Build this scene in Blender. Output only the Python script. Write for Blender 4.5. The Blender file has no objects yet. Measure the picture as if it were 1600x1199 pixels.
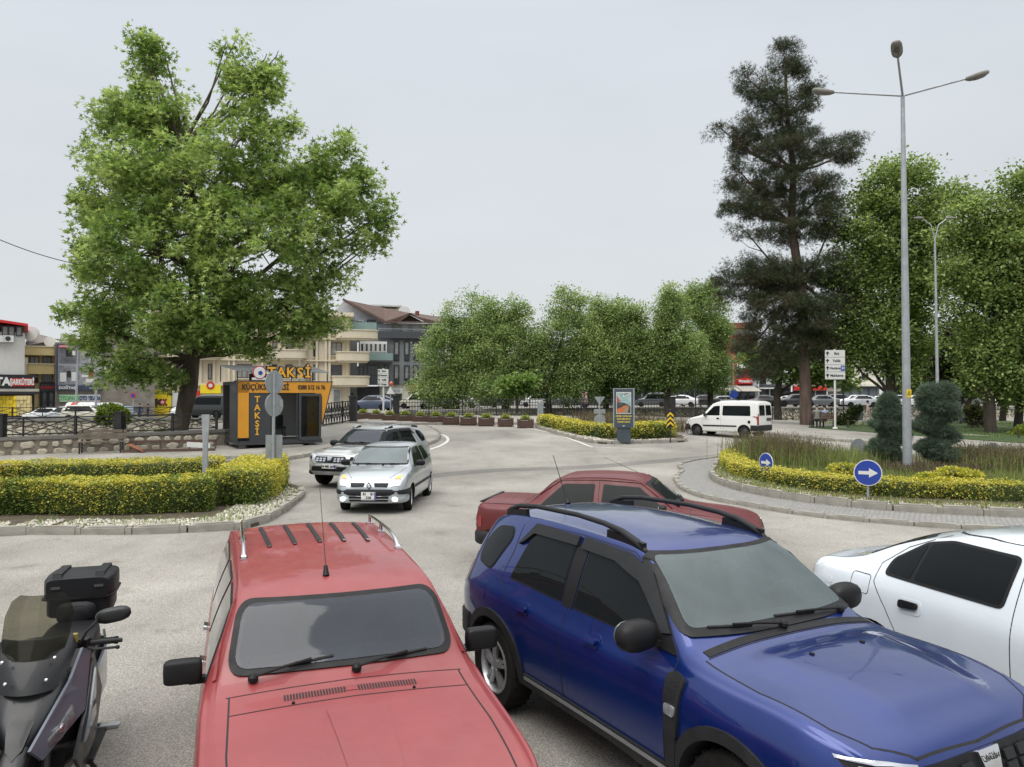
import bpy, bmesh, math, random
import numpy as np
from mathutils import Vector, Matrix, noise
from mathutils.bvhtree import BVHTree
from mathutils.geometry import tessellate_polygon
S = bpy.context.scene
R = math.radians
# ---------------------------------------------------------------- camera, world, sun, exposure
CAM_H, PITCH, FPX = 2.58, R(0.87), 1200.0
cam_d = bpy.data.cameras.new('camera'); cam = bpy.data.objects.new('camera', cam_d)
S.collection.objects.link(cam); S.camera = cam
cam_d.sensor_width = 36; cam_d.lens = 27.0; cam_d.clip_start = .1; cam_d.clip_end = 5000
cam.location = (0, 0, CAM_H); cam.rotation_euler = (R(90) + PITCH, 0, 0)
SUN_EL, SUN_AZ = R(62), R(215)
W = bpy.data.worlds.new('World'); S.world = W; W.use_nodes = True
nt = W.node_tree; nt.nodes.clear()
out = nt.nodes.new('ShaderNodeOutputWorld'); bg = nt.nodes.new('ShaderNodeBackground')
sky = nt.nodes.new('ShaderNodeTexSky'); sky.sky_type = 'NISHITA'; sky.sun_disc = False
sky.sun_elevation = SUN_EL; sky.sun_rotation = SUN_AZ; sky.air_density = 1.5; sky.dust_density = 6
# overcast layer over the clear sky: pale grey, brighter towards the zenith, faint cloud mottling
tc = nt.nodes.new('ShaderNodeTexCoord'); sep = nt.nodes.new('ShaderNodeSeparateXYZ')
nt.links.new(tc.outputs['Generated'], sep.inputs[0])
ramp = nt.nodes.new('ShaderNodeValToRGB')
nt.links.new(sep.outputs['Z'], ramp.inputs[0])
cr = ramp.color_ramp
cr.elements[0].position = 0.0; cr.elements[0].color = (5.35, 5.55, 5.65, 1)
cr.elements[1].position = 1.0; cr.elements[1].color = (17.5, 17.4, 17.2, 1)
e = cr.elements.new(0.22); e.color = (5.05, 5.35, 5.60, 1)
e = cr.elements.new(0.45); e.color = (5.0, 5.35, 5.75, 1)
nz = nt.nodes.new('ShaderNodeTexNoise'); nz.inputs['Scale'].default_value = 2.2; nz.inputs['Detail'].default_value = 5
mpw = nt.nodes.new('ShaderNodeMapping'); mpw.inputs['Scale'].default_value = (1, 1, 3.0)
nt.links.new(tc.outputs['Generated'], mpw.inputs[0]); nt.links.new(mpw.outputs[0], nz.inputs[0])
mr = nt.nodes.new('ShaderNodeMapRange'); mr.inputs[1].default_value = .3; mr.inputs[2].default_value = .7
mr.inputs[3].default_value = .95; mr.inputs[4].default_value = 1.05
nt.links.new(nz.outputs[0], mr.inputs[0])
mul = nt.nodes.new('ShaderNodeMix'); mul.data_type = 'RGBA'; mul.blend_type = 'MULTIPLY'; mul.inputs[0].default_value = 1
nt.links.new(ramp.outputs[0], mul.inputs[6]); nt.links.new(mr.outputs[0], mul.inputs[7])
mx = nt.nodes.new('ShaderNodeMix'); mx.data_type = 'RGBA'; mx.inputs[0].default_value = .95
nt.links.new(sky.outputs[0], mx.inputs[6]); nt.links.new(mul.outputs[2], mx.inputs[7])
nt.links.new(mx.outputs[2], bg.inputs[0]); bg.inputs[1].default_value = 0.1
nt.links.new(bg.outputs[0], out.inputs[0])
sd = bpy.data.lights.new('sun', 'SUN'); sd.energy = 1.5; sd.angle = R(55); sd.color = (1, .97, .92)
so = bpy.data.objects.new('sun', sd); S.collection.objects.link(so)
so.rotation_euler = (R(90) - SUN_EL, 0, R(180) - SUN_AZ)
S.view_settings.view_transform = 'Standard'; S.view_settings.look = 'None'
S.view_settings.gamma = 1; S.view_settings.use_curve_mapping = False
S.view_settings.exposure = 0.5
S.cycles.use_denoising = True; S.cycles.max_bounces = 6; S.cycles.transparent_max_bounces = 8
S.cycles.caustics_reflective = False; S.cycles.caustics_refractive = False

# ---------------------------------------------------------------- pixel of the photograph -> point in the place
CPI, SPI = math.cos(PITCH), math.sin(PITCH)
def smooth(a, b, x):
    t = min(1, max(0, (x - a) / (b - a))); return t * t * (3 - 2 * t)
def G(x, y):                                   # height of the ground: it climbs gently to the bridge
    amp = 1.0 - .62 * smooth(7, 26, x)
    return amp * smooth(19, 56, y)
def at(px, py, d):                             # the point seen at (px,py) at distance y = d
    a, b = (px - 800) / FPX, (599.5 - py) / FPX
    ry, rz = CPI - b * SPI, SPI + b * CPI
    t = d / ry
    return Vector((a * t, d, CAM_H + rz * t))
def gp(px, py, dz=0.0):                        # ground point under a pixel
    lo, hi = 2.0, 140.0
    for _ in range(60):
        m = (lo + hi) / 2; p = at(px, py, m)
        if p.z > G(p.x, m) + dz: lo = m
        else: hi = m
    p = at(px, py, lo); return p
# ---------------------------------------------------------------- materials
MATS = {}
def mat(name, col, rough=.6, metal=0, coat=0, var=.12, scale=3., bump=0., bscale=40., spec=.5, col2=None, island=0., trans=0., emis=0., stretch=None, dirt=0.):
    if name in MATS: return MATS[name]
    m = bpy.data.materials.new(name); m.use_nodes = True; t = m.node_tree; n = t.nodes; L = t.links
    b = n['Principled BSDF']
    b.inputs['Roughness'].default_value = rough; b.inputs['Metallic'].default_value = metal
    b.inputs['Coat Weight'].default_value = coat; b.inputs['Coat Roughness'].default_value = .04
    b.inputs['Specular IOR Level'].default_value = spec
    g = n.new('ShaderNodeTexCoord'); src = g.outputs['Object']
    if stretch:
        mp = n.new('ShaderNodeMapping'); mp.inputs['Scale'].default_value = stretch; L.new(src, mp.inputs[0]); src = mp.outputs[0]
    no = n.new('ShaderNodeTexNoise'); no.inputs['Scale'].default_value = scale; no.inputs['Detail'].default_value = 6; no.inputs['Roughness'].default_value = .62
    L.new(src, no.inputs[0])
    rp = n.new('ShaderNodeValToRGB'); L.new(no.outputs[0], rp.inputs[0])
    c = Vector(col[:3]); c2 = Vector(col2[:3]) if col2 else c * (1 - var)
    c1 = c if col2 else c * (1 + var)
    rp.color_ramp.elements[0].position = .32; rp.color_ramp.elements[1].position = .68
    rp.color_ramp.elements[0].color = (*c2, 1); rp.color_ramp.elements[1].color = (*[min(1, v) for v in c1], 1)
    last = rp.outputs[0]
    if island:
        geo = n.new('ShaderNodeNewGeometry'); hs = n.new('ShaderNodeHueSaturation')
        m1 = n.new('ShaderNodeMapRange'); m1.inputs[3].default_value = 1 - island; m1.inputs[4].default_value = 1 + island
        L.new(geo.outputs['Random Per Island'], m1.inputs[0]); L.new(m1.outputs[0], hs.inputs['Value'])
        m2 = n.new('ShaderNodeMapRange'); m2.inputs[3].default_value = .5 + island * .05; m2.inputs[4].default_value = .5 - island * .05
        L.new(geo.outputs['Random Per Island'], m2.inputs[0]); L.new(m2.outputs[0], hs.inputs['Hue'])
        L.new(last, hs.inputs['Color']); last = hs.outputs[0]
    L.new(last, b.inputs['Base Color'])
    if dirt:
        d2 = n.new('ShaderNodeTexNoise'); d2.inputs['Scale'].default_value = 9; d2.inputs['Detail'].default_value = 8; L.new(g.outputs['Object'], d2.inputs[0])
        mm = n.new('ShaderNodeMapRange'); mm.inputs[1].default_value = .35; mm.inputs[2].default_value = .75
        mm.inputs[3].default_value = rough; mm.inputs[4].default_value = min(1, rough + dirt); L.new(d2.outputs[0], mm.inputs[0]); L.new(mm.outputs[0], b.inputs['Roughness'])
    if bump:
        bn = n.new('ShaderNodeTexNoise'); bn.inputs['Scale'].default_value = bscale; bn.inputs['Detail'].default_value = 5
        L.new(src, bn.inputs[0]); bp = n.new('ShaderNodeBump'); bp.inputs['Strength'].default_value = bump; bp.inputs['Distance'].default_value = .02
        L.new(bn.outputs[0], bp.inputs['Height']); L.new(bp.outputs[0], b.inputs['Normal'])
    if trans:
        tr = n.new('ShaderNodeBsdfTranslucent'); ms = n.new('ShaderNodeMixShader'); ms.inputs[0].default_value = trans
        hs2 = n.new('ShaderNodeHueSaturation'); hs2.inputs['Value'].default_value = 1.5; hs2.inputs['Saturation'].default_value = 1.1
        L.new(last, hs2.inputs['Color']); L.new(hs2.outputs[0], tr.inputs[0])
        L.new(b.outputs[0], ms.inputs[1]); L.new(tr.outputs[0], ms.inputs[2]); L.new(ms.outputs[0], n['Material Output'].inputs[0])
    if emis:
        b.inputs['Emission Color'].default_value = (*c, 1); b.inputs['Emission Strength'].default_value = emis
    MATS[name] = m; return m
# ---------------------------------------------------------------- objects
C = S.collection
def tag(o, label=None, cat=None, group=None, kind=None):
    if label: o['label'] = label
    if cat: o['category'] = cat
    if group: o['group'] = group
    if kind: o['kind'] = kind
    return o
def thing(name, label, cat, loc=(0, 0, 0), rz=0, group=None):
    o = bpy.data.objects.new(name, None); o.empty_display_size = .2; C.objects.link(o)
    o.location = loc; o.rotation_euler = (0, 0, rz); return tag(o, label, cat, group)
class MB:
    def __init__(s): s.v = []; s.f = []; s.m = []
    def add(s, vs, fs, m=0):
        k = len(s.v); s.v += [tuple(v) for v in vs]; s.f += [tuple(i + k for i in f) for f in fs]; s.m += [m] * len(fs); return s
    def box(s, c, d, rz=0, m=0, taper=1.0):
        hx, hy, hz = d[0] / 2, d[1] / 2, d[2] / 2; co, si = math.cos(rz), math.sin(rz); vs = []
        for z, t in ((-hz, 1), (hz, taper)):
            for x, y in ((-hx, -hy), (hx, -hy), (hx, hy), (-hx, hy)):
                x *= t; y *= t; vs.append((c[0] + x * co - y * si, c[1] + x * si + y * co, c[2] + z))
        return s.add(vs, [(3, 2, 1, 0), (4, 5, 6, 7), (0, 1, 5, 4), (1, 2, 6, 5), (2, 3, 7, 6), (3, 0, 4, 7)], m)
    def bar(s, a, b, w, h=None, m=0):
        a, b = Vector(a), Vector(b); h = h or w; d = (b - a)
        if d.length < 1e-6: return s
        d.normalize(); up = Vector((0, 0, 1)) if abs(d.z) < .95 else Vector((0, 1, 0))
        x = d.cross(up).normalized(); y = x.cross(d)
        vs = [p + x * (i * w / 2) + y * (j * h / 2) for p in (a, b) for i, j in ((-1, -1), (1, -1), (1, 1), (-1, 1))]
        return s.add(vs, [(0, 1, 2, 3), (7, 6, 5, 4), (0, 4, 5, 1), (1, 5, 6, 2), (2, 6, 7, 3), (3, 7, 4, 0)], m)
    def tube(s, pts, r, n=8, m=0, cap=True):
        pts = [Vector(p) for p in pts]; k = len(pts); rs = r if isinstance(r, (list, tuple)) else [r] * k
        vs = []; ref = None
        for i, p in enumerate(pts):
            d = (pts[min(i + 1, k - 1)] - pts[max(i - 1, 0)]).normalized()
            if ref is None: ref = d.cross(Vector((0, 0, 1)) if abs(d.z) < .9 else Vector((1, 0, 0))).normalized()
            x = (ref - d * ref.dot(d)).normalized(); ref = x; y = d.cross(x)
            for j in range(n):
                a = 2 * math.pi * j / n; vs.append(p + (x * math.cos(a) + y * math.sin(a)) * rs[i])
        fs = [(i * n + j, i * n + (j + 1) % n, (i + 1) * n + (j + 1) % n, (i + 1) * n + j) for i in range(k - 1) for j in range(n)]
        if cap: fs += [tuple(range(n - 1, -1, -1)), tuple((k - 1) * n + j for j in range(n))]
        return s.add(vs, fs, m)
    def prism(s, poly, z0, z1, m=0, top=1.0):
        n = len(poly); cx = sum(p[0] for p in poly) / n; cy = sum(p[1] for p in poly) / n
        f0 = z0 if callable(z0) else (lambda x, y: z0); f1 = z1 if callable(z1) else (lambda x, y: z1)
        vs = [(p[0], p[1], f0(*p[:2])) for p in poly] + [(cx + (p[0] - cx) * top, cy + (p[1] - cy) * top, f1(*p[:2])) for p in poly]
        fs = [(i, (i + 1) % n, n + (i + 1) % n, n + i) for i in range(n)] + [tuple(range(n - 1, -1, -1)), tuple(range(n, 2 * n))]
        return s.add(vs, fs, m)
    def lathe(s, prof, n=20, m=0, axis='z', c=(0, 0, 0), cap=True):
        vs = []; k = len(prof)
        for r, h in prof:
            for j in range(n):
                a = 2 * math.pi * j / n; x, y = r * math.cos(a), r * math.sin(a)
                p = (x, y, h) if axis == 'z' else ((x, h, y) if axis == 'y' else (h, x, y))
                vs.append((p[0] + c[0], p[1] + c[1], p[2] + c[2]))
        fs = [(i * n + j, i * n + (j + 1) % n, (i + 1) * n + (j + 1) % n, (i + 1) * n + j) for i in range(k - 1) for j in range(n)]
        if cap: fs += [tuple(range(n)), tuple((k - 1) * n + j for j in range(n))]
        return s.add(vs, fs, m)
    def ell(s, c, r, n=10, m=0, p=1.0, rot=None):   # superellipsoid
        vs = []; k = n // 2 + 1
        sg = lambda v: math.copysign(abs(v) ** p, v)
        for i in range(k):
            t = -math.pi / 2 + math.pi * i / (k - 1)
            for j in range(n):
                a = 2 * math.pi * j / n
                v = Vector((r[0] * sg(math.cos(t)) * sg(math.cos(a)), r[1] * sg(math.cos(t)) * sg(math.sin(a)), r[2] * sg(math.sin(t))))
                if rot: v = rot @ v
                vs.append(v + Vector(c))
        fs = [(i * n + j, i * n + (j + 1) % n, (i + 1) * n + (j + 1) % n, (i + 1) * n + j) for i in range(k - 1) for j in range(n)]
        return s.add(vs, fs, m)
    def mesh(s, name, mats, smooth=None):
        me = bpy.data.meshes.new(name); me.from_pydata(s.v, [], s.f)
        for mm in (mats if isinstance(mats, (list, tuple)) else [mats]): me.materials.append(mm)
        if any(s.m): me.polygons.foreach_set('material_index', s.m)
        fixn(me)
        if smooth: me.shade_smooth(); me.set_sharp_from_angle(angle=R(smooth))
        return me
    def build(s, name, mats, parent=None, smooth=None, kind=None):
        return link(name, s.mesh(name, mats, smooth), parent, kind)
def fixn(me):
    bm = bmesh.new(); bm.from_mesh(me); bmesh.ops.remove_doubles(bm, verts=bm.verts, dist=1e-5)
    bmesh.ops.recalc_face_normals(bm, faces=bm.faces); bm.to_mesh(me); bm.free()
def link(name, me, parent=None, kind=None, loc=None, rot=None, scale=None):
    o = bpy.data.objects.new(name, me); C.objects.link(o)
    if parent: o.parent = parent
    if kind: o['kind'] = kind
    if loc is not None: o.location = loc
    if rot is not None: o.rotation_euler = rot
    if scale is not None: o.scale = scale
    return o
def copy_tree(o, parent=None):
    c = o.copy(); C.objects.link(c)
    if parent: c.parent = parent
    for ch in KIDS(o): copy_tree(ch, c)
    return c
def KIDS(o): return [x for x in bpy.data.objects if x.parent == o]
FONTM = {}
def text(s, size, loc, rot, m, parent, name='lettering', ext=.01, align='CENTER', bold=.0, sx=1.0, kern=1.0):
    cu = bpy.data.curves.new(name, 'FONT'); cu.body = s; cu.size = size; cu.extrude = ext; cu.align_x = align; cu.align_y = 'CENTER'
    cu.offset = bold; cu.space_character = kern; cu.resolution_u = 3; cu.materials.append(m)
    t_ = bpy.data.objects.new('t', cu); me = bpy.data.meshes.new_from_object(t_); bpy.data.objects.remove(t_)
    return link(name, me, parent, None, loc, rot, (sx, 1, 1))
FRONT = (R(90), 0, 0)
# ---------------------------------------------------------------- leaves
LEAF_KITE = (np.array([(0, 0, 0), (.5, .38, .06), (1, 0, -.05), (.5, -.38, .06)]), [(0, 1, 2), (0, 2, 3)])
_l = [(0, 0, 0)]
for k_, (a_, r_) in enumerate([(-95, .55), (-60, .28), (-48, .85), (-22, .38), (0, 1.05), (22, .38), (48, .85), (60, .28), (95, .55)]):
    _l.append((r_ * math.cos(R(a_)), r_ * math.sin(R(a_)), .07 * math.cos(R(a_ * 3))))
LEAF_MAPLE = (np.array(_l) , [(0, i, i + 1) for i in range(1, 9)])
LEAF_NEEDLE = (np.array([(0, -.05, 0), (1, -.012, .0), (1, .012, 0), (0, .05, 0)]), [(0, 1, 2), (0, 2, 3)])
_n = []; _nf = []
for k_ in range(5):
    a_ = k_ * 1.256; q_ = .55
    b_ = len(_n); _n += [(0, .06 * math.cos(a_), .06 * math.sin(a_)), (0, -.06 * math.cos(a_), -.06 * math.sin(a_)), (1, q_ * math.cos(a_), q_ * math.sin(a_))]; _nf.append((b_, b_ + 1, b_ + 2))
LEAF_TUFT = (np.array(_n), _nf)
rng = np.random.default_rng(7)
def leaves(name, pos, size, templ, mats, parent=None, up=.5, kind=None, dirs=None, midx=None, dspread=.6):
    tv, tf = templ; N = len(pos); k = len(tv); pos = np.asarray(pos, float)
    size = np.broadcast_to(np.asarray(size, float), (N,))
    nrm = rng.normal(size=(N, 3)); nrm[:, 2] = np.abs(nrm[:, 2]) + up * 2; nrm /= np.linalg.norm(nrm, axis=1)[:, None]
    d = rng.normal(size=(N, 3)) if dirs is None else dirs + rng.normal(size=(N, 3)) * dspread
    d -= nrm * (d * nrm).sum(1)[:, None] if dirs is None else 0
    d /= np.linalg.norm(d, axis=1)[:, None]
    y = np.cross(nrm, d); y /= np.linalg.norm(y, axis=1)[:, None] + 1e-9; z = np.cross(d, y)
    M = np.stack([d, y, z], 1) * size[:, None, None]
    V = np.einsum('kc,ncj->nkj', tv, M) + pos[:, None, :]
    F = (np.array(tf)[None] + (np.arange(N) * k)[:, None, None]).reshape(-1, 3)
    me = bpy.data.meshes.new(name); nv = N * k; nf = len(F)
    me.vertices.add(nv); me.vertices.foreach_set('co', V.reshape(-1).astype(np.float32))
    me.loops.add(nf * 3); me.loops.foreach_set('vertex_index', F.reshape(-1).astype(np.int32))
    me.polygons.add(nf); me.polygons.foreach_set('loop_start', (np.arange(nf) * 3).astype(np.int32))
    for m_ in (mats if isinstance(mats, (list, tuple)) else [mats]): me.materials.append(m_)
    if midx is not None: me.polygons.foreach_set('material_index', np.repeat(np.asarray(midx, np.int32), len(tf)))
    me.update(calc_edges=True); me.validate()
    return link(name, me, parent, kind)
def inv_stations(us, pts):
    xs = [p[0] for p in pts]; ys = [p[1] for p in pts]
    return pchip(xs, ys, us)
def pchip(xs, ys, q):
    x = np.array(xs, float); y = np.array(ys, float); h = np.diff(x); dl = np.diff(y) / h
    d = np.zeros(len(x)); d[0] = dl[0]; d[-1] = dl[-1]
    for i in range(1, len(x) - 1):
        if dl[i - 1] * dl[i] > 0:
            w1 = 2 * h[i] + h[i - 1]; w2 = h[i] + 2 * h[i - 1]; d[i] = (w1 + w2) / (w1 / dl[i - 1] + w2 / dl[i])
    q = np.clip(np.asarray(q, float), x[0], x[-1]); i = np.clip(np.searchsorted(x, q) - 1, 0, len(h) - 1)
    t = (q - x[i]) / h[i]; t2, t3 = t * t, t * t * t
    return (2 * t3 - 3 * t2 + 1) * y[i] + (t3 - 2 * t2 + t) * h[i] * d[i] + (-2 * t3 + 3 * t2) * y[i + 1] + (t3 - t2) * h[i] * d[i + 1]
# ---------------------------------------------------------------- the ground, the river, roads and kerbs
_G0 = G
def G(x, y):
    s_ = smooth(-27, -14, x); g = _G0(x, y) * (s_ + (1 - s_) * (1 - .22 * smooth(46, 58, y))); k = smooth(60 + 6 * s_, 67 + 13 * s_, y); return g * (1 - k) + (.1 + s_) * k
def chain(pts, closed=False, n=6):               # smooth line through points
    P = [Vector(p[:2]) for p in pts]; o = []; k = len(P)
    for i in range(k if closed else k - 1):
        p0 = P[i - 1] if (closed or i) else P[0] * 2 - P[1]; p1 = P[i]; p2 = P[(i + 1) % k]
        p3 = P[(i + 2) % k] if closed or i + 2 < k else P[-1] * 2 - P[-2]
        for j in range(n):
            t = j / n; o.append(.5 * (2 * p1 + (p2 - p0) * t + (2 * p0 - 5 * p1 + 4 * p2 - p3) * t * t + (3 * p1 - p0 - 3 * p2 + p3) * t ** 3))
    if not closed: o.append(P[-1])
    return o
def offset(line, d, closed=False):
    o = []; n = len(line)
    for i in range(n):
        a = line[i - 1] if closed or i else line[i]; b = line[(i + 1) % n] if closed or i < n - 1 else line[i]
        t = (b - a).normalized(); o.append(line[i] + Vector((-t.y, t.x)) * d)
    return o
def GP(l): return [gp(*p).to_2d() for p in l]
def drape(name, poly, dz, m, skirt=0.0, grid=2.0, kind='structure', parent=None, bumpf=None):
    bm = bmesh.new(); vv = [bm.verts.new((p[0], p[1], 0)) for p in poly]
    for t in tessellate_polygon([[Vector((p[0], p[1], 0)) for p in poly]]):
        try: bm.faces.new([vv[i] for i in t])
        except ValueError: pass
    for ax in (0, 1):
        lo = min(v.co[ax] for v in bm.verts); hi = max(v.co[ax] for v in bm.verts); g = math.floor(lo / grid) * grid + grid
        while g < hi:
            bmesh.ops.bisect_plane(bm, geom=bm.verts[:] + bm.edges[:] + bm.faces[:], plane_co=((g, 0, 0) if ax == 0 else (0, g, 0)), plane_no=((1, 0, 0) if ax == 0 else (0, 1, 0)), dist=1e-5); g += grid
    bnd = [e for e in bm.edges if e.is_boundary]
    for v in bm.verts: v.co.z = G(v.co.x, v.co.y) + dz + (bumpf(v.co.x, v.co.y) if bumpf and not v.is_boundary else 0)
    if skirt:
        r = bmesh.ops.extrude_edge_only(bm, edges=bnd)
        for g_ in r['geom']:
            if isinstance(g_, bmesh.types.BMVert): g_.co.z -= skirt
    bmesh.ops.recalc_face_normals(bm, faces=bm.faces)
    me = bpy.data.meshes.new(name); bm.to_mesh(me); bm.free(); me.materials.append(m)
    if kind == 'structure' or not skirt:
        up = sum(p.normal.z for p in me.polygons)
        if up < 0: me.flip_normals()
    return link(name, me, parent, None if parent else kind)

def ground_mat(name, c1, c2, fine=320., big=.35, speck=.25, stain=None, cracks=False):
    m = bpy.data.materials.new(name); m.use_nodes = True; t = m.node_tree; n = t.nodes; L = t.links; b = n['Principled BSDF']
    b.inputs['Roughness'].default_value = .92; b.inputs['Specular IOR Level'].default_value = .25
    g = n.new('ShaderNodeTexCoord')
    def noise_(sc, det=6, stretch=None, ro=.6):
        no = n.new('ShaderNodeTexNoise'); no.inputs['Scale'].default_value = sc; no.inputs['Detail'].default_value = det; no.inputs['Roughness'].default_value = ro
        if stretch:
            mp = n.new('ShaderNodeMapping'); mp.inputs['Scale'].default_value = stretch; L.new(g.outputs['Object'], mp.inputs[0]); L.new(mp.outputs[0], no.inputs[0])
        else: L.new(g.outputs['Object'], no.inputs[0])
        return no.outputs[0]
    def ramp_(src, a, b_, ca, cb):
        r = n.new('ShaderNodeValToRGB'); L.new(src, r.inputs[0]); e = r.color_ramp.elements; e[0].position = a; e[1].position = b_; e[0].color = (*ca, 1); e[1].color = (*cb, 1); return r.outputs[0]
    def mul_(a, b_, f=1.):
        x = n.new('ShaderNodeMix'); x.data_type = 'RGBA'; x.blend_type = 'MULTIPLY'; x.inputs[0].default_value = f; L.new(a, x.inputs[6]); L.new(b_, x.inputs[7]); return x.outputs[2]
    c = ramp_(noise_(big, 8), .35, .65, c1, c2)
    s1 = ramp_(noise_(fine / 9, 3, ro=.8), .38, .62, (1 - speck,) * 3, (1 + speck * .55,) * 3)
    vo = n.new('ShaderNodeTexVoronoi'); vo.inputs['Scale'].default_value = fine / 5; L.new(g.outputs['Object'], vo.inputs['Vector'])
    s2 = ramp_(vo.outputs['Color'], .2, .9, (1 - speck * .9,) * 3, (1 + speck * .6,) * 3)
    c = mul_(mul_(c, s1), s2)
    st = ramp_(noise_(.5, 5, (1, .25, 1)), .50, .78, (1, 1, 1), (.72, .71, .70)); c = mul_(c, st)
    st2 = ramp_(noise_(1.7, 9), .58, .70, (1, 1, 1), (.80, .79, .775)); c = mul_(c, st2); st3 = ramp_(noise_(.22, 3, (1, 1, 1)), .4, .6, (.86, .86, .85), (1.09, 1.08, 1.06)); c = mul_(c, st3)
    if cracks:
        v2 = n.new('ShaderNodeTexVoronoi'); v2.feature = 'DISTANCE_TO_EDGE'; v2.inputs['Scale'].default_value = .32
        nn = n.new('ShaderNodeTexNoise'); nn.inputs['Scale'].default_value = 1.6; nn.inputs['Detail'].default_value = 6; L.new(g.outputs['Object'], nn.inputs[0])
        va = n.new('ShaderNodeVectorMath'); va.operation = 'ADD'; vs_ = n.new('ShaderNodeVectorMath'); vs_.operation = 'SCALE'; vs_.inputs['Scale'].default_value = 1.4
        L.new(nn.outputs['Color'], vs_.inputs[0]); L.new(vs_.outputs[0], va.inputs[0]); L.new(g.outputs['Object'], va.inputs[1]); L.new(va.outputs[0], v2.inputs['Vector'])
        ck = ramp_(v2.outputs['Distance'], .0, .006, (.72, .70, .68), (1, 1, 1)); c = mul_(c, ck, .7)
    L.new(c, b.inputs['Base Color'])
    bp = n.new('ShaderNodeBump'); bp.inputs['Strength'].default_value = .35; bp.inputs['Distance'].default_value = .01
    L.new(vo.outputs['Distance'], bp.inputs['Height']); L.new(bp.outputs[0], b.inputs['Normal'])
    MATS[name] = m; return m
A_road = ground_mat('light_worn_asphalt', fine=480., c1= (.278, .265, .242), c2=(.36, .345, .318), cracks=True, speck=.34)
A_dark = ground_mat('dark_new_asphalt', (.085, .082, .08), (.12, .115, .108))
A_patch = ground_mat('asphalt_patch', (.185, .178, .168), (.22, .212, .20))
M_conc = ground_mat('pavement_concrete', (.25, .24, .22), (.34, .325, .295), fine=200, speck=.15)
M_kerb = mat('kerb_concrete', (.30, .285, .25), .9, var=.22, scale=2.2, bump=.5, bscale=30, spec=.2)
M_soil = mat('island_soil', (.07, .055, .035), .95, var=.4, scale=5, bump=.6, bscale=20)
M_grass = mat('park_grass', (.05, .085, .02), .9, col2=(.028, .055, .014), scale=1.4, bump=.8, bscale=60)
M_lineW = mat('road_paint_white', (.55, .54, .50), .8, var=.25, scale=7)
M_stone = mat('wall_stone', (.46, .41, .31), .9, col2=(.27, .235, .18), scale=3.2, bump=.6, bscale=18, island=.0)
M_stone2 = mat('pale_wall_stone', (.56, .51, .41), .9, col2=(.36, .32, .25), scale=3, bump=.6, bscale=18)
M_mortar = mat('wall_mortar', (.20, .175, .14), .95, var=.3, scale=5, bump=.5, bscale=25)
M_cap = mat('wall_coping', (.16, .15, .135), .9, var=.25, scale=3, bump=.3)
bank_pts = [(-400, 40), (-60, 27)] + [tuple(p) for p in GP([(0, 712), (180, 705), (350, 697), (525, 666), (612, 652.5), (840, 652.5), (1060, 655), (1330, 655), (1600, 652)])] + [(60, 72), (400, 60)]
far_pts = [(-400, 48), (-60, 50), (-34, 56), (-22, 62), (-10, 70), (3, 80), (14, 86), (60, 88), (400, 80)]
def yN(x): return float(np.interp(x, [p[0] for p in bank_pts], [p[1] for p in bank_pts]))
def yF(x): return float(np.interp(x, [p[0] for p in far_pts], [p[1] for p in far_pts]))
def ground_sheet(name, lo, hi, m, ny):
    xs = sorted(set(list(np.linspace(-60, 60, 121)) + [p[0] for p in bank_pts + far_pts] + [-1500, -800, 1500, 800])); mb = MB(); vs = []
    for x in xs:
        a, b = lo(x), hi(x)
        for j in range(ny + 1):
            t = j / ny; t = t if b < 300 else t ** 4; y = a + (b - a) * t; vs.append((x, y, G(x, y)))
    k = ny + 1; fs = [(i * k + j, (i + 1) * k + j, (i + 1) * k + j + 1, i * k + j + 1) for i in range(len(xs) - 1) for j in range(ny)]
    mb.add(vs, fs); o = mb.build(name, m, kind='structure', smooth=60)
    return o
ground_sheet('road', lambda x: -40, yN, A_road, 60)
ground_sheet('far_street', yF, lambda x: 1500, A_road, 40)
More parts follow.
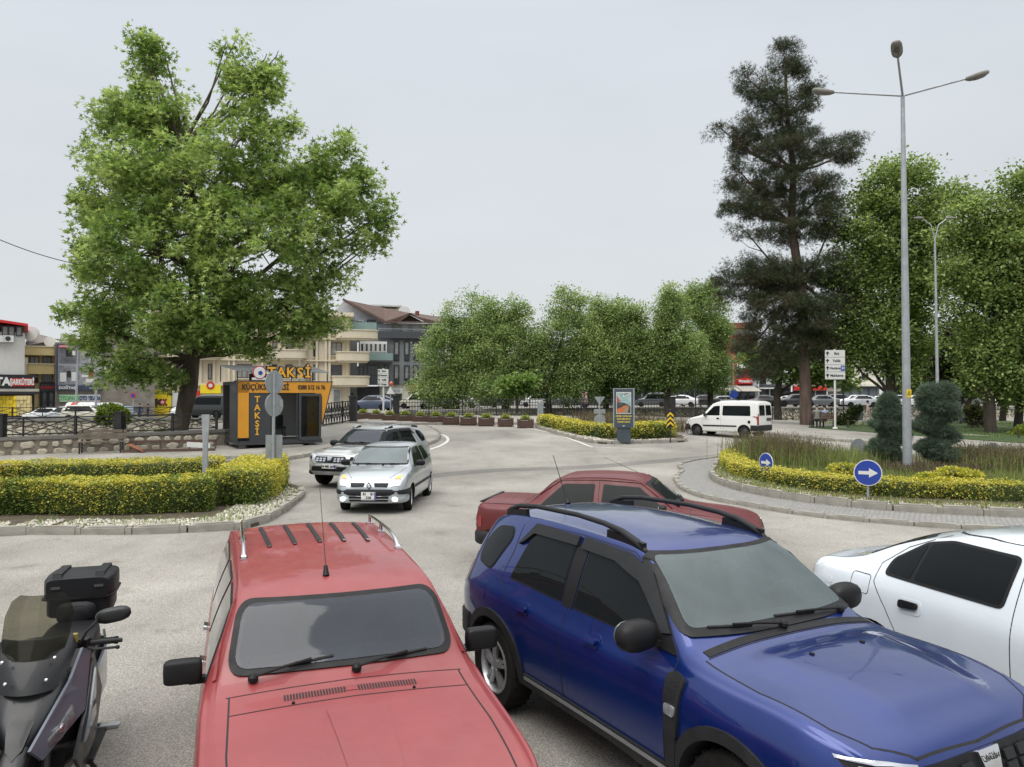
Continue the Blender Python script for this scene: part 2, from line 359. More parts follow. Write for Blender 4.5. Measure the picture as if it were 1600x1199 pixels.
# riverbed, water, bank walls
mb = MB(); mb.add([(-1500, -60, -2.6), (1500, -60, -2.6), (1500, 1500, -2.6), (-1500, 1500, -2.6)], [(0, 1, 2, 3)]); mb.build('riverbed', M_mortar, kind='structure')
mw = mat('river_water', (.05, .065, .05), .08, var=.3, scale=.6, bump=.15, bscale=5)
wp = [(x, yN(x)) for x in np.linspace(-120, 120, 61)] + [(x, yF(x)) for x in np.linspace(120, -120, 61)]
mb = MB(); mb.prism(wp, -2.2, -1.75); mb.build('river', mw, kind='structure')
def voronoi_wall(name):
    m = bpy.data.materials.new(name); m.use_nodes = True; t = m.node_tree; n = t.nodes; L = t.links; b = n['Principled BSDF']; b.inputs['Roughness'].default_value = .9
    g = n.new('ShaderNodeTexCoord'); v = n.new('ShaderNodeTexVoronoi'); v.feature = 'DISTANCE_TO_EDGE'; v.inputs['Scale'].default_value = 2.1
    mp = n.new('ShaderNodeMapping'); mp.inputs['Scale'].default_value = (1, .0, 1.25); L.new(g.outputs['Object'], mp.inputs[0]); L.new(mp.outputs[0], v.inputs['Vector'])
    r = n.new('ShaderNodeValToRGB'); r.color_ramp.elements[0].position = .05; r.color_ramp.elements[1].position = .11
    r.color_ramp.elements[0].color = (.20, .165, .12, 1); r.color_ramp.elements[1].color = (.60, .55, .43, 1); L.new(v.outputs['Distance'], r.inputs[0])
    v2 = n.new('ShaderNodeTexVoronoi'); v2.inputs['Scale'].default_value = 2.1; L.new(mp.outputs[0], v2.inputs['Vector'])
    h = n.new('ShaderNodeHueSaturation'); mr_ = n.new('ShaderNodeMapRange'); mr_.inputs[3].default_value = .65; mr_.inputs[4].default_value = 1.3
    L.new(v2.outputs['Color'], mr_.inputs[0]); L.new(mr_.outputs[0], h.inputs['Value']); L.new(r.outputs[0], h.inputs['Color']); L.new(h.outputs[0], b.inputs['Base Color'])
    bp = n.new('ShaderNodeBump'); bp.inputs['Distance'].default_value = .05; L.new(v.outputs['Distance'], bp.inputs['Height']); L.new(bp.outputs[0], b.inputs['Normal'])
    return m
M_rubble = voronoi_wall('rubble_wall')
mb = MB(); cb = MB()
xs = list(np.linspace(-110, 110, 111))
for a, b in zip(xs[:-1], xs[1:]):
    for f, s_ in ((yF, 1), (yN, -1)):
        ya, yb = f(a), f(b); za, zb_ = G(a, ya + .3 * s_), G(b, yb + .3 * s_)
        e = .02 * s_
        mb.add([(a, ya - e, -2.6), (b, yb - e, -2.6), (b, yb - e, zb_ - .02), (a, ya - e, za - .02)], [(0, 1, 2, 3) if s_ > 0 else (3, 2, 1, 0)])
        if s_ > 0: cb.add([(a, ya - .12, za - .1), (b, yb - .12, zb_ - .1), (b, yb - .12, zb_ + .12), (a, ya - .12, za + .12), (a, ya + .4, za + .12), (b, yb + .4, zb_ + .12), (a, ya + .4, za - .1), (b, yb + .4, zb_ - .1)], [(0, 1, 2, 3), (3, 2, 5, 4), (4, 5, 7, 6)])
mb.build('canal_wall', M_rubble, kind='structure'); cb.build('canal_coping', M_conc, kind='structure')
# far pavement, and the bridge deck
drape('far_pavement', [(x, yF(x) + .45) for x in np.linspace(-60, 90, 40)] + [(x, yF(x) + 3.2) for x in np.linspace(90, -60, 40)], .10, M_conc, .15, 4)
bx0, bx1 = -17.5, -8.7
mb = MB()
for i in range(8):
    t0, t1 = i / 8, (i + 1) / 8
    def bp_(x, t): y = (yN(x) - 1) * (1 - t) + (yF(x) + 1) * t; return (x, y, 1.0 * (1 - t) + 1.1 * t + .05 + .25 * math.sin(math.pi * t) - (1 - t) * (1.0 - G(x, yN(x))))
    a, b, c, d = bp_(bx0, t0), bp_(bx1, t0), bp_(bx1, t1), bp_(bx0, t1)
    dn = lambda p: (p[0], p[1], p[2] - .5)
    mb.add([a, b, c, d, dn(a), dn(b), dn(c), dn(d)], [(0, 1, 2, 3), (4, 5, 1, 0), (5, 6, 2, 1), (6, 7, 3, 2), (7, 4, 0, 3), (7, 6, 5, 4)])
mb.build('bridge_deck', A_road, kind='structure')
# pavements, patches, lines
leftkerb = chain([gp(-230, 750).to_2d()] + GP([(0, 735), (150, 729), (300, 722), (372, 717), (400, 719), (432, 722), (492, 712), (560, 700), (640, 686)]))
drape('pavement', list(leftkerb) + GP([(600, 668), (540, 664)]) + [Vector((x, yN(x) - .05)) for x in np.linspace(-10.5, -26, 14)], .12, M_conc, .2, 2)
drape('side_lane', GP([(-230, 752), (0, 737), (150, 731), (300, 724), (372, 719), (410, 724), (425, 735), (425, 750), (0, 760), (-230, 775)]), .004, A_dark, 0, 2)
rk = chain(GP([(535, 662), (620, 664), (740, 664), (845, 664), (960, 668), (1075, 672), (1160, 677), (1240, 684), (1330, 692), (1450, 700), (1600, 712), (1800, 726)]))
drape('promenade', list(rk) + [Vector((42, 66))] + [Vector((x, yN(x) - .02)) for x in np.linspace(42, -8, 26)], .12, M_conc, .2, 2)
drape('park_lawn', chain(GP([(1262, 671), (1330, 668), (1420, 665), (1520, 664), (1600, 664), (1720, 668), (1760, 706), (1600, 697), (1500, 690), (1420, 684), (1330, 677)]), True, 4), .15, M_grass, .1, 1.5, bumpf=lambda x, y: .05 * math.sin(x * 1.3) * math.sin(y))
def road_line(name, pts, w, m, dz=.006):
    l = chain(GP(pts)); drape(name, offset(l, w / 2) + offset(l, -w / 2)[::-1], dz, m, 0, 3)
road_line('asphalt_joint', [(640, 748), (760, 736), (900, 731), (1020, 722), (1165, 709)], .85, A_patch, .004)
road_line('edge_line', [(676, 676), (694, 681), (700, 688), (690, 696), (668, 704)], .14, M_lineW, .009)
road_line('edge_line', [(800, 666), (850, 674), (890, 686), (925, 699)], .13, M_lineW, .009)
road_line('edge_line', [(925, 699), (1000, 702)], .08, M_lineW, .009)
# kerbs
stone_me = []
for k in range(3):
    bm = bmesh.new(); bmesh.ops.create_cube(bm, size=1)
    for v in bm.verts: v.co.x *= .985
    bmesh.ops.bevel(bm, geom=bm.edges[:], offset=.07 + .03 * k, segments=2, affect='EDGES')
    for v in bm.verts: v.co += Vector((0, noise.noise(v.co * 3 + Vector((k, 0, 0))) * .08, noise.noise(v.co * 3 + Vector((0, k * 3, 0))) * .06))
    me = bpy.data.meshes.new('kerb_stone'); bm.to_mesh(me); bm.free(); me.materials.append(M_kerb); stone_me.append(me)
def kerb(pts, ln=.9, w=.16, h=.16, closed=False, label=None, sink=.0):
    root = thing('kerb', None, None); root['kind'] = 'structure'
    P = list(pts) + ([pts[0]] if closed else []); acc = 0; i = 0; cur = Vector(P[0][:2])
    rnd = random.Random(3)
    pos = [cur]; rest = ln
    for a, b in zip(P[:-1], P[1:]):
        a, b = Vector(a[:2]), Vector(b[:2]); d = (b - a).length
        while d > 1e-9 and rest <= d: a = a + (b - a) * (rest / d); d = (b - a).length; pos.append(a); rest = ln
        rest -= d
    for a, b in zip(pos[:-1], pos[1:]):
        c = (a + b) / 2; dd = b - a
        link('kerb_stone', rnd.choice(stone_me), root, loc=(c.x + rnd.uniform(-.01, .01), c.y, G(c.x, c.y) + h / 2 - .04 + rnd.uniform(-.008, .008)), rot=(rnd.uniform(-.02, .02), rnd.uniform(-.006, .006), math.atan2(dd.y, dd.x)), scale=(dd.length * 1.0, w, h + .08))
    return root
kerb(offset(leftkerb, .02), 1.0, .18, .14); kerb(rk, 1.0, .18, .14)
# ---- left hedge island
li = chain([gp(-260, 862).to_2d()] + GP([(0, 836), (200, 835), (340, 830)]), n=3)[:-1] + chain(GP([(340, 830), (395, 824), (430, 808), (462, 785), (474, 772), (462, 766), (445, 762)]), n=5)
li_poly = list(li) + GP([(430, 752), (300, 752), (0, 764), (-260, 782)])
kerb(li, .95, .17, .16)
drape('island_bed', [p for p in li_poly], .07, M_soil, .15, 1.0)
# ---- middle traffic island
mi = chain(GP([(846, 662), (838, 668), (860, 676), (900, 687), (940, 694), (1000, 693), (1050, 692), (1072, 690), (1060, 682), (1030, 676), (960, 667), (880, 659)]), True, 4)
kerb(mi, .95, .16, .15, True); drape('island_bed', mi, .08, M_soil, .15, 1.5)
# ---- roundabout
C0 = Vector((12.6, 22.8))
arc = lambda a0, a1, r, n: [C0 + Vector((math.cos(R(a0 + (a1 - a0) * i / n)), math.sin(R(a0 + (a1 - a0) * i / n)))) * r for i in range(n + 1)]
ro = chain(GP([(1066, 738), (1056, 750), (1072, 768), (1110, 781), (1160, 790), (1230, 802), (1300, 811), (1380, 818), (1460, 824), (1600, 831), (1760, 835)]) + arc(-50, 146, 7.9, 9), True, 5)
ri = chain(GP([(1118, 737), (1112, 746), (1122, 758), (1160, 771), (1210, 781), (1270, 790), (1400, 803), (1600, 813), (1760, 816)]) + arc(-52, 138, 6.9, 8), True, 5)
setts = bpy.data.materials.new('grey_setts'); setts.use_nodes = True
t = setts.node_tree; n_ = t.nodes; b_ = n_['Principled BSDF']; b_.inputs['Roughness'].default_value = .85
g_ = n_.new('ShaderNodeTexCoord'); br = n_.new('ShaderNodeTexBrick'); br.inputs['Scale'].default_value = 1; br.inputs['Brick Width'].default_value = .11; br.inputs['Row Height'].default_value = .10; br.inputs['Mortar Size'].default_value = .010
br.inputs['Color1'].default_value = (.22, .215, .21, 1); br.inputs['Color2'].default_value = (.28, .275, .265, 1); br.inputs['Mortar'].default_value = (.16, .15, .13, 1)
nd = n_.new('ShaderNodeTexNoise'); nd.inputs['Scale'].default_value = 3; vm = n_.new('ShaderNodeVectorMath'); vm.operation = 'MULTIPLY_ADD'; vm.inputs[1].default_value = (.08, .08, 0)
t.links.new(g_.outputs['Object'], nd.inputs[0]); t.links.new(nd.outputs['Color'], vm.inputs[0]); t.links.new(g_.outputs['Object'], vm.inputs[2]); t.links.new(vm.outputs[0], br.inputs[0])
t.links.new(br.outputs['Color'], b_.inputs['Base Color']); bb = n_.new('ShaderNodeBump'); bb.inputs['Distance'].default_value = .02; t.links.new(br.outputs['Fac'], bb.inputs['Height']); bb.invert = True; t.links.new(bb.outputs[0], b_.inputs['Normal'])
drape('sett_apron', ro, .06, setts, .12, 1.2); kerb(ro, .8, .16, .10, True); kerb(ri, .85, .16, .24, True)
drape('roundabout_bed', ri, .16, M_soil, .2, 1.0)
# ---- pebbles: uncounted loose stones in the beds
M_peb = mat('white_pebble', (.40, .375, .32), .85, var=.3, scale=6, island=.4)
def pebbles(name, inside, n, smin, smax, dz):
    _p = [(math.cos(a) * (.9 if i else 1), math.sin(a), 0) for i, a in enumerate(np.linspace(0, 2 * math.pi, 6)[:-1])] + [(0, .1, .62)]
    T_ = (np.array(_p), [(i, (i + 1) % 5, 5) for i in range(5)])
    pos = []
    while len(pos) < n:
        p = inside()
        if p is not None: pos.append((p[0], p[1], G(p[0], p[1]) + dz + random.uniform(0, .02)))
    N = len(pos); tv, tf = T_; a = rng.uniform(0, 6.28, N); s_ = rng.uniform(smin, smax, N)
    V = np.zeros((N, 6, 3)); co, si = np.cos(a), np.sin(a)
    q = rng.uniform(.6, 1.2, N)
    V[:, :, 0] = (tv[None, :, 0] * co[:, None] - tv[None, :, 1] * si[:, None] * q[:, None]) * s_[:, None] + np.array(pos)[:, 0:1]
    V[:, :, 1] = (tv[None, :, 0] * si[:, None] + tv[None, :, 1] * co[:, None] * q[:, None]) * s_[:, None] + np.array(pos)[:, 1:2]
    V[:, :, 2] = tv[None, :, 2] * s_[:, None] * rng.uniform(.6, 1.3, N)[:, None] + np.array(pos)[:, 2:3]
    F = (np.array(tf)[None] + (np.arange(N) * 6)[:, None, None]).reshape(-1, 3)
    me = bpy.data.meshes.new(name); me.from_pydata(V.reshape(-1, 3).tolist(), [], F.tolist()); me.materials.append(M_peb)
    return link(name, me, None, 'stuff')
def band(line, d0, d1):
    def f():
        i = random.randrange(len(line) - 1); t = random.random(); a, b = line[i], line[i + 1]; s_ = (b - a)
        if random.random() > s_.length / 1.2: return None
        nn = Vector((-s_.y, s_.x)).normalized(); return a + s_ * t + nn * random.uniform(d0, d1)
    return f
def seglen(line): return line
def resample(line, ln):
    out = [line[0].copy()]; rest = ln
    for a, b in zip(line[:-1], line[1:]):
        d = (b - a).length; a = a.copy()
        while d > 1e-9 and rest <= d: a = a + (b - a) * (rest / d); d = (b - a).length; out.append(a.copy()); rest = ln
        rest -= d
    return out
pebbles('pebble_bed', band(resample(li, .6), .12, 1.15), 4300, .015, .06, .07)
pebbles('pebble_bed', band(resample(chain(GP([(838, 668), (860, 676), (900, 687), (940, 694), (1000, 693), (1050, 692), (1072, 690)])), .6), .1, .9), 1500, .03, .06, .08)
ri_front = resample(chain(GP([(1118, 737), (1112, 746), (1122, 758), (1160, 771), (1210, 781), (1270, 790), (1400, 803), (1600, 813), (1760, 816)])), .6)
pebbles('pebble_bed', band(ri_front, .1, .95), 4200, .02, .045, .16)
# ---- retaining wall of picked-out stones with a coping
wl = chain([gp(-240, 727).to_2d()] + GP([(0, 717), (120, 712), (250, 706), (358, 700)]), n=4)
wroot = thing('stone_wall', 'low retaining wall of pale rubble stones with a dark coping left of the kiosk', 'wall')
mb = MB(); inner = offset(wl, .35); poly = list(wl) + inner[::-1]
mb.prism([tuple(p) for p in poly], lambda x, y: G(x, y) - .2, lambda x, y: G(x, y) + .68); mb.build('wall_core', M_mortar, wroot)
mb = MB(); mb.prism([tuple(p) for p in list(offset(wl, -.06)) + offset(wl, .42)[::-1]], lambda x, y: G(x, y) + .682, lambda x, y: G(x, y) + .80); mb.build('coping', M_cap, wroot)
smes = []
for k in range(8):
    rnd = random.Random(k); mbs = MB(); n = rnd.randint(6, 8); ring = []
    for i in range(n):
        a = 2 * math.pi * i / n + rnd.uniform(-.2, .2); r = rnd.uniform(.86, 1.0); ring.append((.5 * r * math.copysign(abs(math.cos(a)) ** .7, math.cos(a)), .5 * r * math.copysign(abs(math.sin(a)) ** .7, math.sin(a))))
    vs = [(x, .25, z) for x, z in ring] + [(x, -.2, z) for x, z in ring] + [(x * .72, -.5, z * .72) for x, z in ring]
    fs = [(i, (i + 1) % n, n + (i + 1) % n, n + i) for i in range(n)] + [(n + i, n + (i + 1) % n, 2 * n + (i + 1) % n, 2 * n + i) for i in range(n)] + [tuple(range(2 * n, 3 * n))]
    mbs.add(vs, fs); smes.append(mbs.mesh('wall_stone', M_stone2 if k % 3 else M_stone, 60))
wr = resample(wl, .05); rnd = random.Random(5); used = 0
for row in range(2):
    s_ = 0.0; tot = (len(wr) - 1) * .05
    while s_ < tot - .5:
        w_ = rnd.uniform(.28, .62); i = min(int((s_ + w_ / 2) / .05), len(wr) - 2); p = wr[i]; d = wr[i + 1] - wr[i]
        h_ = rnd.uniform(.22, .31)
        link('wall_stone', rnd.choice(smes), wroot, loc=(p.x + 0, p.y, G(p.x, p.y) + .19 + row * .32 + rnd.uniform(-.03, .03)), rot=(0, rnd.uniform(-.15, .15), math.atan2(d.y, d.x)), scale=(w_ * .92, .12, h_))
        s_ += w_ + rnd.uniform(.03, .12)

# ---------------------------------------------------------------- car builder
M_black = mat('black_plastic', (.008, .008, .009), .42, spec=.28, var=.15, scale=8, dirt=.2)
M_dark = mat('dark_seam', (.008, .008, .009), .7)
M_trim = mat('grey_plastic_trim', (.016, .017, .019), .5, spec=.3, var=.2, scale=9, dirt=.2)
M_tyre = mat('tyre_rubber', (.012, .0115, .011), .85, spec=.2, var=.25, scale=14)
M_rim = mat('alloy_rim', (.42, .43, .45), .3, metal=.8, dirt=.25)
M_steel = mat('steel_rim', (.06, .062, .066), .5, metal=.3)
M_chrome = mat('chrome', (.7, .7, .72), .12, metal=1)
M_glass = mat('dark_car_glass', (.008, .010, .011), .03, coat=0, var=.05, spec=.13)
M_glass2 = mat('painted_sheen_glass', (.075, .10, .105), .05, coat=.5, var=.35, scale=1.1)  # pale teal base has the sheen of reflected sky put into the colour
M_glass3 = mat('old_windscreen_glass', (.022, .027, .034), .06, coat=.5, var=.4, scale=1.6, dirt=.05)
M_seat = mat('seat_cloth', (.06, .06, .065), .9, var=.2, scale=8)
def screen_glass(name, col, f):
    m = mat(name, col, .04, coat=.4, var=.3, scale=1.3); t = m.node_tree; n = t.nodes; tr = n.new('ShaderNodeBsdfTransparent'); tr.inputs[0].default_value = (.72, .78, .77, 1); mx_ = n.new('ShaderNodeMixShader'); mx_.inputs[0].default_value = f
    t.links.new(n['Principled BSDF'].outputs[0], mx_.inputs[1]); t.links.new(tr.outputs[0], mx_.inputs[2]); t.links.new(mx_.outputs[0], n['Material Output'].inputs[0]); return m
G_suv = screen_glass('suv_windscreen', (.125, .16, .165), .42); G_wag = screen_glass('wagon_windscreen', (.026, .034, .052), .35)  # bluish base colours stand in for sky reflected in the windscreens
M_lens = mat('clear_lamp_lens', (.42, .44, .46), .08, metal=.5, coat=1, var=.5, scale=24)
M_red = mat('red_lamp_lens', (.25, .012, .012), .15, coat=.8)
M_amber = mat('amber_lamp_lens', (.75, .28, .03), .2, coat=.8, emis=.8)
M_lit = mat('lit_headlamp', (.9, .95, 1), .1, emis=1.1)
M_plate = mat('plate_white', (.7, .7, .68), .4, var=.04)
M_pblue = mat('plate_blue', (.02, .05, .3), .4)
M_ink = mat('black_ink', (.01, .01, .01), .5)
M_under = mat('underbody_black', (.006, .006, .006), .9)
def paint(name, col, rough=.28, metal=.0, coat=1., var=.04, dirt=.06): return mat(name, col, rough, metal=metal, coat=coat, var=var, scale=1.4, dirt=dirt)

def rpoly(poly, r, n=4):                        # round the corners of a 2D polygon
    o = []; k = len(poly)
    for i in range(k):
        p0, p1, p2 = (Vector(poly[j % k]) for j in (i - 1, i, i + 1))
        a, b = (p0 - p1), (p2 - p1); q = min(r, a.length * .45, b.length * .45)
        A, B = p1 + a.normalized() * q, p1 + b.normalized() * q
        for j in range(n + 1):
            t = j / n; o.append(tuple(A * (1 - t) ** 2 + p1 * 2 * t * (1 - t) + B * t * t))
    return o
def stroke(pts, w, closed=False):               # a line drawn as a chain of quads: list of polygons
    o = []; k = len(pts); n = k if closed else k - 1
    for i in range(n):
        a, b = Vector(pts[i]), Vector(pts[(i + 1) % k]); d = (b - a)
        if d.length < 1e-6: continue
        d.normalize(); s = Vector((-d.y, d.x)) * w / 2; e = d * w * .4
        o.append([tuple(a + s - e), tuple(a - s - e), tuple(b - s + e), tuple(b + s + e)])
    return o

class Car:
    def __init__(s, spec, root, body_mat, glass=None, nst=110, sub=4, part='body'):
        s.s = spec; s.root = root; s.L = spec['L']; s.bm = body_mat
        s.glass = glass or M_glass
        L = s.L
        us = np.concatenate([[0.0, .012, .03, .06], np.linspace(.1, L - .1, nst), [L - .06, L - .03, L - .012, L]])
        T, B, Wd, Rf, Z = (inv_stations(us, spec[k]) for k in ('T', 'B', 'W', 'R', 'Z'))
        rings = []
        def cr(P, n):
            P = np.array(P); o = []
            for i in range(len(P) - 1):
                p0 = P[i - 1] if i else P[0] * 2 - P[1]; p1, p2 = P[i], P[i + 1]; p3 = P[i + 2] if i + 2 < len(P) else P[-1] * 2 - P[-2]
                for j in range(n):
                    t = j / n
                    o.append(.5 * (2 * p1 + (p2 - p0) * t + (2 * p0 - 5 * p1 + 4 * p2 - p3) * t * t + (3 * p1 - p0 - 3 * p2 + p3) * t ** 3))
            o.append(P[-1]); return np.array(o)
        bulge = spec.get('bulge', .012); belt_in = spec.get('belt_in', .955); rd = spec.get('roof_drop', .06); crown = spec.get('crown', .02)
        for i, u in enumerate(us):
            w, t, b, r, z = Wd[i], T[i], B[i], Rf[i], Z[i]
            t = max(t, b + .012); r = min(r, w * .93)
            h = b - z; e = min(rd, .45 * (t - b)); wb = w * belt_in
            c8 = (r, t - e); c6 = (wb, b)
            gh = (t - b)
            c7 = ((wb + r) / 2 + bulge * min(1, gh / .3), b + (t - e - b) * .52)
            pts = [(0, z), (w * .5, z), (w * .88, z + .005), (w * .965, z + .05), (w * .985, z + .12 + h * .06), (w, z + h * .45), (w * spec.get('sh', .995), z + h * .80), c6, c7, c8,
                   (r * spec.get('edge', .90), t - e * spec.get('ed', .38) - crown * .6), (r * .5, t - crown * .28), (0, t)]
            half = cr(pts, sub)
            # rounding at the two ends
            dd = min(u, L - u); rr = .05
            k = 1 if dd >= rr else .90 + .10 * math.sqrt(max(0, 1 - ((rr - dd) / rr) ** 2))
            cz = (z + t) / 2
            if 'dome' in spec and spec['dome'][0] < u < spec['dome'][1]:
                d0, d1, ya, yb_, hh = spec['dome']; tt = (u - d0) / (d1 - d0); yo = ya + (yb_ - ya) * tt; am = hh * smooth(0, .25, tt) * (1 - smooth(.86, 1, tt))
                half = np.array([(y, zz + (am * (1 - smooth(yo - .05, yo + .05, abs(y))) if zz > b + .01 else 0)) for y, zz in half])
            half = np.array([(y * k, cz + (zz - cz) * k) for y, zz in half])
            ring = [(u - L / 2, y, zz) for y, zz in half] + [(u - L / 2, -y, zz) for y, zz in half[-2:0:-1]]
            rings.append(ring)
        mb = MB(); n = len(rings[0]); vs = [p for r_ in rings for p in r_]
        fs = [(i * n + j, (i + 1) * n + j, (i + 1) * n + (j + 1) % n, i * n + (j + 1) % n) for i in range(len(rings) - 1) for j in range(n)]
        fs += [tuple(range(n)), tuple((len(rings) - 1) * n + j for j in range(n - 1, -1, -1))]
        mb.add(vs, fs)
        full = mb.mesh('body', [body_mat, M_under])
        bmx = bmesh.new(); bmx.from_mesh(full); s.bvh = BVHTree.FromBMesh(bmx); bmx.free()
        body = link(part, full, root); s.body = body
        # wheel arches cut out of the shell
        cut = MB(); wm = max(Wd)
        for wu, wz, wr in spec['wheels']:
            ra = spec.get('arch', wr * 1.14)
            for sg in (1, -1):
                cut.lathe([(ra, sg * (wm - .30)), (ra, sg * (wm + .2))], n=36, axis='y', c=(wu - L / 2, 0, wz), m=1)
        cm = cut.mesh('cut', [body_mat, M_under]); co = link('cutter', cm, root); bpy.context.view_layer.update()
        md = body.modifiers.new('b', 'BOOLEAN'); md.object = co; md.operation = 'DIFFERENCE'; md.solver = 'EXACT'
        dg = bpy.context.evaluated_depsgraph_get(); nm = bpy.data.meshes.new_from_object(body.evaluated_get(dg))
        body.modifiers.clear(); body.data = nm; bpy.data.objects.remove(co)
        nm.shade_smooth(); nm.set_sharp_from_angle(angle=R(spec.get('sharp', 38)))
        s.Wm = wm
    def cabin(s, ws, u0, u1, floor, hw, top):
        """hollow out the cabin behind the windscreen outline ws (y, z), with seats and a wheel inside"""
        L = s.L; n = len(ws); a = MB(); a.v = [(u0 - L / 2, y, z) for y, z in ws] + [(L, y, z) for y, z in ws]
        a.f = [tuple(range(n)), tuple(range(2 * n - 1, n - 1, -1))] + [(i, (i + 1) % n, n + (i + 1) % n, n + i) for i in range(n)]; a.m = [1] * len(a.f)
        b = MB(); b.box(((u0 + u1) / 2 - L / 2, 0, (floor + top) / 2), (u1 - u0, hw * 2, top - floor), m=1)
        for q in (a, b):
            co = link('cutter', q.mesh('cut', [s.bm, M_under]), s.root); bpy.context.view_layer.update()
            md = s.body.modifiers.new('b', 'BOOLEAN'); md.object = co; md.operation = 'DIFFERENCE'; md.solver = 'EXACT'
            dg = bpy.context.evaluated_depsgraph_get(); nm = bpy.data.meshes.new_from_object(s.body.evaluated_get(dg)); s.body.modifiers.clear(); s.body.data = nm; bpy.data.objects.remove(co)
        nm.shade_smooth(); nm.set_sharp_from_angle(angle=R(38))
        for sg in (1, -1):
            x = (u0 + u1) / 2 - .35 - L / 2; st = MB().ell((x, sg * hw * .52, floor + .22), (.10, .23, .36), 14, p=.55).build('front_seat', M_seat, s.root, smooth=60)
            MB().ell((x - .03, sg * hw * .52, floor + .64), (.05, .13, .09), 12, p=.6).build('headrest', M_seat, st, smooth=60)
        w = MB(); cx, cy, cz = u1 - .16 - L / 2, hw * .5, floor + .44; pts = [Vector((cx + math.sin(t) * .07, cy + math.cos(t) * .175, cz + math.sin(t) * .16)) for t in np.linspace(0, 2 * math.pi, 21)]
        w.tube(pts, .015, 6); w.bar(pts[0], pts[10], .03, .02).bar((cx, cy, cz), pts[15], .03, .02); w.build('steering_wheel', M_black, s.root, smooth=60)
        MB().box((u1 + .02 - L / 2, 0, floor + .30), (.16, hw * 1.9, .10)).build('dashboard', M_trim, s.root)
        h, _ = s.ray('front', 0, top - .03); MB().ell((h.x - .09, 0, top - .07), (.02, .11, .035), 10).build('rear_view_mirror', M_black, s.root, smooth=60)
    def ray(s, mode, a, b):
        L = s.L
        if mode[0] == 's': o, d = Vector((a - L / 2, 3 if mode == 'sl' else -3, b)), Vector((0, -1 if mode == 'sl' else 1, 0))
        elif mode == 'top': o, d = Vector((a - L / 2, b, 3)), Vector((0, 0, -1))
        elif mode == 'front': o, d = Vector((L, a, b)), Vector((-1, 0, 0))
        else: o, d = Vector((-L, a, b)), Vector((1, 0, 0))
        h = s.bvh.ray_cast(o, d)
        if h[0] is None: return None, -d
        nrm = h[1]
        if nrm.dot(d) > 0: nrm = -nrm
        return h[0], nrm
    def decal(s, name, polys, mode, m, off=.004, parent=None, grid=.07, deep=.012, smooth=50, lab=None):
        """panel(s) shaped to the shell: polygons in side/top/front view laid on the body with an edge of real thickness"""
        if polys and not isinstance(polys[0][0], (tuple, list, Vector)): polys = [polys]
        bm = bmesh.new()
        for poly in polys:
            tris = tessellate_polygon([[Vector((p[0], p[1], 0)) for p in poly]])
            vv = [bm.verts.new((p[0], p[1], 0)) for p in poly]
            for t in tris:
                try: bm.faces.new([vv[i] for i in t])
                except ValueError: pass
        xs = [v.co.x for v in bm.verts]; ys = [v.co.y for v in bm.verts]
        if not xs: bm.free(); return None
        for ax, lo, hi in ((0, min(xs), max(xs)), (1, min(ys), max(ys))):
            g = math.floor(lo / grid) * grid + grid
            while g < hi:
                co = (g, 0, 0) if ax == 0 else (0, g, 0); no = (1, 0, 0) if ax == 0 else (0, 1, 0)
                bmesh.ops.bisect_plane(bm, geom=bm.verts[:] + bm.edges[:] + bm.faces[:], plane_co=co, plane_no=no, dist=1e-5)
                g += grid
        bnd = [e for e in bm.edges if e.is_boundary]
        low = {}
        hits = {}; bad = []
        for v in bm.verts:
            h, nr = s.ray(mode, v.co.x, v.co.y)
            if h is None: bad.append(v)
            else: hits[v] = (h, nr)
        if bad: bmesh.ops.delete(bm, geom=bad, context='VERTS')
        bnd = [e for e in bm.edges if e.is_boundary]
        for v in bm.verts:
            h, nr = hits[v]; v.co = h + nr * off
        if deep:
            r = bmesh.ops.extrude_edge_only(bm, edges=bnd)
            nv = [g for g in r['geom'] if isinstance(g, bmesh.types.BMVert)]
            for v in nv:
                src = None
                for e in v.link_edges:
                    o = e.other_vert(v)
                    if o in hits and (o.co - v.co).length < 1e-7: src = o; break
                nr = hits[src][1] if src else Vector((0, 0, 1))
                v.co = v.co - nr * deep
        bmesh.ops.recalc_face_normals(bm, faces=bm.faces)
        me = bpy.data.meshes.new(name); bm.to_mesh(me); bm.free(); me.materials.append(m)
        me.shade_smooth(); me.set_sharp_from_angle(angle=R(smooth))
        o = link(name, me, parent or s.root)
        if lab: o['label'] = lab
        return o
    def both(s, name, polys, m, **k): return [s.decal(name, polys, md, m, **k) for md in ('sl', 'sr')]
    def window(s, poly, mode, name='side_window', r=.04, frame=.014, fm=None, gm=None):
        rp = rpoly(poly, r)
        f = s.decal(name, rp, mode, fm or M_black, off=.004, deep=.01)
        c = Vector((sum(p[0] for p in rp) / len(rp), sum(p[1] for p in rp) / len(rp)))
        ins = []
        k = len(rp)
        area = sum(rp[i][0] * rp[(i + 1) % k][1] - rp[(i + 1) % k][0] * rp[i][1] for i in range(k)); sgn = 1 if area > 0 else -1
        for i in range(k):
            a, b, d = Vector(rp[i - 1]), Vector(rp[i]), Vector(rp[(i + 1) % k])
            t = (d - a)
            if t.length < 1e-6: ins.append(tuple(b)); continue
            t.normalize(); nn = Vector((-t.y, t.x)) * sgn; ins.append(tuple(b + nn * frame))
        s.decal('pane', ins, mode, gm or s.glass, off=.007, deep=.004, parent=f)
        return f
    def seam(s, pts, mode='both', w=.007, name='door_seam', m=None, closed=False):
        ps = stroke(pts, w, closed)
        for md in (('sl', 'sr') if mode == 'both' else (mode,)):
            s.decal(name, ps, md, m or M_dark, off=.0015, deep=0, grid=.06)
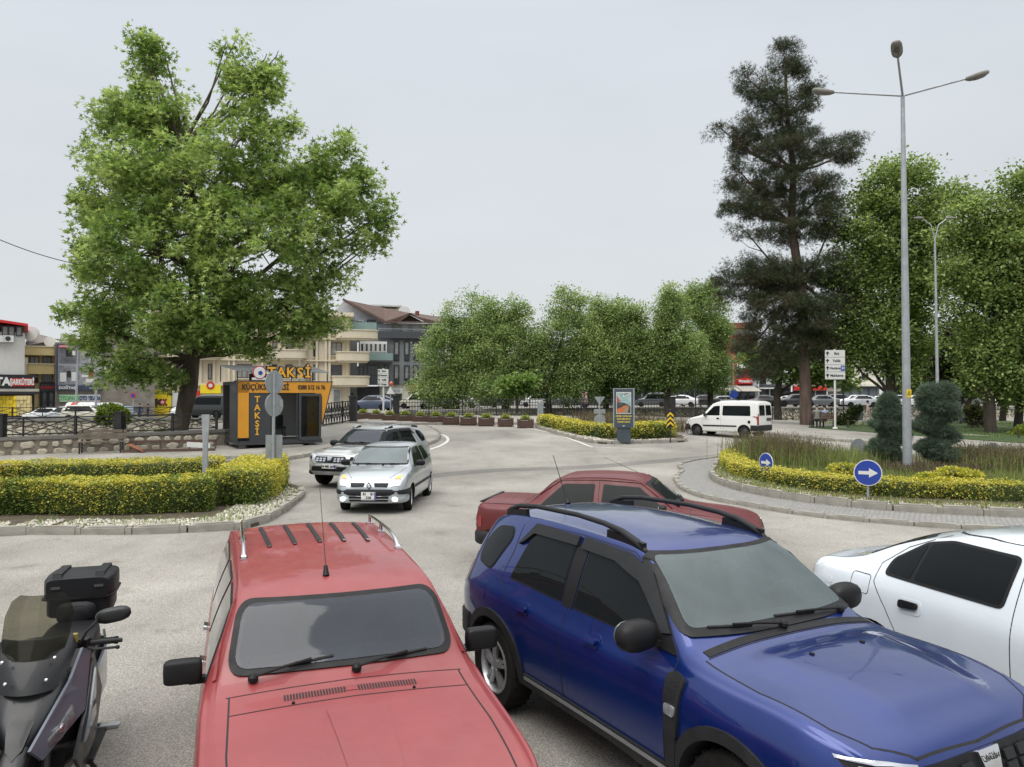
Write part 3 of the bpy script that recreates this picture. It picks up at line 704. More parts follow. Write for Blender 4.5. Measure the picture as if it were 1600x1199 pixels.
    def wheels(s, rim='alloy', turn=0):
        for i, (wu, wz, wr) in enumerate(s.s['wheels']):
            for sg in (1, -1):
                mb = MB(); wd = s.s.get('tw', .2); h = wd / 2
                rr = wr * .64
                mb.lathe([(rr, -h * .85), (wr * .93, -h), (wr * .985, -h * .8), (wr, -h * .4), (wr, h * .4), (wr * .985, h * .8), (wr * .93, h), (rr, h * .85), (rr * .97, h * .4), (rr * .97, -h * .4), (rr, -h * .85)], n=32, axis='y', cap=False)
                for k in range(28):
                    a = k * 2 * math.pi / 28
                    mb.box((math.cos(a) * wr * .995, 0, math.sin(a) * wr * .995), (.012, wd * .8, .012))
                w = mb.build('wheel', M_tyre, s.root, smooth=40)
                w.location = (wu - s.L / 2, sg * (s.Wm - .02 - h), wz)
                if i == 1 and turn: w.rotation_euler = (0, 0, turn)
                rb = MB(); q = sg
                rb.lathe([(rr * 1.0, q * h * .2), (rr * 1.0, q * h * .88), (rr * .94, q * h * .95), (rr * .88, q * h * .7), (rr * .86, q * h * .25), (rr * 1.0, q * h * .2)], n=32, axis='y', cap=False)
                if rim == 'alloy':
                    for k in range(5):
                        a = R(72 * k + 90)
                        for da in (-.13, .13):
                            rb.bar((math.cos(a + da * .6) * rr * .15, q * h * .75, math.sin(a + da * .6) * rr * .15), (math.cos(a + da) * rr * .93, q * h * .62, math.sin(a + da) * rr * .93), rr * .14, .03)
                    rb.lathe([(rr * .25, q * h * .3), (rr * .25, q * h * .82), (rr * .12, q * h * .9)], n=14, axis='y')
                else:
                    rb.lathe([(rr * .86, q * h * .3), (rr * .7, q * h * .5), (rr * .55, q * h * .75), (rr * .3, q * h * .7), (rr * .22, q * h * .95), (rr * .05, q * h * .97)], n=24, axis='y')
                rb.build('rim', M_rim if rim == 'alloy' else M_steel, w, smooth=40)
                if rim == 'alloy':
                    db = MB(); db.lathe([(rr * .95, q * h * .05), (rr * .94, q * h * .15)], n=24, axis='y'); db.build('hub_backing', M_under, w)
    def mirror(s, u, z, m, size=(.13, .11, .085), out_=.10, p=.75):
        for sg in (1, -1):
            h, n = s.ray('sl' if sg > 0 else 'sr', u, z)
            mb = MB(); c = Vector((h.x + .0, h.y + sg * (out_ + size[1] * .7), z + .04))
            mb.ell(c, (size[0] * .55, size[1], size[2]), 16, p=p)
            o = mb.build('wing_mirror', m, s.root, smooth=60)
            ar = MB(); ar.bar((h.x + .02, h.y - sg * .01, z - .02), (c.x, c.y - sg * size[1] * .5, c.z - .05), .09, .035); ar.build('mirror_arm', M_black, o)
            gl = MB(); gl.ell((c.x - size[0] * .45, c.y, c.z), (.02, size[1] * .85, size[2] * .82), 12, p=p); gl.build('mirror_glass', M_glass2, o, smooth=60)
    def plate(s, end, z, txt, w=.46, h=.105, y=0, two=None):
        hit, n = s.ray('front' if end > 0 else 'rear', y, z)
        x = hit.x + end * .035
        mb = MB(); mb.box((x, y, z), (.02, w, h)); pl = mb.build('number_plate', M_plate, s.root)
        b = MB(); b.box((x + end * .0105, y + (-end if end < 0 else end) * -w * .45 * (-1 if end > 0 else 1), z), (.004, w * .09, h * .96)); b.build('plate_band', M_pblue, pl)
        rot = (R(90), 0, R(90) if end > 0 else R(-90))
        if two:
            text(two, h * .46, (x + end * .013, y, z - h * .22), rot, M_ink, pl, bold=.002, ext=.001)
            text(txt, h * .46, (x + end * .013, y, z + h * .24), rot, M_ink, pl, bold=.002, ext=.001)
        else: text(txt, h * .9, (x + end * .013, y, z), rot, M_ink, pl, bold=.003, ext=.001)
    def bumper(s, end, z0, z1, m, uin=.35, out_=.02, name='bumper', round_=.04):
        us = np.linspace(0, uin, 10)
        if end > 0: us = s.L - us
        ws = inv_stations(us, s.s['W']); sg = 1 if end > 0 else -1
        x_end = s.L / 2 + out_ if end > 0 else -s.L / 2 - out_
        outer = [(u - s.L / 2, w + out_) for u, w in zip(us, ws)][::-1]
        e0 = outer[-1]
        outer[-1] = (x_end - sg * .03, e0[1] * .93); outer.append((x_end, e0[1] * .8))
        full = outer + [(x_end + sg * .012, e0[1] * .4), (x_end + sg * .015, 0), (x_end + sg * .012, -e0[1] * .4)] + [(x, -y) for x, y in outer[::-1]]
        inner = [(x - sg * .10, y * .9) for x, y in full]
        mb = MB(); n = len(full); zs = [(z0, .97), (z0 + round_, 1.0), (z1 - round_, 1.0), (z1, .975)]
        vs = []
        for z, k in zs: vs += [(x if abs(y) > 9 else (x - sg * (1 - k) * .8), y * k, z) for x, y in full]
        vs += [(x, y, z1) for x, y in inner] + [(x, y, z0) for x, y in inner]
        nr = 6; order = [0, 1, 2, 3, 4, 5]
        fs = []
        for a in range(nr):
            b = (a + 1) % nr
            for j in range(n - 1): fs.append((a * n + j, a * n + j + 1, b * n + j + 1, b * n + j))
        fs += [tuple(a * n for a in range(nr)), tuple(a * n + n - 1 for a in range(nr - 1, -1, -1))]
        mb.add(vs, fs); return mb.build(name, m, s.root, smooth=45)
def arch_poly(wu, wz, r0, r1, a0=-8, a1=188, n=22):
    p = [(wu + r1 * math.cos(R(a0 + (a1 - a0) * i / n)), wz + r1 * math.sin(R(a0 + (a1 - a0) * i / n))) for i in range(n + 1)]
    q = [(wu + r0 * math.cos(R(a0 + (a1 - a0) * i / n)), wz + r0 * math.sin(R(a0 + (a1 - a0) * i / n))) for i in range(n, -1, -1)]
    return p + q
def place(x, y, yaw, L, dz=0):                  # rear-centre pose -> centre of the car
    cx, cy = x + math.cos(yaw) * L / 2, y + math.sin(yaw) * L / 2
    return (cx, cy, G(cx, cy) + dz), yaw
def wiper(s, y0, y1, z0, z1, name='wiper'):
    a, n = s.ray('front', y0, z0); b, _ = s.ray('front', y1, z1)
    up = Vector((.012, 0, .012))
    mb = MB(); mb.tube([a + up * 2, (a + b) / 2 + up * 2.6, b + up * 2.2], .008, 6); o = mb.build(name, M_black, s.root)
    k = MB(); c = b; dy = (y1 - y0) * .42
    pts = []
    for i in range(7):
        t = -1 + 2 * i / 6; yy = y1 + dy * t * .95; zz = z1 + (z1 - z0) * .22 * t
        h, _ = s.ray('front', yy, zz); pts.append(h + up * .9)
    k.tube(pts, .0085, 6); k.build('wiper_blade', M_dark, o)
    p = MB(); p.ell(a + up, (.03, .03, .03), 10); p.build('wiper_pivot', M_black, o)

def frame_decal(c, name, rp, w, off=.010):
    k = len(rp); ins = []
    for i in range(k):
        a, b, d = Vector(rp[i - 1]), Vector(rp[i]), Vector(rp[(i + 1) % k]); t = (d - a).normalized(); ins.append(b + Vector((-t.y, t.x)) * w)
    return c.decal(name, [[rp[i], rp[(i + 1) % k], tuple(ins[(i + 1) % k]), tuple(ins[i])] for i in range(k)], 'front', M_black, off=off, deep=.02, grid=.1)
# ---- old red station wagon ---------------------------------------------------------------
SP_WAGON = dict(L=4.4, T=[(0, .93), (.05, 1.0), (.14, 1.2), (.26, 1.36), (.45, 1.415), (1.5, 1.45), (2.3, 1.435), (2.62, 1.405), (2.78, 1.345), (3.17, .975), (3.28, .945), (4.05, .87), (4.3, .81), (4.4, .72)],
    B=[(0, .9), (3.1, .90), (3.4, .87), (4.2, .80), (4.4, .68)], W=[(0, .74), (.25, .80), (1.2, .815), (3, .818), (4.1, .80), (4.4, .75)],
    R=[(0, .70), (.25, .665), (.45, .635), (2.3, .60), (2.74, .615), (3.15, .715), (3.5, .72), (4.4, .70)], Z=[(0, .38), (.4, .28), (.8, .22), (3.6, .22), (4.4, .34)],
    wheels=[(1.02, .29, .29), (3.48, .29, .29)], tw=.17, roof_drop=.075, crown=.03, belt_in=.965, edge=.94, ed=.22)
def station_wagon():
    loc, rz = place(-2.03, 7.44, -1.222, 4.4)
    root = thing('station_wagon', 'faded red old station wagon with chrome roof rails, parked beside the blue car', 'car', loc, rz)
    P = paint('faded_red_paint', (.235, .034, .036), .40, coat=.45, var=.12, dirt=.22)
    c = Car(SP_WAGON, root, P, M_glass3, nst=120)
    # windscreen with broad rubber
    ws = [(-.665, 1.0), (.665, 1.0), (.60, 1.34), (-.60, 1.34)]
    f = frame_decal(c, 'windscreen_rubber', rpoly(ws, .10, 6), .04)
    ws2 = [(-.625, 1.025), (.625, 1.025), (.568, 1.318), (-.568, 1.318)]
    c.decal('pane', rpoly(ws2, .085, 6), 'front', G_wag, off=.014, deep=.004, parent=f)
    c.cabin(rpoly([(y * .97, z * .96 + .047) for y, z in ws2], .08, 4), 1.2, 2.86, .62, .60, 1.30)
    c.window([(.30, .96), (1.22, .96), (1.24, 1.30), (.42, 1.30)], 'sl', r=.05); c.window([(.30, .96), (1.22, .96), (1.24, 1.30), (.42, 1.30)], 'sr', r=.05)
    for md in ('sl', 'sr'):
        c.window([(1.30, .96), (2.02, .95), (2.02, 1.315), (1.33, 1.31)], md, r=.04)
        c.window([(2.10, .95), (2.98, .94), (2.66, 1.29), (2.10, 1.315)], md, r=.04)
        g = c.decal('rain_gutter', stroke([(.3, 1.345), (1.3, 1.365), (2.4, 1.355), (2.66, 1.32), (3.05, .98)], .014), md, P, off=.012)
        c.decal('door_handle', rpoly([(1.36, .82), (1.48, .82), (1.48, .85), (1.36, .85)], .01), md, M_chrome, off=.03, deep=.03)
        c.decal('door_handle', rpoly([(2.16, .82), (2.28, .82), (2.28, .85), (2.16, .85)], .01), md, M_chrome, off=.03, deep=.03)
        c.decal('side_moulding', [(1.35, .50), (3.1, .50), (3.1, .53), (1.35, .53)], md, M_black, off=.01)
    c.seam([(1.26, 1.33), (1.24, .9), (1.38, .62), (1.4, .3)]); c.seam([(2.06, 1.33), (2.06, .27)]); c.seam([(3.02, .93), (3.06, .6), (3.02, .27)])
    # bonnet, cowl and vents
    c.seam([(3.22, -.66), (3.22, .66)], 'top', .006, 'bonnet_seam'); c.seam([(3.40, -.64), (3.40, .64)], 'top', .008, 'bonnet_seam')
    for sg in (1, -1): c.seam([(3.22, .645 * sg), (3.8, .655 * sg), (4.36, .64 * sg)], 'top', .009, 'bonnet_seam')
    c.decal('bonnet_ridge', rpoly([(3.5, -.16), (4.36, -.11), (4.36, .11), (3.5, .16)], .03), 'top', P, off=.006, deep=.012)
    for k in range(46):
        y = -.36 + .72 * k / 45
        if 21 <= k <= 24: continue
        c.decal('vent_slot', [(3.285, y - .0045), (3.345, y - .0045), (3.345, y + .0045), (3.285, y + .0045)], 'top', M_dark, off=.002, deep=0, grid=1)
    c.decal('vent_badge', [(3.29, -.03), (3.335, -.03), (3.335, .03), (3.29, .03)], 'top', P, off=.004, deep=.004)
    for y in (-.32, .34):
        c.decal('washer_jet', rpoly([(3.375, y - .008), (3.39, y - .008), (3.39, y + .008), (3.375, y + .008)], .006), 'top', M_black, off=.01)
    # roof strips and chrome side rails
    for k in range(5):
        y = -.40 + .2 * k; y2 = y * .92
        st = c.decal('roof_strip', [(.62, y - .016), (.62, y + .016), (1.62, y2 + .016), (1.62, y2 - .016)], 'top', M_trim, off=.012, deep=.014)
        for u in (.62, 1.62):
            yy = y if u < 1 else y2; c.decal('end_clip', [(u - .02, yy - .012), (u - .02, yy + .012), (u + .02, yy + .012), (u + .02, yy - .012)], 'top', M_chrome, off=.015, deep=.005, parent=st)
    for sg in (1, -1):
        pts = []
        for u, h in ((.55, .075), (.8, .08), (1.1, .08), (1.4, .08), (1.62, .075), (1.78, .05), (1.86, .015)):
            p, n = c.ray('top', u, sg * .555); pts.append(p + Vector((0, 0, h)))
        mb = MB(); mb.tube(pts, [.012] * 5 + [.014, .018], 8); rl = mb.build('roof_rail', M_chrome, root, smooth=50)
        for u in (.57, 1.15):
            p, n = c.ray('top', u, sg * .555); q = MB(); q.tube([p, p + Vector((0, 0, .08))], .014, 8); q.box((p.x, p.y, p.z + .008), (.09, .05, .016)); q.build('rail_foot', M_chrome, rl, smooth=40)
        p, n = c.ray('top', 1.88, sg * .555); q = MB(); q.box((p.x, p.y, p.z + .006), (.08, .05, .014)); q.build('rail_foot', M_chrome, rl)
    # aerial
    p, n = c.ray('top', 2.58, -.06); mb = MB(); mb.tube([p, p + Vector((-.03, 0, .06))], [.022, .012], 8); a = mb.build('aerial_base', M_black, root, smooth=50)
    mb = MB(); mb.tube([p + Vector((-.03, 0, .06)), p + Vector((-.42, .0, .55))], [.0028, .0018], 5); mb.build('aerial_rod', M_black, a)
    # square door mirrors
    for sg in (1, -1):
        h, n = c.ray('sl' if sg > 0 else 'sr', 2.86, .93)
        mb = MB(); cc = Vector((h.x + .03, h.y + sg * .115, 1.0)); mb.ell(cc, (.045, .105, .068), 16, p=.35); o = mb.build('wing_mirror', M_black, root, smooth=50)
        ar = MB(); ar.bar((h.x + .01, h.y - sg * .02, .94), (cc.x, cc.y - sg * .03, .945), .06, .035); ar.build('mirror_arm', M_black, o)
    wiper(c, .05, .36, .985, 1.02); wiper(c, -.52, -.2, .985, 1.035)
    # behind the visible part of the car: front end
    c.decal('grille', rpoly([(-.5, .56), (.5, .56), (.5, .70), (-.5, .70)], .03), 'front', M_black, off=.012)
    for y in (-.6, .6): c.decal('headlight', rpoly([(y - .1, .56), (y + .1, .56), (y + .1, .70), (y - .1, .70)], .03), 'front', M_lens, off=.015)
    c.bumper(1, .40, .52, M_black, .3); c.bumper(-1, .40, .52, M_black, .3)
    c.wheels('steel')
    # things on the dash seen through the glass edge
    return c
# ---- SUV used twice ---------------------------------------------------------------------
SP_SUV = dict(L=4.34, T=[(0, .92), (.04, 1.02), (.12, 1.18), (.24, 1.40), (.42, 1.555), (.7, 1.605), (1.4, 1.635), (2.2, 1.615), (2.42, 1.585), (2.55, 1.53), (3.15, 1.135), (3.28, 1.10), (3.8, 1.055), (4.12, .99), (4.26, .91), (4.34, .72)],
    B=[(0, .86), (.4, 1.06), (1.0, 1.06), (1.8, 1.0), (3.1, .985), (3.7, .98), (4.15, .90), (4.34, .64)], W=[(0, .68), (.12, .80), (.4, .885), (.8, .905), (1.3, .875), (2, .868), (2.9, .875), (3.45, .905), (3.9, .88), (4.16, .80), (4.28, .70), (4.34, .58)],
    R=[(0, .66), (.2, .62), (.5, .60), (1.4, .61), (2.45, .60), (3.15, .76), (3.6, .78), (4.1, .74), (4.34, .6)], Z=[(0, .48), (.4, .38), (.7, .30), (3.7, .30), (4.34, .40)],
    wheels=[(.83, .35, .35), (3.50, .35, .35)], tw=.215, roof_drop=.085, crown=.03, belt_in=.94, arch=.405, sh=1.0, dome=(3.22, 4.16, .56, .40, .032))
def suv(name, label, col_mat, loc, rz, front='new', turn=0, plate=None, glassm=None):
    root = thing(name, label, 'car', loc, rz)
    c = Car(SP_SUV, root, col_mat, M_glass, nst=120); P = col_mat
    ws = [(-.735, 1.145), (.735, 1.145), (.585, 1.535), (-.585, 1.535)]
    f = frame_decal(c, 'windscreen_surround', rpoly(ws, .05, 4), .045, .010)
    c.decal('pane', rpoly([(-.685, 1.18), (.685, 1.18), (.56, 1.515), (-.56, 1.515)], .05, 4), 'front', G_suv if glassm is None else G_wag, off=.012, deep=.004, parent=f)
    c.cabin(rpoly([(y * .97, z) for y, z in [(-.685, 1.185), (.685, 1.185), (.555, 1.505), (-.555, 1.505)]], .04, 3), 1.2, 2.90, .72, .64, 1.48)
    c.decal('sensor_panel', rpoly([(-.13, 1.45), (.13, 1.45), (.15, 1.50), (-.15, 1.50)], .015), 'front', M_trim, off=.0105, deep=.002, parent=f)
    for md in ('sl', 'sr'):
        c.window([(.42, 1.14), (.70, 1.10), (.86, 1.38), (.80, 1.47), (.52, 1.44), (.40, 1.30)], md, 'quarter_window', r=.07)
        c.window([(1.02, 1.10), (1.74, 1.07), (1.74, 1.475), (1.14, 1.475)], md, r=.03)
        c.window([(1.90, 1.065), (2.93, 1.05), (2.50, 1.42), (2.28, 1.47), (1.90, 1.48)], md, r=.03)
        c.decal('door_pillar', [(1.75, 1.06), (1.89, 1.055), (1.89, 1.49), (1.75, 1.49)], md, M_black, off=.005)
        c.decal('mirror_triangle', [(2.72, 1.06), (3.0, 1.05), (2.80, 1.22)], md, M_black, off=.012)
        # wind deflectors
        c.decal('wind_deflector', [(1.0, 1.36), (1.06, 1.38), (1.16, 1.46), (1.76, 1.465), (1.76, 1.53), (1.14, 1.53)], md, M_trim, off=.026, deep=.03)
        c.decal('wind_deflector', [(1.82, 1.455), (2.22, 1.44), (2.50, 1.36), (2.84, 1.13), (2.90, 1.14), (2.58, 1.43), (2.34, 1.51), (1.82, 1.535)], md, M_trim, off=.026, deep=.03)
        for wu in (.83, 3.50):
            c.decal('arch_cladding', arch_poly(wu, .35, .405, .475), md, M_trim, off=.016, deep=.022)
        c.decal('sill_cladding', [(1.29, .30), (3.04, .30), (3.0, .44), (1.32, .44)], md, M_trim, off=.018, deep=.02)
        c.decal('sill_strip', [(1.34, .40), (3.0, .40), (3.0, .425), (1.34, .425)], md, M_rim, off=.022, deep=.01)
        for u in (1.22, 2.12):
            hd = c.decal('handle_recess', rpoly([(u, .88), (u + .17, .88), (u + .17, .98), (u, .98)], .05, 5), md, P, off=.006, deep=.008)
            c.decal('door_handle', rpoly([(u + .02, .905), (u + .155, .91), (u + .155, .945), (u + .02, .94)], .015), md, P, off=.035, deep=.02)
        c.decal('fuel_flap', rpoly([(.50, .86), (.72, .86), (.72, 1.02), (.50, 1.02)], .04), md, P, off=.004, deep=.006) if md == 'sr' else None
        c.decal('tail_light', rpoly([(-.02, .84), (.13, .88), (.18, 1.10), (.05, 1.12)], .03), md, M_red, off=.01)
        if front == 'new':
            vt = c.decal('wing_vent', rpoly([(3.00, .62), (3.10, .62), (3.14, .96), (3.05, .985), (2.98, .95)], .02), md, M_trim, off=.02, deep=.022)
            for k in range(6): c.decal('vent_rib', stroke([(3.02, .84 + k * .02), (3.09, .835 + k * .02)], .008), md, M_dark, off=.023, deep=0, parent=vt)
            c.decal('side_repeater', rpoly([(3.01, .75), (3.10, .75), (3.105, .81), (3.01, .81)], .02), md, M_lens, off=.03, deep=.02, parent=vt)
            c.decal('vent_drop', [(2.99, .44), (3.07, .44), (3.10, .62), (3.0, .62)], md, M_trim, off=.019, deep=.02)
    c.seam([(.92, 1.50), (.95, 1.3), (.90, 1.08), (1.05, .98), (1.20, .78), (1.26, .44)]); c.seam([(1.82, 1.52), (1.82, 1.0), (1.86, .44)])
    c.seam([(2.56, 1.44), (2.93, 1.12), (3.02, 1.03), (2.98, .8), (2.96, .44)]); c.seam([(1.12, 1.535), (1.8, 1.545), (2.35, 1.525), (2.6, 1.42)], w=.006)
    # roof rails
    for sg in (1, -1):
        pts = []; fl = [(.50, .0), (.56, .045), (.72, .075), (1.0, .085), (1.6, .088), (1.95, .082), (2.15, .065), (2.32, .03), (2.42, .0)]
        rr = [.016, .022, .021, .020, .020, .021, .024, .027, .016]
        for u, h in fl:
            p, n = c.ray('top', u, sg * .555); pts.append(p + Vector((0, 0, h)))
        mb = MB(); mb.tube(pts, rr, 8); rl = mb.build('roof_rail', M_trim if front == 'new' else M_rim, root, smooth=60)
        for u0, u1 in ((.52, .85), (2.0, 2.40)):
            p, n = c.ray('top', u0, sg * .555); q, n = c.ray('top', u1, sg * .555); f_ = MB(); f_.bar(p + Vector((0, 0, .02)), q + Vector((0, 0, .02)), .035, .06); f_.build('rail_foot', M_black, rl)
    # bonnet
    c.seam([(3.185, -.72), (3.185, .72)], 'top', .008, 'bonnet_seam')
    for sg in (1, -1):
        c.seam([(3.185, .745 * sg), (3.6, .77 * sg), (4.0, .73 * sg), (4.16, .64 * sg), (4.255, .45 * sg), (4.275, 0)], 'top', .009, 'bonnet_seam')
        c.decal('washer_jet', rpoly([(3.46, sg * .22 - .012), (3.49, sg * .22 - .012), (3.49, sg * .22 + .012), (3.46, sg * .22 + .012)], .01), 'top', M_black, off=.008)
    c.decal('scuttle_panel', [(3.12, -.71), (3.175, -.71), (3.175, .71), (3.12, .71)], 'top', M_black, off=.004)
    wiper(c, -.05, -.42, 1.15, 1.175); wiper(c, .55, .12, 1.15, 1.18)
    # face
    gr = c.decal('grille', rpoly([(-.46, .70), (.46, .70), (.50, .86), (-.50, .86)], .03), 'front', M_black, off=.014)
    for k in range(8):
        y = -.40 + .8 * k / 7
        if abs(y) < .1: continue
        for z in (.745, .80):
            c.decal('grille_block', rpoly([(y - .04, z - .02), (y + .04, z - .02), (y + .04, z + .025), (y - .04, z + .025)], .01), 'front', M_trim if front == 'new' else M_chrome, off=.03, parent=gr)
    bd = c.decal('badge', rpoly([(-.085, .86), (.085, .86), (.055, .745), (-.055, .745)], .012), 'front', M_chrome, off=.04, deep=.03)
    h, n = c.ray('front', 0, .82)
    if front == 'new': text('DACIA', .04, (h.x + .045, 0, .835), (R(90), 0, R(90)), M_ink, bd, ext=.001)
    for sg in (1, -1):
        if front == 'new':
            hl = c.decal('headlight', rpoly([(.49 * sg, .72), (.49 * sg, .86), (.70 * sg, .90), (.795 * sg, .91), (.76 * sg, .78), (.66 * sg, .73)], .02), 'front', M_black, off=.006)
            c.decal('headlight_bowl', rpoly([(.52 * sg, .75), (.52 * sg, .85), (.62 * sg, .865), (.62 * sg, .755)], .02), 'front', M_lens, off=.014, parent=hl)
            c.decal('headlight_bowl', rpoly([(.64 * sg, .765), (.64 * sg, .87), (.755 * sg, .895), (.73 * sg, .79)], .02), 'front', M_lens, off=.014, parent=hl)
            c.decal('lamp_trim', stroke([(.49 * sg, .865), (.70 * sg, .905), (.79 * sg, .91)], .014), 'front', M_chrome, off=.018, parent=hl)
        else:
            hl = c.decal('headlight', rpoly([(.44 * sg, .74), (.44 * sg, .90), (.72 * sg, .90), (.74 * sg, .74)], .03), 'front', M_lens, off=.010)
            c.decal('headlight_bowl', rpoly([(.50 * sg, .77), (.50 * sg, .87), (.60 * sg, .87), (.60 * sg, .77)], .04), 'front', M_chrome, off=.018, parent=hl)
            c.decal('headlight_bowl', rpoly([(.62 * sg, .77), (.62 * sg, .87), (.70 * sg, .87), (.70 * sg, .77)], .03), 'front', M_black, off=.018, parent=hl)
            c.decal('headlight', [(3.95, .78), (4.18, .80), (4.18, .90), (3.98, .88)], 'sl' if sg > 0 else 'sr', M_lens, off=.008)
    c.decal('lower_grille', rpoly([(-.60, .47), (.60, .47), (.56, .60), (-.56, .60)], .03), 'front', M_black, off=.02)
    c.bumper(1, .36, .62 if front == 'new' else .50, P if front == 'new' else M_trim, .45, .012)
    if front != 'new':
        c.bumper(1, .50, .68, P, .45, .006, 'upper_bumper'); c.decal('skid_plate', rpoly([(-.5, .40), (.5, .40), (.55, .47), (-.55, .47)], .03), 'front', M_rim, off=.04)
        c.plate(1, .60, plate or '34 MR 6691')
    c.bumper(-1, .46, .70, M_trim, .4, .02)
    c.decal('rear_window', rpoly([(-.58, 1.16), (.58, 1.16), (.52, 1.46), (-.52, 1.46)], .06), 'rear', M_glass, off=.006)
    c.mirror(2.80, 1.10, M_black, (.15, .145, .095), .06, .8)
    c.wheels('alloy', turn)
    # short aerial at the roof's rear
    p, n = c.ray('top', .62, 0); mb = MB(); mb.tube([p, p + Vector((-.02, 0, .04))], [.03, .014], 8); a = mb.build('aerial_base', M_black, root, smooth=50)
    mb = MB(); mb.tube([p + Vector((-.02, 0, .04)), p + Vector((-.25, 0, .42))], [.005, .003], 5); mb.build('aerial_rod', M_black, a)
    return c
# ---- red saloon -------------------------------------------------------------------------
SP_RED = dict(L=4.15, T=[(0, .80), (.04, .95), (.10, .985), (.62, .99), (.80, 1.02), (1.20, 1.33), (1.38, 1.385), (1.9, 1.405), (2.35, 1.38), (2.50, 1.335), (3.02, .985), (3.12, .955), (3.8, .87), (4.08, .80), (4.15, .70)],
    B=[(0, .78), (.1, .90), (2.8, .90), (3.1, .88), (3.9, .80), (4.15, .62)], W=[(0, .72), (.2, .80), (1, .825), (3.2, .825), (3.9, .78), (4.15, .70)],
    R=[(0, .68), (.7, .66), (1.25, .575), (2.4, .565), (3.0, .67), (3.6, .70), (4.15, .64)], Z=[(0, .38), (.4, .26), (.7, .22), (3.5, .22), (4.15, .32)],
    wheels=[(.86, .28, .28), (3.34, .28, .28)], tw=.17, roof_drop=.05, belt_in=.965, edge=.94, ed=.25)
def red_saloon():
    loc, rz = place(-.36, 12.25, -.27, 4.15)
    root = thing('saloon_car', 'dark red old saloon with tinted side glass driving past behind the blue car', 'car', loc, rz)
    P = paint('dark_red_paint', (.105, .008, .010), .45, coat=.15, dirt=.15)
    c = Car(SP_RED, root, P, M_glass, nst=90)
    for md in ('sl', 'sr'):
        c.window([(.98, .955), (1.78, .945), (1.80, 1.29), (1.34, 1.28)], md, r=.025)
        c.window([(1.90, .945), (2.86, .935), (2.44, 1.26), (1.92, 1.29)], md, r=.025)
        c.decal('side_moulding', [(.2, .56), (3.95, .56), (3.95, .59), (.2, .59)], md, M_black, off=.012)
        c.decal('rain_gutter', stroke([(.98, 1.12), (1.3, 1.335), (1.9, 1.35), (2.46, 1.32), (2.9, .99)], .014), md, P, off=.014)
        c.decal('fuel_cap', rpoly([(.78, .86), (.86, .86), (.86, .94), (.78, .94)], .035), md, M_black, off=.006)
        c.decal('tail_light', rpoly([(.0, .62), (.12, .62), (.12, .78), (.0, .80)], .02), md, M_red, off=.01)
        c.decal('indicator', rpoly([(4.0, .62), (4.12, .62), (4.12, .74), (4.0, .74)], .02), md, M_amber, off=.01)
        for u in (1.1, 2.1): c.decal('door_handle', rpoly([(u, .83), (u + .13, .83), (u + .13, .86), (u, .86)], .01), md, M_black, off=.02)
    c.window([(-.60, 1.0), (.60, 1.0), (.52, 1.315), (-.52, 1.315)], 'front', 'windscreen', r=.06, frame=.025, gm=M_glass3)
    c.window([(-.60, 1.035), (.60, 1.035), (.52, 1.30), (-.52, 1.30)], 'rear', 'rear_window', r=.06, frame=.03, gm=M_glass2)
    c.seam([(1.05, .93), (1.1, .6), (1.2, .25)]); c.seam([(1.86, 1.33), (1.86, .25)]); c.seam([(2.96, .9), (2.96, .3)])
    c.seam([(3.14, -.66), (3.14, .66)], 'top', .01, 'bonnet_seam'); c.seam([(.74, -.64), (.74, .64)], 'top', .01, 'boot_seam')
    for sg in (1, -1): c.seam([(3.14, .68 * sg), (4.05, .68 * sg)], 'top', .009, 'bonnet_seam'); c.seam([(.05, .66 * sg), (.7, .66 * sg)], 'top', .009, 'boot_seam')
    p0 = MB()
    for sg in (1, -1): pass
    h, n = c.ray('top', .06, 0); p0.bar((h.x, -.60, h.z + .004), (h.x, .60, h.z + .004), .04, .02); p0.build('boot_lip', M_black, root)
    c.decal('headlight', rpoly([(-.68, .60), (-.42, .60), (-.42, .74), (-.68, .74)], .02), 'front', M_lens, off=.012)
    c.decal('headlight', rpoly([(.68, .60), (.42, .60), (.42, .74), (.68, .74)], .02), 'front', M_lens, off=.012)
    c.decal('grille', rpoly([(-.4, .6), (.4, .6), (.4, .73), (-.4, .73)], .02), 'front', M_black, off=.01)
    c.decal('tail_panel', rpoly([(-.66, .62), (.66, .62), (.66, .78), (-.66, .78)], .02), 'rear', M_red, off=.008)
    c.bumper(1, .36, .54, M_black, .4, .03); c.bumper(-1, .36, .56, M_trim, .5, .04)
    c.mirror(2.78, .95, M_black, (.10, .10, .065), .05, .5)
    p, n = c.ray('top', 2.3, .45); mb = MB(); mb.tube([p, p + Vector((-.55, .1, .22))], [.004, .002], 5); mb.build('aerial', M_black, root)
    c.wheels('steel'); wiper(c, .05, .34, 1.0, 1.03); wiper(c, -.5, -.2, 1.0, 1.03)
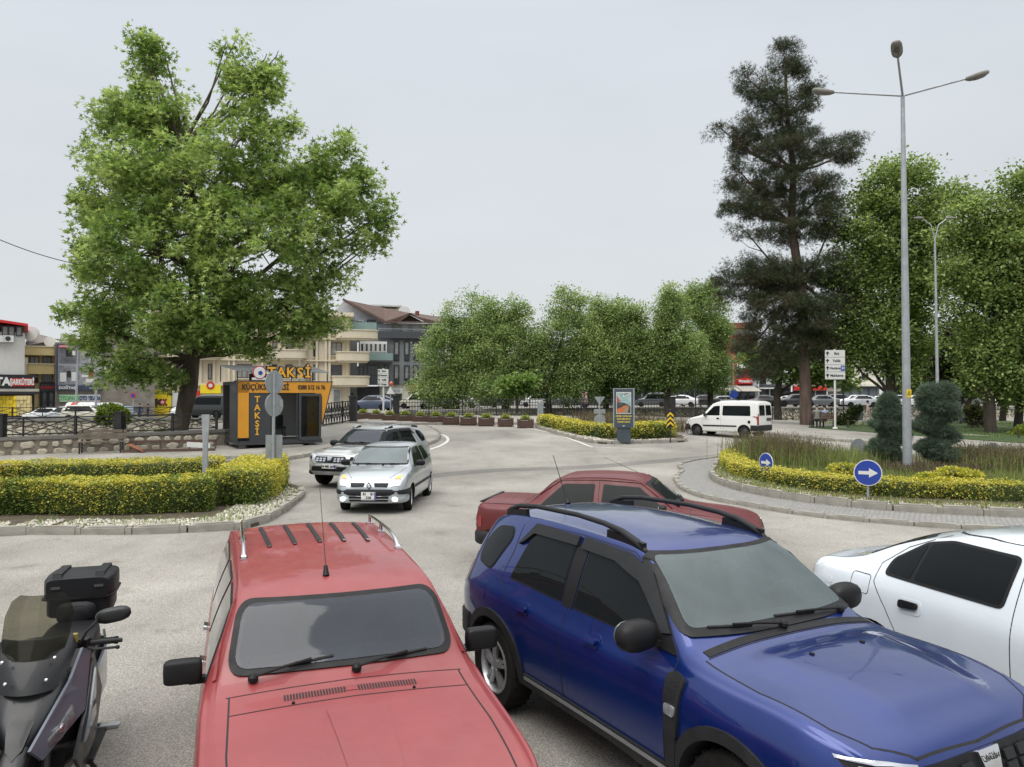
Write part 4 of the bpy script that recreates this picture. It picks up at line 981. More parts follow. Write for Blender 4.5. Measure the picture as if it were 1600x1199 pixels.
# ---- white saloon -----------------------------------------------------------------------
SP_WHITE = dict(L=4.35, T=[(0, .90), (.05, 1.05), (.12, 1.08), (.32, 1.10), (.56, 1.17), (.92, 1.335), (1.25, 1.44), (1.55, 1.495), (2.0, 1.525), (2.5, 1.50), (2.66, 1.46), (3.3, 1.06), (3.42, 1.03), (4.0, .95), (4.28, .84), (4.35, .70)],
    B=[(0, .85), (.3, .99), (1.5, .98), (3.0, .92), (3.6, .90), (4.1, .82), (4.35, .6)], W=[(0, .70), (.12, .78), (.4, .83), (1.2, .865), (3.3, .87), (4.0, .83), (4.25, .72), (4.35, .6)],
    R=[(0, .66), (.5, .66), (.95, .60), (2.6, .585), (3.25, .70), (3.8, .73), (4.35, .6)], Z=[(0, .36), (.4, .26), (.7, .22), (3.6, .22), (4.35, .34)],
    wheels=[(.86, .31, .31), (3.50, .31, .31)], tw=.185, roof_drop=.08, belt_in=.95)
def white_saloon():
    loc, rz = place(3.52, 7.75, -1.16, 4.35)
    root = thing('saloon_car', 'white saloon with dark rear glass parked at the right edge beside the blue car', 'car', loc, rz)
    P = paint('white_paint', (.62, .67, .72), .22, coat=1)
    c = Car(SP_WHITE, root, P, M_glass, nst=90)
    for md in ('sl', 'sr'):
        f = c.decal('side_window', rpoly([(.93, 1.05), (1.98, 1.015), (2.02, 1.39), (1.45, 1.41), (1.22, 1.36), (.95, 1.18)], .05), md, M_black, off=.006)
        c.decal('pane', rpoly([(.965, 1.075), (1.19, 1.065), (1.24, 1.345), (.985, 1.18)], .03), md, M_glass, off=.009, deep=.004, parent=f)
        c.decal('pane', rpoly([(1.225, 1.065), (1.955, 1.04), (1.99, 1.37), (1.46, 1.39), (1.27, 1.35)], .03), md, M_glass, off=.009, deep=.004, parent=f)
        c.window([(2.14, 1.01), (3.08, .99), (2.66, 1.33), (2.5, 1.38), (2.16, 1.39)], md, r=.04)
        for u in (1.15, 2.22):
            c.decal('handle_recess', rpoly([(u - .02, .80), (u + .20, .80), (u + .20, .92), (u - .02, .92)], .05), md, P, off=.004, deep=.006)
            c.decal('door_handle', rpoly([(u, .835), (u + .17, .85), (u + .17, .90), (u, .90)], .025), md, M_black, off=.03, deep=.03)
        c.decal('side_moulding', [(1.3, .46), (3.0, .46), (3.0, .52), (1.3, .52)], md, M_black, off=.012)
        c.decal('quarter_vent', rpoly([(.30, .86), (.40, .86), (.40, .92), (.30, .92)], .02), md, P, off=.004)
    c.seam(rpoly([(.62, .86), (.82, .86), (.82, 1.02), (.62, 1.02)], .03), 'sr', .006, 'fuel_flap_seam', closed=True)
    c.seam([(1.36, 1.43), (1.05, 1.29), (.86, 1.13), (.86, .98), (1.0, .8), (1.12, .6), (1.2, .3)]); c.seam([(2.07, 1.44), (2.06, 1.0), (2.08, .3)]); c.seam([(3.2, 1.0), (3.15, .6), (3.12, .3)])
    c.seam([(1.36, 1.45), (1.7, 1.47), (2.4, 1.46), (2.75, 1.36)], w=.006)
    for sg in (1, -1): c.seam([(.08, .60 * sg), (.62, .60 * sg)], 'top', .008, 'boot_seam')
    c.seam([(.66, -.6), (.66, .6)], 'top', .01, 'boot_seam')
    c.window([(-.62, 1.08), (.62, 1.08), (.54, 1.44), (-.54, 1.44)], 'front', 'windscreen', r=.06, frame=.025, gm=M_glass2)
    c.window([(-.60, 1.15), (.60, 1.15), (.53, 1.40), (-.53, 1.40)], 'rear', 'rear_window', r=.06, frame=.03)
    c.bumper(-1, .34, .62, P, .45, .012); c.bumper(1, .34, .60, P, .45, .012)
    for sg in (1, -1): c.decal('headlight', rpoly([(.42 * sg, .66), (.42 * sg, .80), (.68 * sg, .84), (.72 * sg, .68)], .03), 'front', M_lens, off=.01)
    c.decal('grille', rpoly([(-.38, .66), (.38, .66), (.38, .78), (-.38, .78)], .03), 'front', M_black, off=.01)
    c.mirror(2.95, 1.0, M_black, (.12, .12, .08), .05, .7); c.wheels('steel')
# ---- silver hatchback --------------------------------------------------------------------
SP_HATCH = dict(L=3.85, T=[(0, .80), (.04, .95), (.12, 1.05), (.34, 1.30), (.5, 1.37), (1.3, 1.425), (2.0, 1.405), (2.22, 1.365), (2.92, .995), (3.02, .965), (3.4, .90), (3.66, .80), (3.78, .70), (3.85, .58)],
    B=[(0, .78), (.3, .95), (1, .93), (2.9, .88), (3.3, .84), (3.65, .72), (3.85, .5)], W=[(0, .68), (.12, .76), (.4, .81), (1, .82), (3.0, .82), (3.5, .79), (3.74, .70), (3.85, .58)],
    R=[(0, .64), (.3, .60), (1.3, .575), (2.2, .565), (2.9, .69), (3.4, .66), (3.85, .5)], Z=[(0, .34), (.4, .24), (.7, .2), (3.2, .2), (3.85, .24)],
    wheels=[(.62, .29, .29), (3.12, .29, .29)], tw=.18, roof_drop=.07, belt_in=.945)
def silver_hatch():
    loc, rz = place(-2.87, 20.5, -1.63, 3.85)
    root = thing('hatchback_car', 'silver hatchback with lit headlights and fog lights in front of the silver off-roader', 'car', loc, rz)
    P = paint('silver_paint', (.40, .43, .455), .3, metal=.55, coat=.8)
    c = Car(SP_HATCH, root, P, M_glass, nst=90)
    for md in ('sl', 'sr'):
        c.window([(.62, 1.0), (1.30, .97), (1.32, 1.32), (.84, 1.31)], md, r=.05)
        c.window([(1.40, .965), (2.62, .94), (2.10, 1.29), (1.9, 1.33), (1.42, 1.335)], md, r=.05)
        c.decal('side_moulding', [(.95, .48), (2.8, .48), (2.8, .54), (.95, .54)], md, M_trim, off=.014)
        c.decal('door_handle', rpoly([(1.42, .80), (1.55, .80), (1.55, .84), (1.42, .84)], .01), md, P, off=.025)
        c.decal('tail_light', rpoly([(0, .66), (.12, .66), (.16, .92), (.03, .94)], .03), md, M_red, off=.01)
    c.seam([(.9, 1.36), (.78, 1.0), (.98, .7), (1.0, .3)]); c.seam([(1.36, 1.36), (1.36, .3)]); c.seam([(2.72, .93), (2.68, .3)])
    c.window([(-.665, .99), (.665, .99), (.56, 1.36), (-.56, 1.36)], 'front', 'windscreen', r=.06, frame=.028, gm=M_glass2)
    # dark bumper strip, lamps, grille
    for sg in (1, -1):
        hl = c.decal('headlight', rpoly([(.40 * sg, .585), (.44 * sg, .66), (.56 * sg, .80), (.66 * sg, .83), (.69 * sg, .70), (.67 * sg, .60)], .03), 'front', M_lens, off=.012)
        c.decal('dipped_beam', rpoly([(.50 * sg, .61), (.50 * sg, .70), (.60 * sg, .72), (.655 * sg, .71), (.65 * sg, .62)], .035), 'front', M_lit, off=.02, parent=hl)
        c.decal('indicator', rpoly([(.54 * sg, .745), (.60 * sg, .81), (.655 * sg, .81), (.66 * sg, .745)], .02), 'front', M_amber, off=.02, parent=hl)
        c.decal('grille', rpoly([(.12 * sg, .59), (.40 * sg, .58), (.42 * sg, .67), (.10 * sg, .67)], .012), 'front', M_black, off=.010)
    bd = MB(); h, n = c.ray('front', 0, .62)
    bd.lathe([(.001, h.x + .03), (.04, h.x + .035)], 4, axis='x', c=(0, 0, .62)); 
    em = MB()
    pts = [(h.x + .035, 0, .69), (h.x + .04, .045, .62), (h.x + .035, 0, .55), (h.x + .04, -.045, .62), (h.x + .035, 0, .69)]
    em.tube(pts, .012, 6); em.build('diamond_badge', M_steel, root)
    c.bumper(1, .24, .40, P, .5, .006, 'lower_bumper'); c.bumper(1, .40, .54, M_trim, .5, .02, 'bumper_strip'); c.bumper(-1, .3, .55, P, .4, .015)
    c.decal('lower_grille', rpoly([(-.42, .28), (.42, .28), (.44, .39), (-.44, .39)], .02), 'front', M_black, off=.035)
    c.decal('chrome_strip', stroke([(-.46, .335), (.46, .335)], .014), 'front', M_chrome, off=.045)
    for sg in (1, -1):
        c.decal('fog_light', rpoly([(sg * .56 - .05, .29), (sg * .56 + .05, .29), (sg * .56 + .05, .38), (sg * .56 - .05, .38)], .05, 6), 'front', M_lit, off=.045)
    c.plate(1, .40, '81    81', .32, .17, 0, two='228')
    c.mirror(2.52, .97, M_black, (.11, .11, .07), .07, .7); wiper(c, .10, .36, .99, 1.0); wiper(c, -.50, -.18, .99, 1.0); c.wheels('alloy', .12)
    c.seam([(2.98, -.6), (2.98, .6)], 'top', .009, 'bonnet_seam')
    for sg in (1, -1): c.seam([(2.95, .65 * sg), (3.4, .6 * sg), (3.7, .42 * sg)], 'top', .008, 'bonnet_seam')
# ---- white van ---------------------------------------------------------------------------
SP_VAN = dict(L=4.0, T=[(0, 1.2), (.02, 1.5), (.06, 1.72), (.2, 1.79), (1.2, 1.82), (2.0, 1.80), (2.35, 1.72), (3.05, 1.12), (3.2, 1.06), (3.7, .93), (3.92, .80), (4.0, .6)],
    B=[(0, .98), (2.9, .98), (3.3, .94), (3.8, .8), (4.0, .5)], W=[(0, .78), (.1, .815), (3.2, .83), (3.8, .77), (4.0, .64)],
    R=[(0, .74), (.2, .72), (2.2, .68), (3.05, .70), (3.6, .68), (4.0, .5)], Z=[(0, .35), (.5, .25), (3.2, .25), (4.0, .3)],
    wheels=[(.72, .30, .30), (3.28, .30, .30)], tw=.17, roof_drop=.09, belt_in=.985)
def white_van():
    loc, rz = place(12.3, 37.3, R(137), 4.0)
    root = thing('delivery_van', 'small white van with dark windows and black rear bumper turning past the island', 'van', loc, rz)
    P = paint('van_white_paint', (.72, .72, .70), .3, coat=.6)
    c = Car(SP_VAN, root, P, M_glass, nst=70)
    for md in ('sl', 'sr'):
        c.window([(.38, 1.06), (1.86, 1.06), (1.86, 1.55), (.42, 1.55)], md, r=.06)
        c.window([(2.0, 1.06), (2.82, 1.06), (2.35, 1.52), (2.02, 1.55)], md, r=.06)
        c.decal('side_moulding', [(1.1, .52), (2.9, .52), (2.9, .59), (1.1, .59)], md, M_trim, off=.012)
        c.decal('door_handle', rpoly([(2.02, .88), (2.16, .88), (2.16, .95), (2.02, .95)], .01), md, M_black, off=.015)
        c.decal('fuel_cap', rpoly([(.38, .70), (.52, .70), (.52, .84), (.38, .84)], .07, 6), md, M_black, off=.012)
        c.decal('wing_tip_bumper', [(3.62, .35), (4.0, .35), (4.0, .62), (3.70, .62)], md, M_trim, off=.015)
    c.seam([(1.93, 1.62), (1.93, .3)]); c.seam([(2.95, 1.0), (2.95, .3)])
    c.window([(-.66, 1.08), (-.06, 1.08), (-.06, 1.58), (-.62, 1.58)], 'rear', 'rear_window', r=.05)
    c.window([(.66, 1.08), (.06, 1.08), (.06, 1.58), (.62, 1.58)], 'rear', 'rear_window', r=.05)
    for sg in (1, -1): c.decal('tail_light', rpoly([(.72 * sg, .62), (.80 * sg, .62), (.80 * sg, 1.20), (.72 * sg, 1.14)], .02), 'rear', M_red, off=.02)
    c.decal('number_plate', rpoly([(-.62, .82), (-.12, .82), (-.12, .96), (-.62, .96)], .01), 'rear', M_steel, off=.02)
    c.bumper(-1, .34, .62, M_trim, .35, .03); c.bumper(1, .32, .58, M_trim, .35, .02)
    c.window([(-.62, 1.14), (.62, 1.14), (.58, 1.64), (-.58, 1.64)], 'front', 'windscreen', r=.06, frame=.03)
    c.mirror(2.75, 1.06, M_black, (.11, .10, .10), .05, .6); c.wheels('steel')
    for sg in (1, -1):
        mb = MB(); mb.bar((-.9, sg * .5, 1.86), (.6, sg * .5, 1.86), .03); mb.bar((-.85, sg * .5, 1.79), (-.85, sg * .5, 1.86), .03); mb.bar((.5, sg * .5, 1.79), (.5, sg * .5, 1.86), .03); mb.build('roof_rail', M_trim, root)
# ---- cars across the river: light build, shared meshes -------------------------------------
def far_protos():
    out = {}
    for key, sp in (('saloon', SP_WHITE), ('hatch', SP_HATCH), ('suv', SP_SUV), ('van', SP_VAN)):
        root = bpy.data.objects.new('parked_car' if key != 'van' else 'parked_van', None); C.objects.link(root)
        P = mat('far_paint_white', (.62, .63, .64), .3, coat=.8)
        c = Car(sp, root, P, M_glass, nst=28, sub=1)
        T = sp['T']; L = sp['L']; b = np.interp(L * .4, [p[0] for p in sp['B']], [p[1] for p in sp['B']]) + .06
        t = max(p[1] for p in T) - .12
        for md in ('sl', 'sr'):
            if key == 'saloon': c.decal('side_window', [(.95, b), (3.0, b), (2.6, t), (1.3, t)], md, M_glass, off=.01, grid=.3)
            elif key == 'hatch': c.decal('side_window', [(.6, b), (2.6, b), (2.1, t), (.8, t)], md, M_glass, off=.01, grid=.3)
            elif key == 'suv': c.decal('side_window', [(.45, b), (2.9, b), (2.4, t), (.6, t)], md, M_glass, off=.01, grid=.3)
            else: c.decal('side_window', [(.4, b), (2.8, b), (2.3, t - .12), (.4, t - .12)], md, M_glass, off=.01, grid=.3)
        c.decal('windscreen', [(-.58, b + .08), (.58, b + .08), (.52, t), (-.52, t)], 'front', M_glass2, off=.012, grid=.3)
        c.decal('rear_window', [(-.55, b + .12), (.55, b + .12), (.5, t - .03), (-.5, t - .03)], 'rear', M_glass, off=.012, grid=.3)
        for sg in (1, -1):
            c.decal('headlight', [(sg * .42, .6), (sg * .6, .6), (sg * .6, .74), (sg * .42, .72)], 'front', M_lens, off=.02, grid=.3)
            c.decal('tail_light', [(sg * .5, .7), (sg * .64, .7), (sg * .64, .88), (sg * .5, .88)], 'rear', M_red, off=.02, grid=.3)
            for wu, wz, wr in sp['wheels']:
                mb = MB(); mb.lathe([(wr * .6, -.09), (wr, -.09), (wr, .09), (wr * .6, .09)], 16, axis='y')
                w = mb.build('wheel', M_tyre, root); w.location = (wu - L / 2, sg * (c.Wm - .12), wz)
        out[key] = root
    return out
# ---------------------------------------------------------------- fences and railings
M_iron = mat('black_railing_iron', (.015, .015, .016), .5, var=.2, scale=6)
M_iron2 = mat('faded_railing_iron', (.045, .04, .036), .6, var=.2, scale=6)
def xfence(pts, h, pn, name, label, z0=0., group=None, w=.05, m=M_iron, inner=True):
    """lattice railing: posts, two rails and crossing bars, panel by panel"""
    root = thing(name, label, 'fence', group=group); P = [Vector((p[0], p[1], G(p[0], p[1]) + z0)) for p in pts]
    for i, (a, b) in enumerate(zip(P[:-1], P[1:])):
        mb = MB(); mb.bar(a - Vector((0, 0, .02)), a + Vector((0, 0, h + .06)), .09 if i % 2 == 0 else .05); mb.build('post', m, root)
        for z in (.08, h): mb = MB(); mb.bar(a + Vector((0, 0, z)), b + Vector((0, 0, z)), w, .05); mb.build('rail', m, root)
        n = pn
        for k in range(n):
            p, q = a.lerp(b, k / n), a.lerp(b, (k + 1) / n); u = Vector((0, 0, 1))
            for z1, z2 in ((.08, h), (h, .08)): mb = MB(); mb.bar(p + u * z1, q + u * z2, w * .6, w * .8); mb.build('lattice_bar', m, root)
            mb = MB(); mb.bar(q + u * .08, q + u * h, w * .6); mb.build('lattice_bar', m, root) if k < n - 1 else None
            if inner:
                mb = MB()
                for sgn in (1,):
                    c = (p + q) / 2 + u * (h / 2 + .04); mb.bar(c + (q - p) * -.5 , c + u * h * .22, w * .5); mb.bar(c + u * h * .22, c + (q - p) * .5, w * .5)
                    mb.bar(c + (q - p) * -.5, c - u * h * .22, w * .5); mb.bar(c - u * h * .22, c + (q - p) * .5, w * .5)
                mb.build('lattice_diamond', m, root)
    a = P[-1]; mb = MB(); mb.bar(a, a + Vector((0, 0, h + .06)), .09); mb.build('post', m, root)
    return root
fl = offset(wl, .18)
xfence([p for p in resample(fl, 1.75)], .70, 1, 'lattice_fence', 'low black lattice fence on top of the stone retaining wall left of the kiosk', .80)
# brick-dark piers in that fence
for px in (175, 4):
    i = min(range(len(fl)), key=lambda k: abs(800 + FPX * fl[k].x / fl[k].y - px)); p = fl[i]
    mb = MB(); mb.box((0, 0, .42), (.28, .28, .84)); mb.box((0, 0, .86), (.34, .34, .05)); 
    o = mb.build('fence_pier', M_iron); o.location = (p.x, p.y, G(p.x, p.y) + .80)
    tag(o, 'black square pier in the low fence ' + ('behind the green shrub' if px > 100 else 'at the left edge of the view'), 'pier')
xfence([Vector((x, yN(x) - .15)) for x in np.linspace(gp(508, 668).x, gp(556, 660).x, 4)], 1.25, 4, 'railing', 'tall black lattice railing between the kiosk and the bridge entrance', .12)
p = gp(552, 662); o = MB().box((0, 0, .75), (.42, .42, 1.5)).box((0, 0, 1.53), (.52, .52, .08)).build('bridge_pier', mat('bridge_pier_dark', (.03, .03, .035), .5)); o.location = (p.x, p.y, G(p.x, p.y) + .1); tag(o, 'tall dark square pier at the bridge entrance right of the kiosk', 'pier')
# middle railing with upright bars: every bar a part
def upright(x0, x1, h, label, z0=.12, panel=2.3, step=.19):
    root = thing('railing', label, 'railing'); n = max(1, round((x1 - x0) / panel)); X = np.linspace(x0, x1, n + 1)
    bm_ = MB().bar((0, 0, .1), (0, 0, h), .03).mesh('bar', M_iron)
    P = [Vector((x, yN(x) - .15, G(x, yN(x) - .15) + z0)) for x in X]
    for a, b in zip(P[:-1], P[1:]):
        MB().bar(a, a + Vector((0, 0, h + .08)), .08).build('post', M_iron, root)
        for z in (.1, h * .82, h): MB().bar(a + Vector((0, 0, z)), b + Vector((0, 0, z)), .05, .04).build('rail', M_iron, root)
        k = int((b - a).length / step)
        for i in range(1, k): p = a.lerp(b, i / k); link('bar', bm_, root, loc=p)
    MB().bar(P[-1], P[-1] + Vector((0, 0, h + .08)), .08).build('post', M_iron, root)
xr0, xr1 = gp(616, 653).x, gp(1043, 655).x
upright(xr0, xr1, 1.15, 'black upright-bar railing along the river behind the flower boxes')
for px, lb in ((614, 'left end of the upright-bar railing'), (1046, 'end of the upright-bar railing beside the chevron sign')):
    x = gp(px, 654).x; o = MB().box((0, 0, .7), (.4, .4, 1.4)).box((0, 0, 1.43), (.48, .48, .07)).build('railing_pier', M_iron); o.location = (x, yN(x) - .2, G(x, yN(x)) + .1); tag(o, 'dark square pier at the ' + lb, 'pier')
xa, xb = gp(1052, 655).x, 44
xfence([Vector((x, yN(x) - .15)) for x in np.linspace(xa, xb, 15)], .95, 3, 'lattice_fence', 'long faded lattice fence along the river behind the park', .12, m=M_iron2)
xfence([Vector((x, yF(x) + .15)) for x in np.linspace(-40, -19, 12)], .75, 1, 'lattice_fence', 'lattice fence on the far river bank in front of the delicatessen street', .12, inner=True)
# bridge parapet railing (left of the railing pier)
# ---------------------------------------------------------------- flower boxes
M_wood = mat('brown_planter_board', (.095, .055, .040), .7, var=.25, scale=5, stretch=(1, 1, 6))
M_yg = mat('golden_leaf', (.56, .49, .07), .6, col2=(.40, .39, .06), scale=3, island=.25, trans=.25)
M_gr1 = mat('hedge_green_leaf', (.125, .175, .025), .6, col2=(.085, .13, .02), scale=3, island=.35, trans=.25)
M_gr2 = mat('fresh_green_leaf', (.25, .30, .045), .6, col2=(.18, .24, .04), scale=3, island=.3, trans=.25)
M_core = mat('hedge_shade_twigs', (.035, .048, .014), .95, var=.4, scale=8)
def planter_proto():
    root = thing('flower_box', 'x', 'planter')
    bm0 = MB().box((0, 0, .035), (.98, .46, .07)).build('base', M_wood, root)
    bl = MB().box((0, 0, 0), (1.08, .03, .125)).mesh('board', M_wood); bs = MB().box((0, 0, 0), (.03, .5, .125)).mesh('board', M_wood)
    for i in range(3):
        for sy in (-1, 1): link('board', bl, root, loc=(0, sy * (.25 + .012 * i), .14 + i * .135), scale=(1 + .03 * i, 1, 1))
        for sx in (-1, 1): link('board', bs, root, loc=(sx * (.52 + .015 * i), 0, .14 + i * .135))
    for sx in (-1, 1):
        for sy in (-1, 1): MB().box((sx * .545, sy * .265, .26), (.05, .05, .50)).build('corner_post', M_wood, root)
    MB().box((0, 0, .40), (1.04, .46, .04)).build('soil', M_soil, root)
    MB().box((-.08, -.292, .42), (.5, .012, .03)).build('name_strip', M_rim, root)
    P = rng.normal(size=(420, 3)); P /= np.linalg.norm(P, axis=1)[:, None]; P *= rng.uniform(.75, 1.05, 420)[:, None]; P[:, 2] = np.abs(P[:, 2]); P = P * np.array([.40, .27, .30]) + np.array([0, 0, .42])
    sh = leaves('shrub', P, .085, LEAF_KITE, [M_gr2, M_yg], root, midx=(rng.random(420) < .25).astype(int)); MB().ell((0, 0, .5), (.27, .18, .14), 10).build('shrub_core', M_core, sh)
    return root
pp = planter_proto(); pxs = [(567, 657), (588, 658), (609, 660), (633, 661), (657, 662), (681, 663), (705, 664), (732, 665), (760, 666), (790, 667), (821, 669)]
wh = ['first flower box from the left, half hidden by the bridge pier', 'second flower box from the left, before the dark parked car', 'third flower box, at the foot of the direction sign', 'fourth flower box, where the upright railing begins', 'fifth flower box of the row, with fresh green shrub', 'sixth flower box, below the white parked vans', 'seventh flower box from the left, behind the bend line', 'eighth flower box from the left, fourth from the island', 'third brown flower box counting from the yellow hedge island', 'second brown flower box from the yellow hedge island, shrub partly brown', 'brown flower box nearest to the yellow hedge island']
for i, (px, py) in enumerate(pxs):
    o = pp if i == 0 else copy_tree(pp); p = gp(px, py); o.location = (p.x, p.y, G(p.x, p.y)); o.rotation_euler = (0, 0, random.uniform(-.06, .06)); s_ = .80 + .05 * random.random(); o.scale = (s_, s_, s_ * 1.25)
    o['label'] = wh[i]; o['group'] = 'row of brown flower boxes'
# ---------------------------------------------------------------- hedges
def hedge(line, w, h, label, n, ls=.055, z0=.08, yellow=.55, rounded=.3, name='hedge'):
    line = resample([Vector(p[:2]) for p in line], .25); root = thing(name, label, 'hedge')
    # core
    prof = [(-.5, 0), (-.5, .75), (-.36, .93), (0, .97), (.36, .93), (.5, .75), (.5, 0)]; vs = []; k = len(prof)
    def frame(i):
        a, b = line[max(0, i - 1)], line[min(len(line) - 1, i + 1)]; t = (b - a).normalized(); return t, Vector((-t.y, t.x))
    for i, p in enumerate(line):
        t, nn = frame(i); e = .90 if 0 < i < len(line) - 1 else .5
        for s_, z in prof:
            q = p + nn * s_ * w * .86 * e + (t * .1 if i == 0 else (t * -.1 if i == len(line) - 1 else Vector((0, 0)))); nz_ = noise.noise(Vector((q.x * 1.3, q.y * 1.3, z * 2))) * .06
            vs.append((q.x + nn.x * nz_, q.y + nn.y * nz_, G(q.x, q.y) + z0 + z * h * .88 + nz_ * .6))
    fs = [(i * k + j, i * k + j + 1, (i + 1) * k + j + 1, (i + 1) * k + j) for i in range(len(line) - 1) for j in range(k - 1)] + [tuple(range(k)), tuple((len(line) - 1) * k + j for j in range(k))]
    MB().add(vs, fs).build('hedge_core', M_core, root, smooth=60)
    # leaves on and just under the clipped surface
    P = []; mi_ = []
    L_ = len(line) - 1
    for _ in range(n):
        f = random.random() * L_; i = min(int(f), L_ - 1); t, nn = frame(i); p = line[i].lerp(line[i + 1], f - i)
        side = random.random()
        A = 2 * h; T_ = w; cap = random.random() < min(.3, w / (L_ * .25 + w))
        if cap: e_ = random.random() < .5; i = 0 if e_ else L_ - 1; t, nn = frame(0 if e_ else L_); p = (line[0] if e_ else line[-1]) + t * random.uniform(-.08, .04) * (1 if e_ else -1)
        if cap: s_ = random.uniform(-.47, .47); z = random.random() * .98
        elif side < A / (A + T_): s_ = (-.5 if side < h / (A + T_) else .5); z = random.random() ** .85
        else: s_ = random.uniform(-.5, .5); z = 1
        if z > .82 and abs(s_) > .4: s_ *= .93
        dep = abs(random.gauss(0, .035)); bulge = noise.noise(Vector((p.x * 1.7, p.y * 1.7, z * 1.5 + s_ * 3))) * .09 + noise.noise(Vector((p.x * 6, p.y * 6, z * 5))) * .035
        sd_ = s_ * w + math.copysign(bulge - dep, s_) if z < 1 else s_ * w
        q = p + nn * sd_; zz = z * h + (bulge - dep if z == 1 else 0) + random.gauss(0, .015)
        P.append((q.x, q.y, G(q.x, q.y) + z0 + max(.02, zz)))
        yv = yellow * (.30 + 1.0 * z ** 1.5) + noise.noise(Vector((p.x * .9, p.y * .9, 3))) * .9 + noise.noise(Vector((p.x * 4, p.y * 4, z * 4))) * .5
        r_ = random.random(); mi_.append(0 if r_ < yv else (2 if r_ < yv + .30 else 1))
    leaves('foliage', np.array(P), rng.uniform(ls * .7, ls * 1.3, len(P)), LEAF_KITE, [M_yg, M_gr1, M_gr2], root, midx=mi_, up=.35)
    return root
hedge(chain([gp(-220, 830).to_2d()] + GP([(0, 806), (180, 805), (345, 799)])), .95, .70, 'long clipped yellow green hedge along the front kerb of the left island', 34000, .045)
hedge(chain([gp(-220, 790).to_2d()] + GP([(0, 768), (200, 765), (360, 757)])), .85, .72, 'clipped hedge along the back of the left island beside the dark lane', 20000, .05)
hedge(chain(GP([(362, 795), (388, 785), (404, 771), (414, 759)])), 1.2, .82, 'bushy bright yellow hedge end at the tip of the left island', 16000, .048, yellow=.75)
hedge(chain(GP([(850, 667), (880, 674), (920, 683), (962, 687)])), .8, .62, 'yellow hedge on the middle island left of the advertising pillar', 5200, .085, yellow=.85)
hedge(chain(GP([(985, 687), (1015, 686), (1045, 684)])), 1.0, .70, 'yellow hedge on the middle island right of the advertising pillar', 3400, .085, yellow=.75)
hr = chain(GP([(1166, 722), (1146, 730), (1147, 743), (1172, 755), (1215, 765), (1260, 773), (1330, 780), (1400, 785), (1500, 789), (1600, 793), (1760, 797)]))
hedge(hr, .62, .42, 'low yellow hedge ringing the front of the roundabout', 24000, .048, .16, yellow=.85)
# ---------------------------------------------------------------- wild planting
def blades(name, fn, n, hmin, hmax, w, mats, label, cat='plants', lean=.25, kind='stuff', z0=.15, heads=0.):
    V = []; F = []; MI = []
    for _ in range(n):
        x, y, s_ = fn(); h = random.uniform(hmin, hmax) * s_; a = random.uniform(0, 6.28); l = random.gauss(0, lean); dx, dy = math.cos(a), math.sin(a)
        z = G(x, y) + z0; k = len(V); ww = w * random.uniform(.6, 1.4)
        px_, py_ = -dy * ww, dx * ww
        V += [(x - px_, y - py_, z), (x + px_, y + py_, z), (x + dx * l * h * .4 - px_ * .8, y + dy * l * h * .4 - py_ * .8, z + h * .55), (x + dx * l * h * .4 + px_ * .8, y + dy * l * h * .4 + py_ * .8, z + h * .55), (x + dx * l * h, y + dy * l * h, z + h)]
        F += [(k, k + 1, k + 3, k + 2), (k + 2, k + 3, k + 4)]; mi_ = random.randrange(len(mats) - (1 if heads else 0)); MI += [mi_, mi_]
        if random.random() < heads:
            for q in range(7):
                t = .62 + .38 * q / 6; cx, cy, cz = x + dx * l * h * t, y + dy * l * h * t, z + h * t; r = .022 * (1.3 - t * .6); b = random.uniform(0, 6.28); k = len(V)
                V += [(cx, cy, cz), (cx + math.cos(b) * r * 1.6, cy + math.sin(b) * r * 1.6, cz + .035), (cx + math.cos(b + .5) * r, cy + math.sin(b + .5) * r, cz + .06)]; F.append((k, k + 1, k + 2)); MI.append(len(mats) - 1)
    me = bpy.data.meshes.new(name); me.from_pydata(V, [], F)
    for m in mats: me.materials.append(m)
    me.polygons.foreach_set('material_index', MI)
    o = link(name, me, None, kind); o['label'] = label; return o
M_bl1 = mat('grass_blade', (.22, .29, .07), .7, col2=(.14, .20, .045), scale=2, island=.3, trans=.25)
M_bl2 = mat('dry_grass_blade', (.25, .22, .10), .8, col2=(.17, .15, .065), scale=2, island=.3, trans=.2)
M_pur = mat('brown_seed_head', (.125, .092, .058), .9, col2=(.085, .065, .042), scale=2, island=.3)
def disc_fn(cx, cy, rx, ry, clumps, seed, cs=.35):
    rnd = random.Random(seed); cl = [(cx + rx * math.sqrt(rnd.random()) * math.cos(a), cy + ry * math.sqrt(rnd.random()) * math.sin(a), rnd.uniform(.7, 1.15)) for a in [rnd.uniform(0, 6.28) for _ in range(clumps)]]
    def f():
        c = random.choice(cl); return random.gauss(c[0], cs), random.gauss(c[1], cs), c[2]
    return f
def zone(pxs_, spread=.5, cs=.45):
    P = GP(pxs_)
    def f():
        p = random.choice(P); return random.gauss(p.x, spread), random.gauss(p.y, spread), random.uniform(.8, 1.1)
    return f
blades('wild_herbs', zone([(1195, 733), (1215, 738), (1235, 740), (1190, 728), (1255, 742)]), 5200, .5, 1.05, .011, [M_bl1, M_bl2, M_pur], 'brown seeded dock and grass behind the left arrow sign', heads=.5)
blades('wild_herbs', zone([(1290, 745), (1310, 748), (1275, 742), (1330, 742)]), 3800, .45, .85, .009, [M_bl1, M_bl1, M_bl2], 'bright fine grass in the middle of the roundabout')
blades('wild_herbs', zone([(1330, 738), (1400, 752), (1430, 757), (1450, 760), (1480, 755), (1510, 752)]), 5200, .2, .42, .010, [M_bl1, M_bl1, M_bl2, M_pur], 'mixed brown and green growth below the junipers', heads=.35)
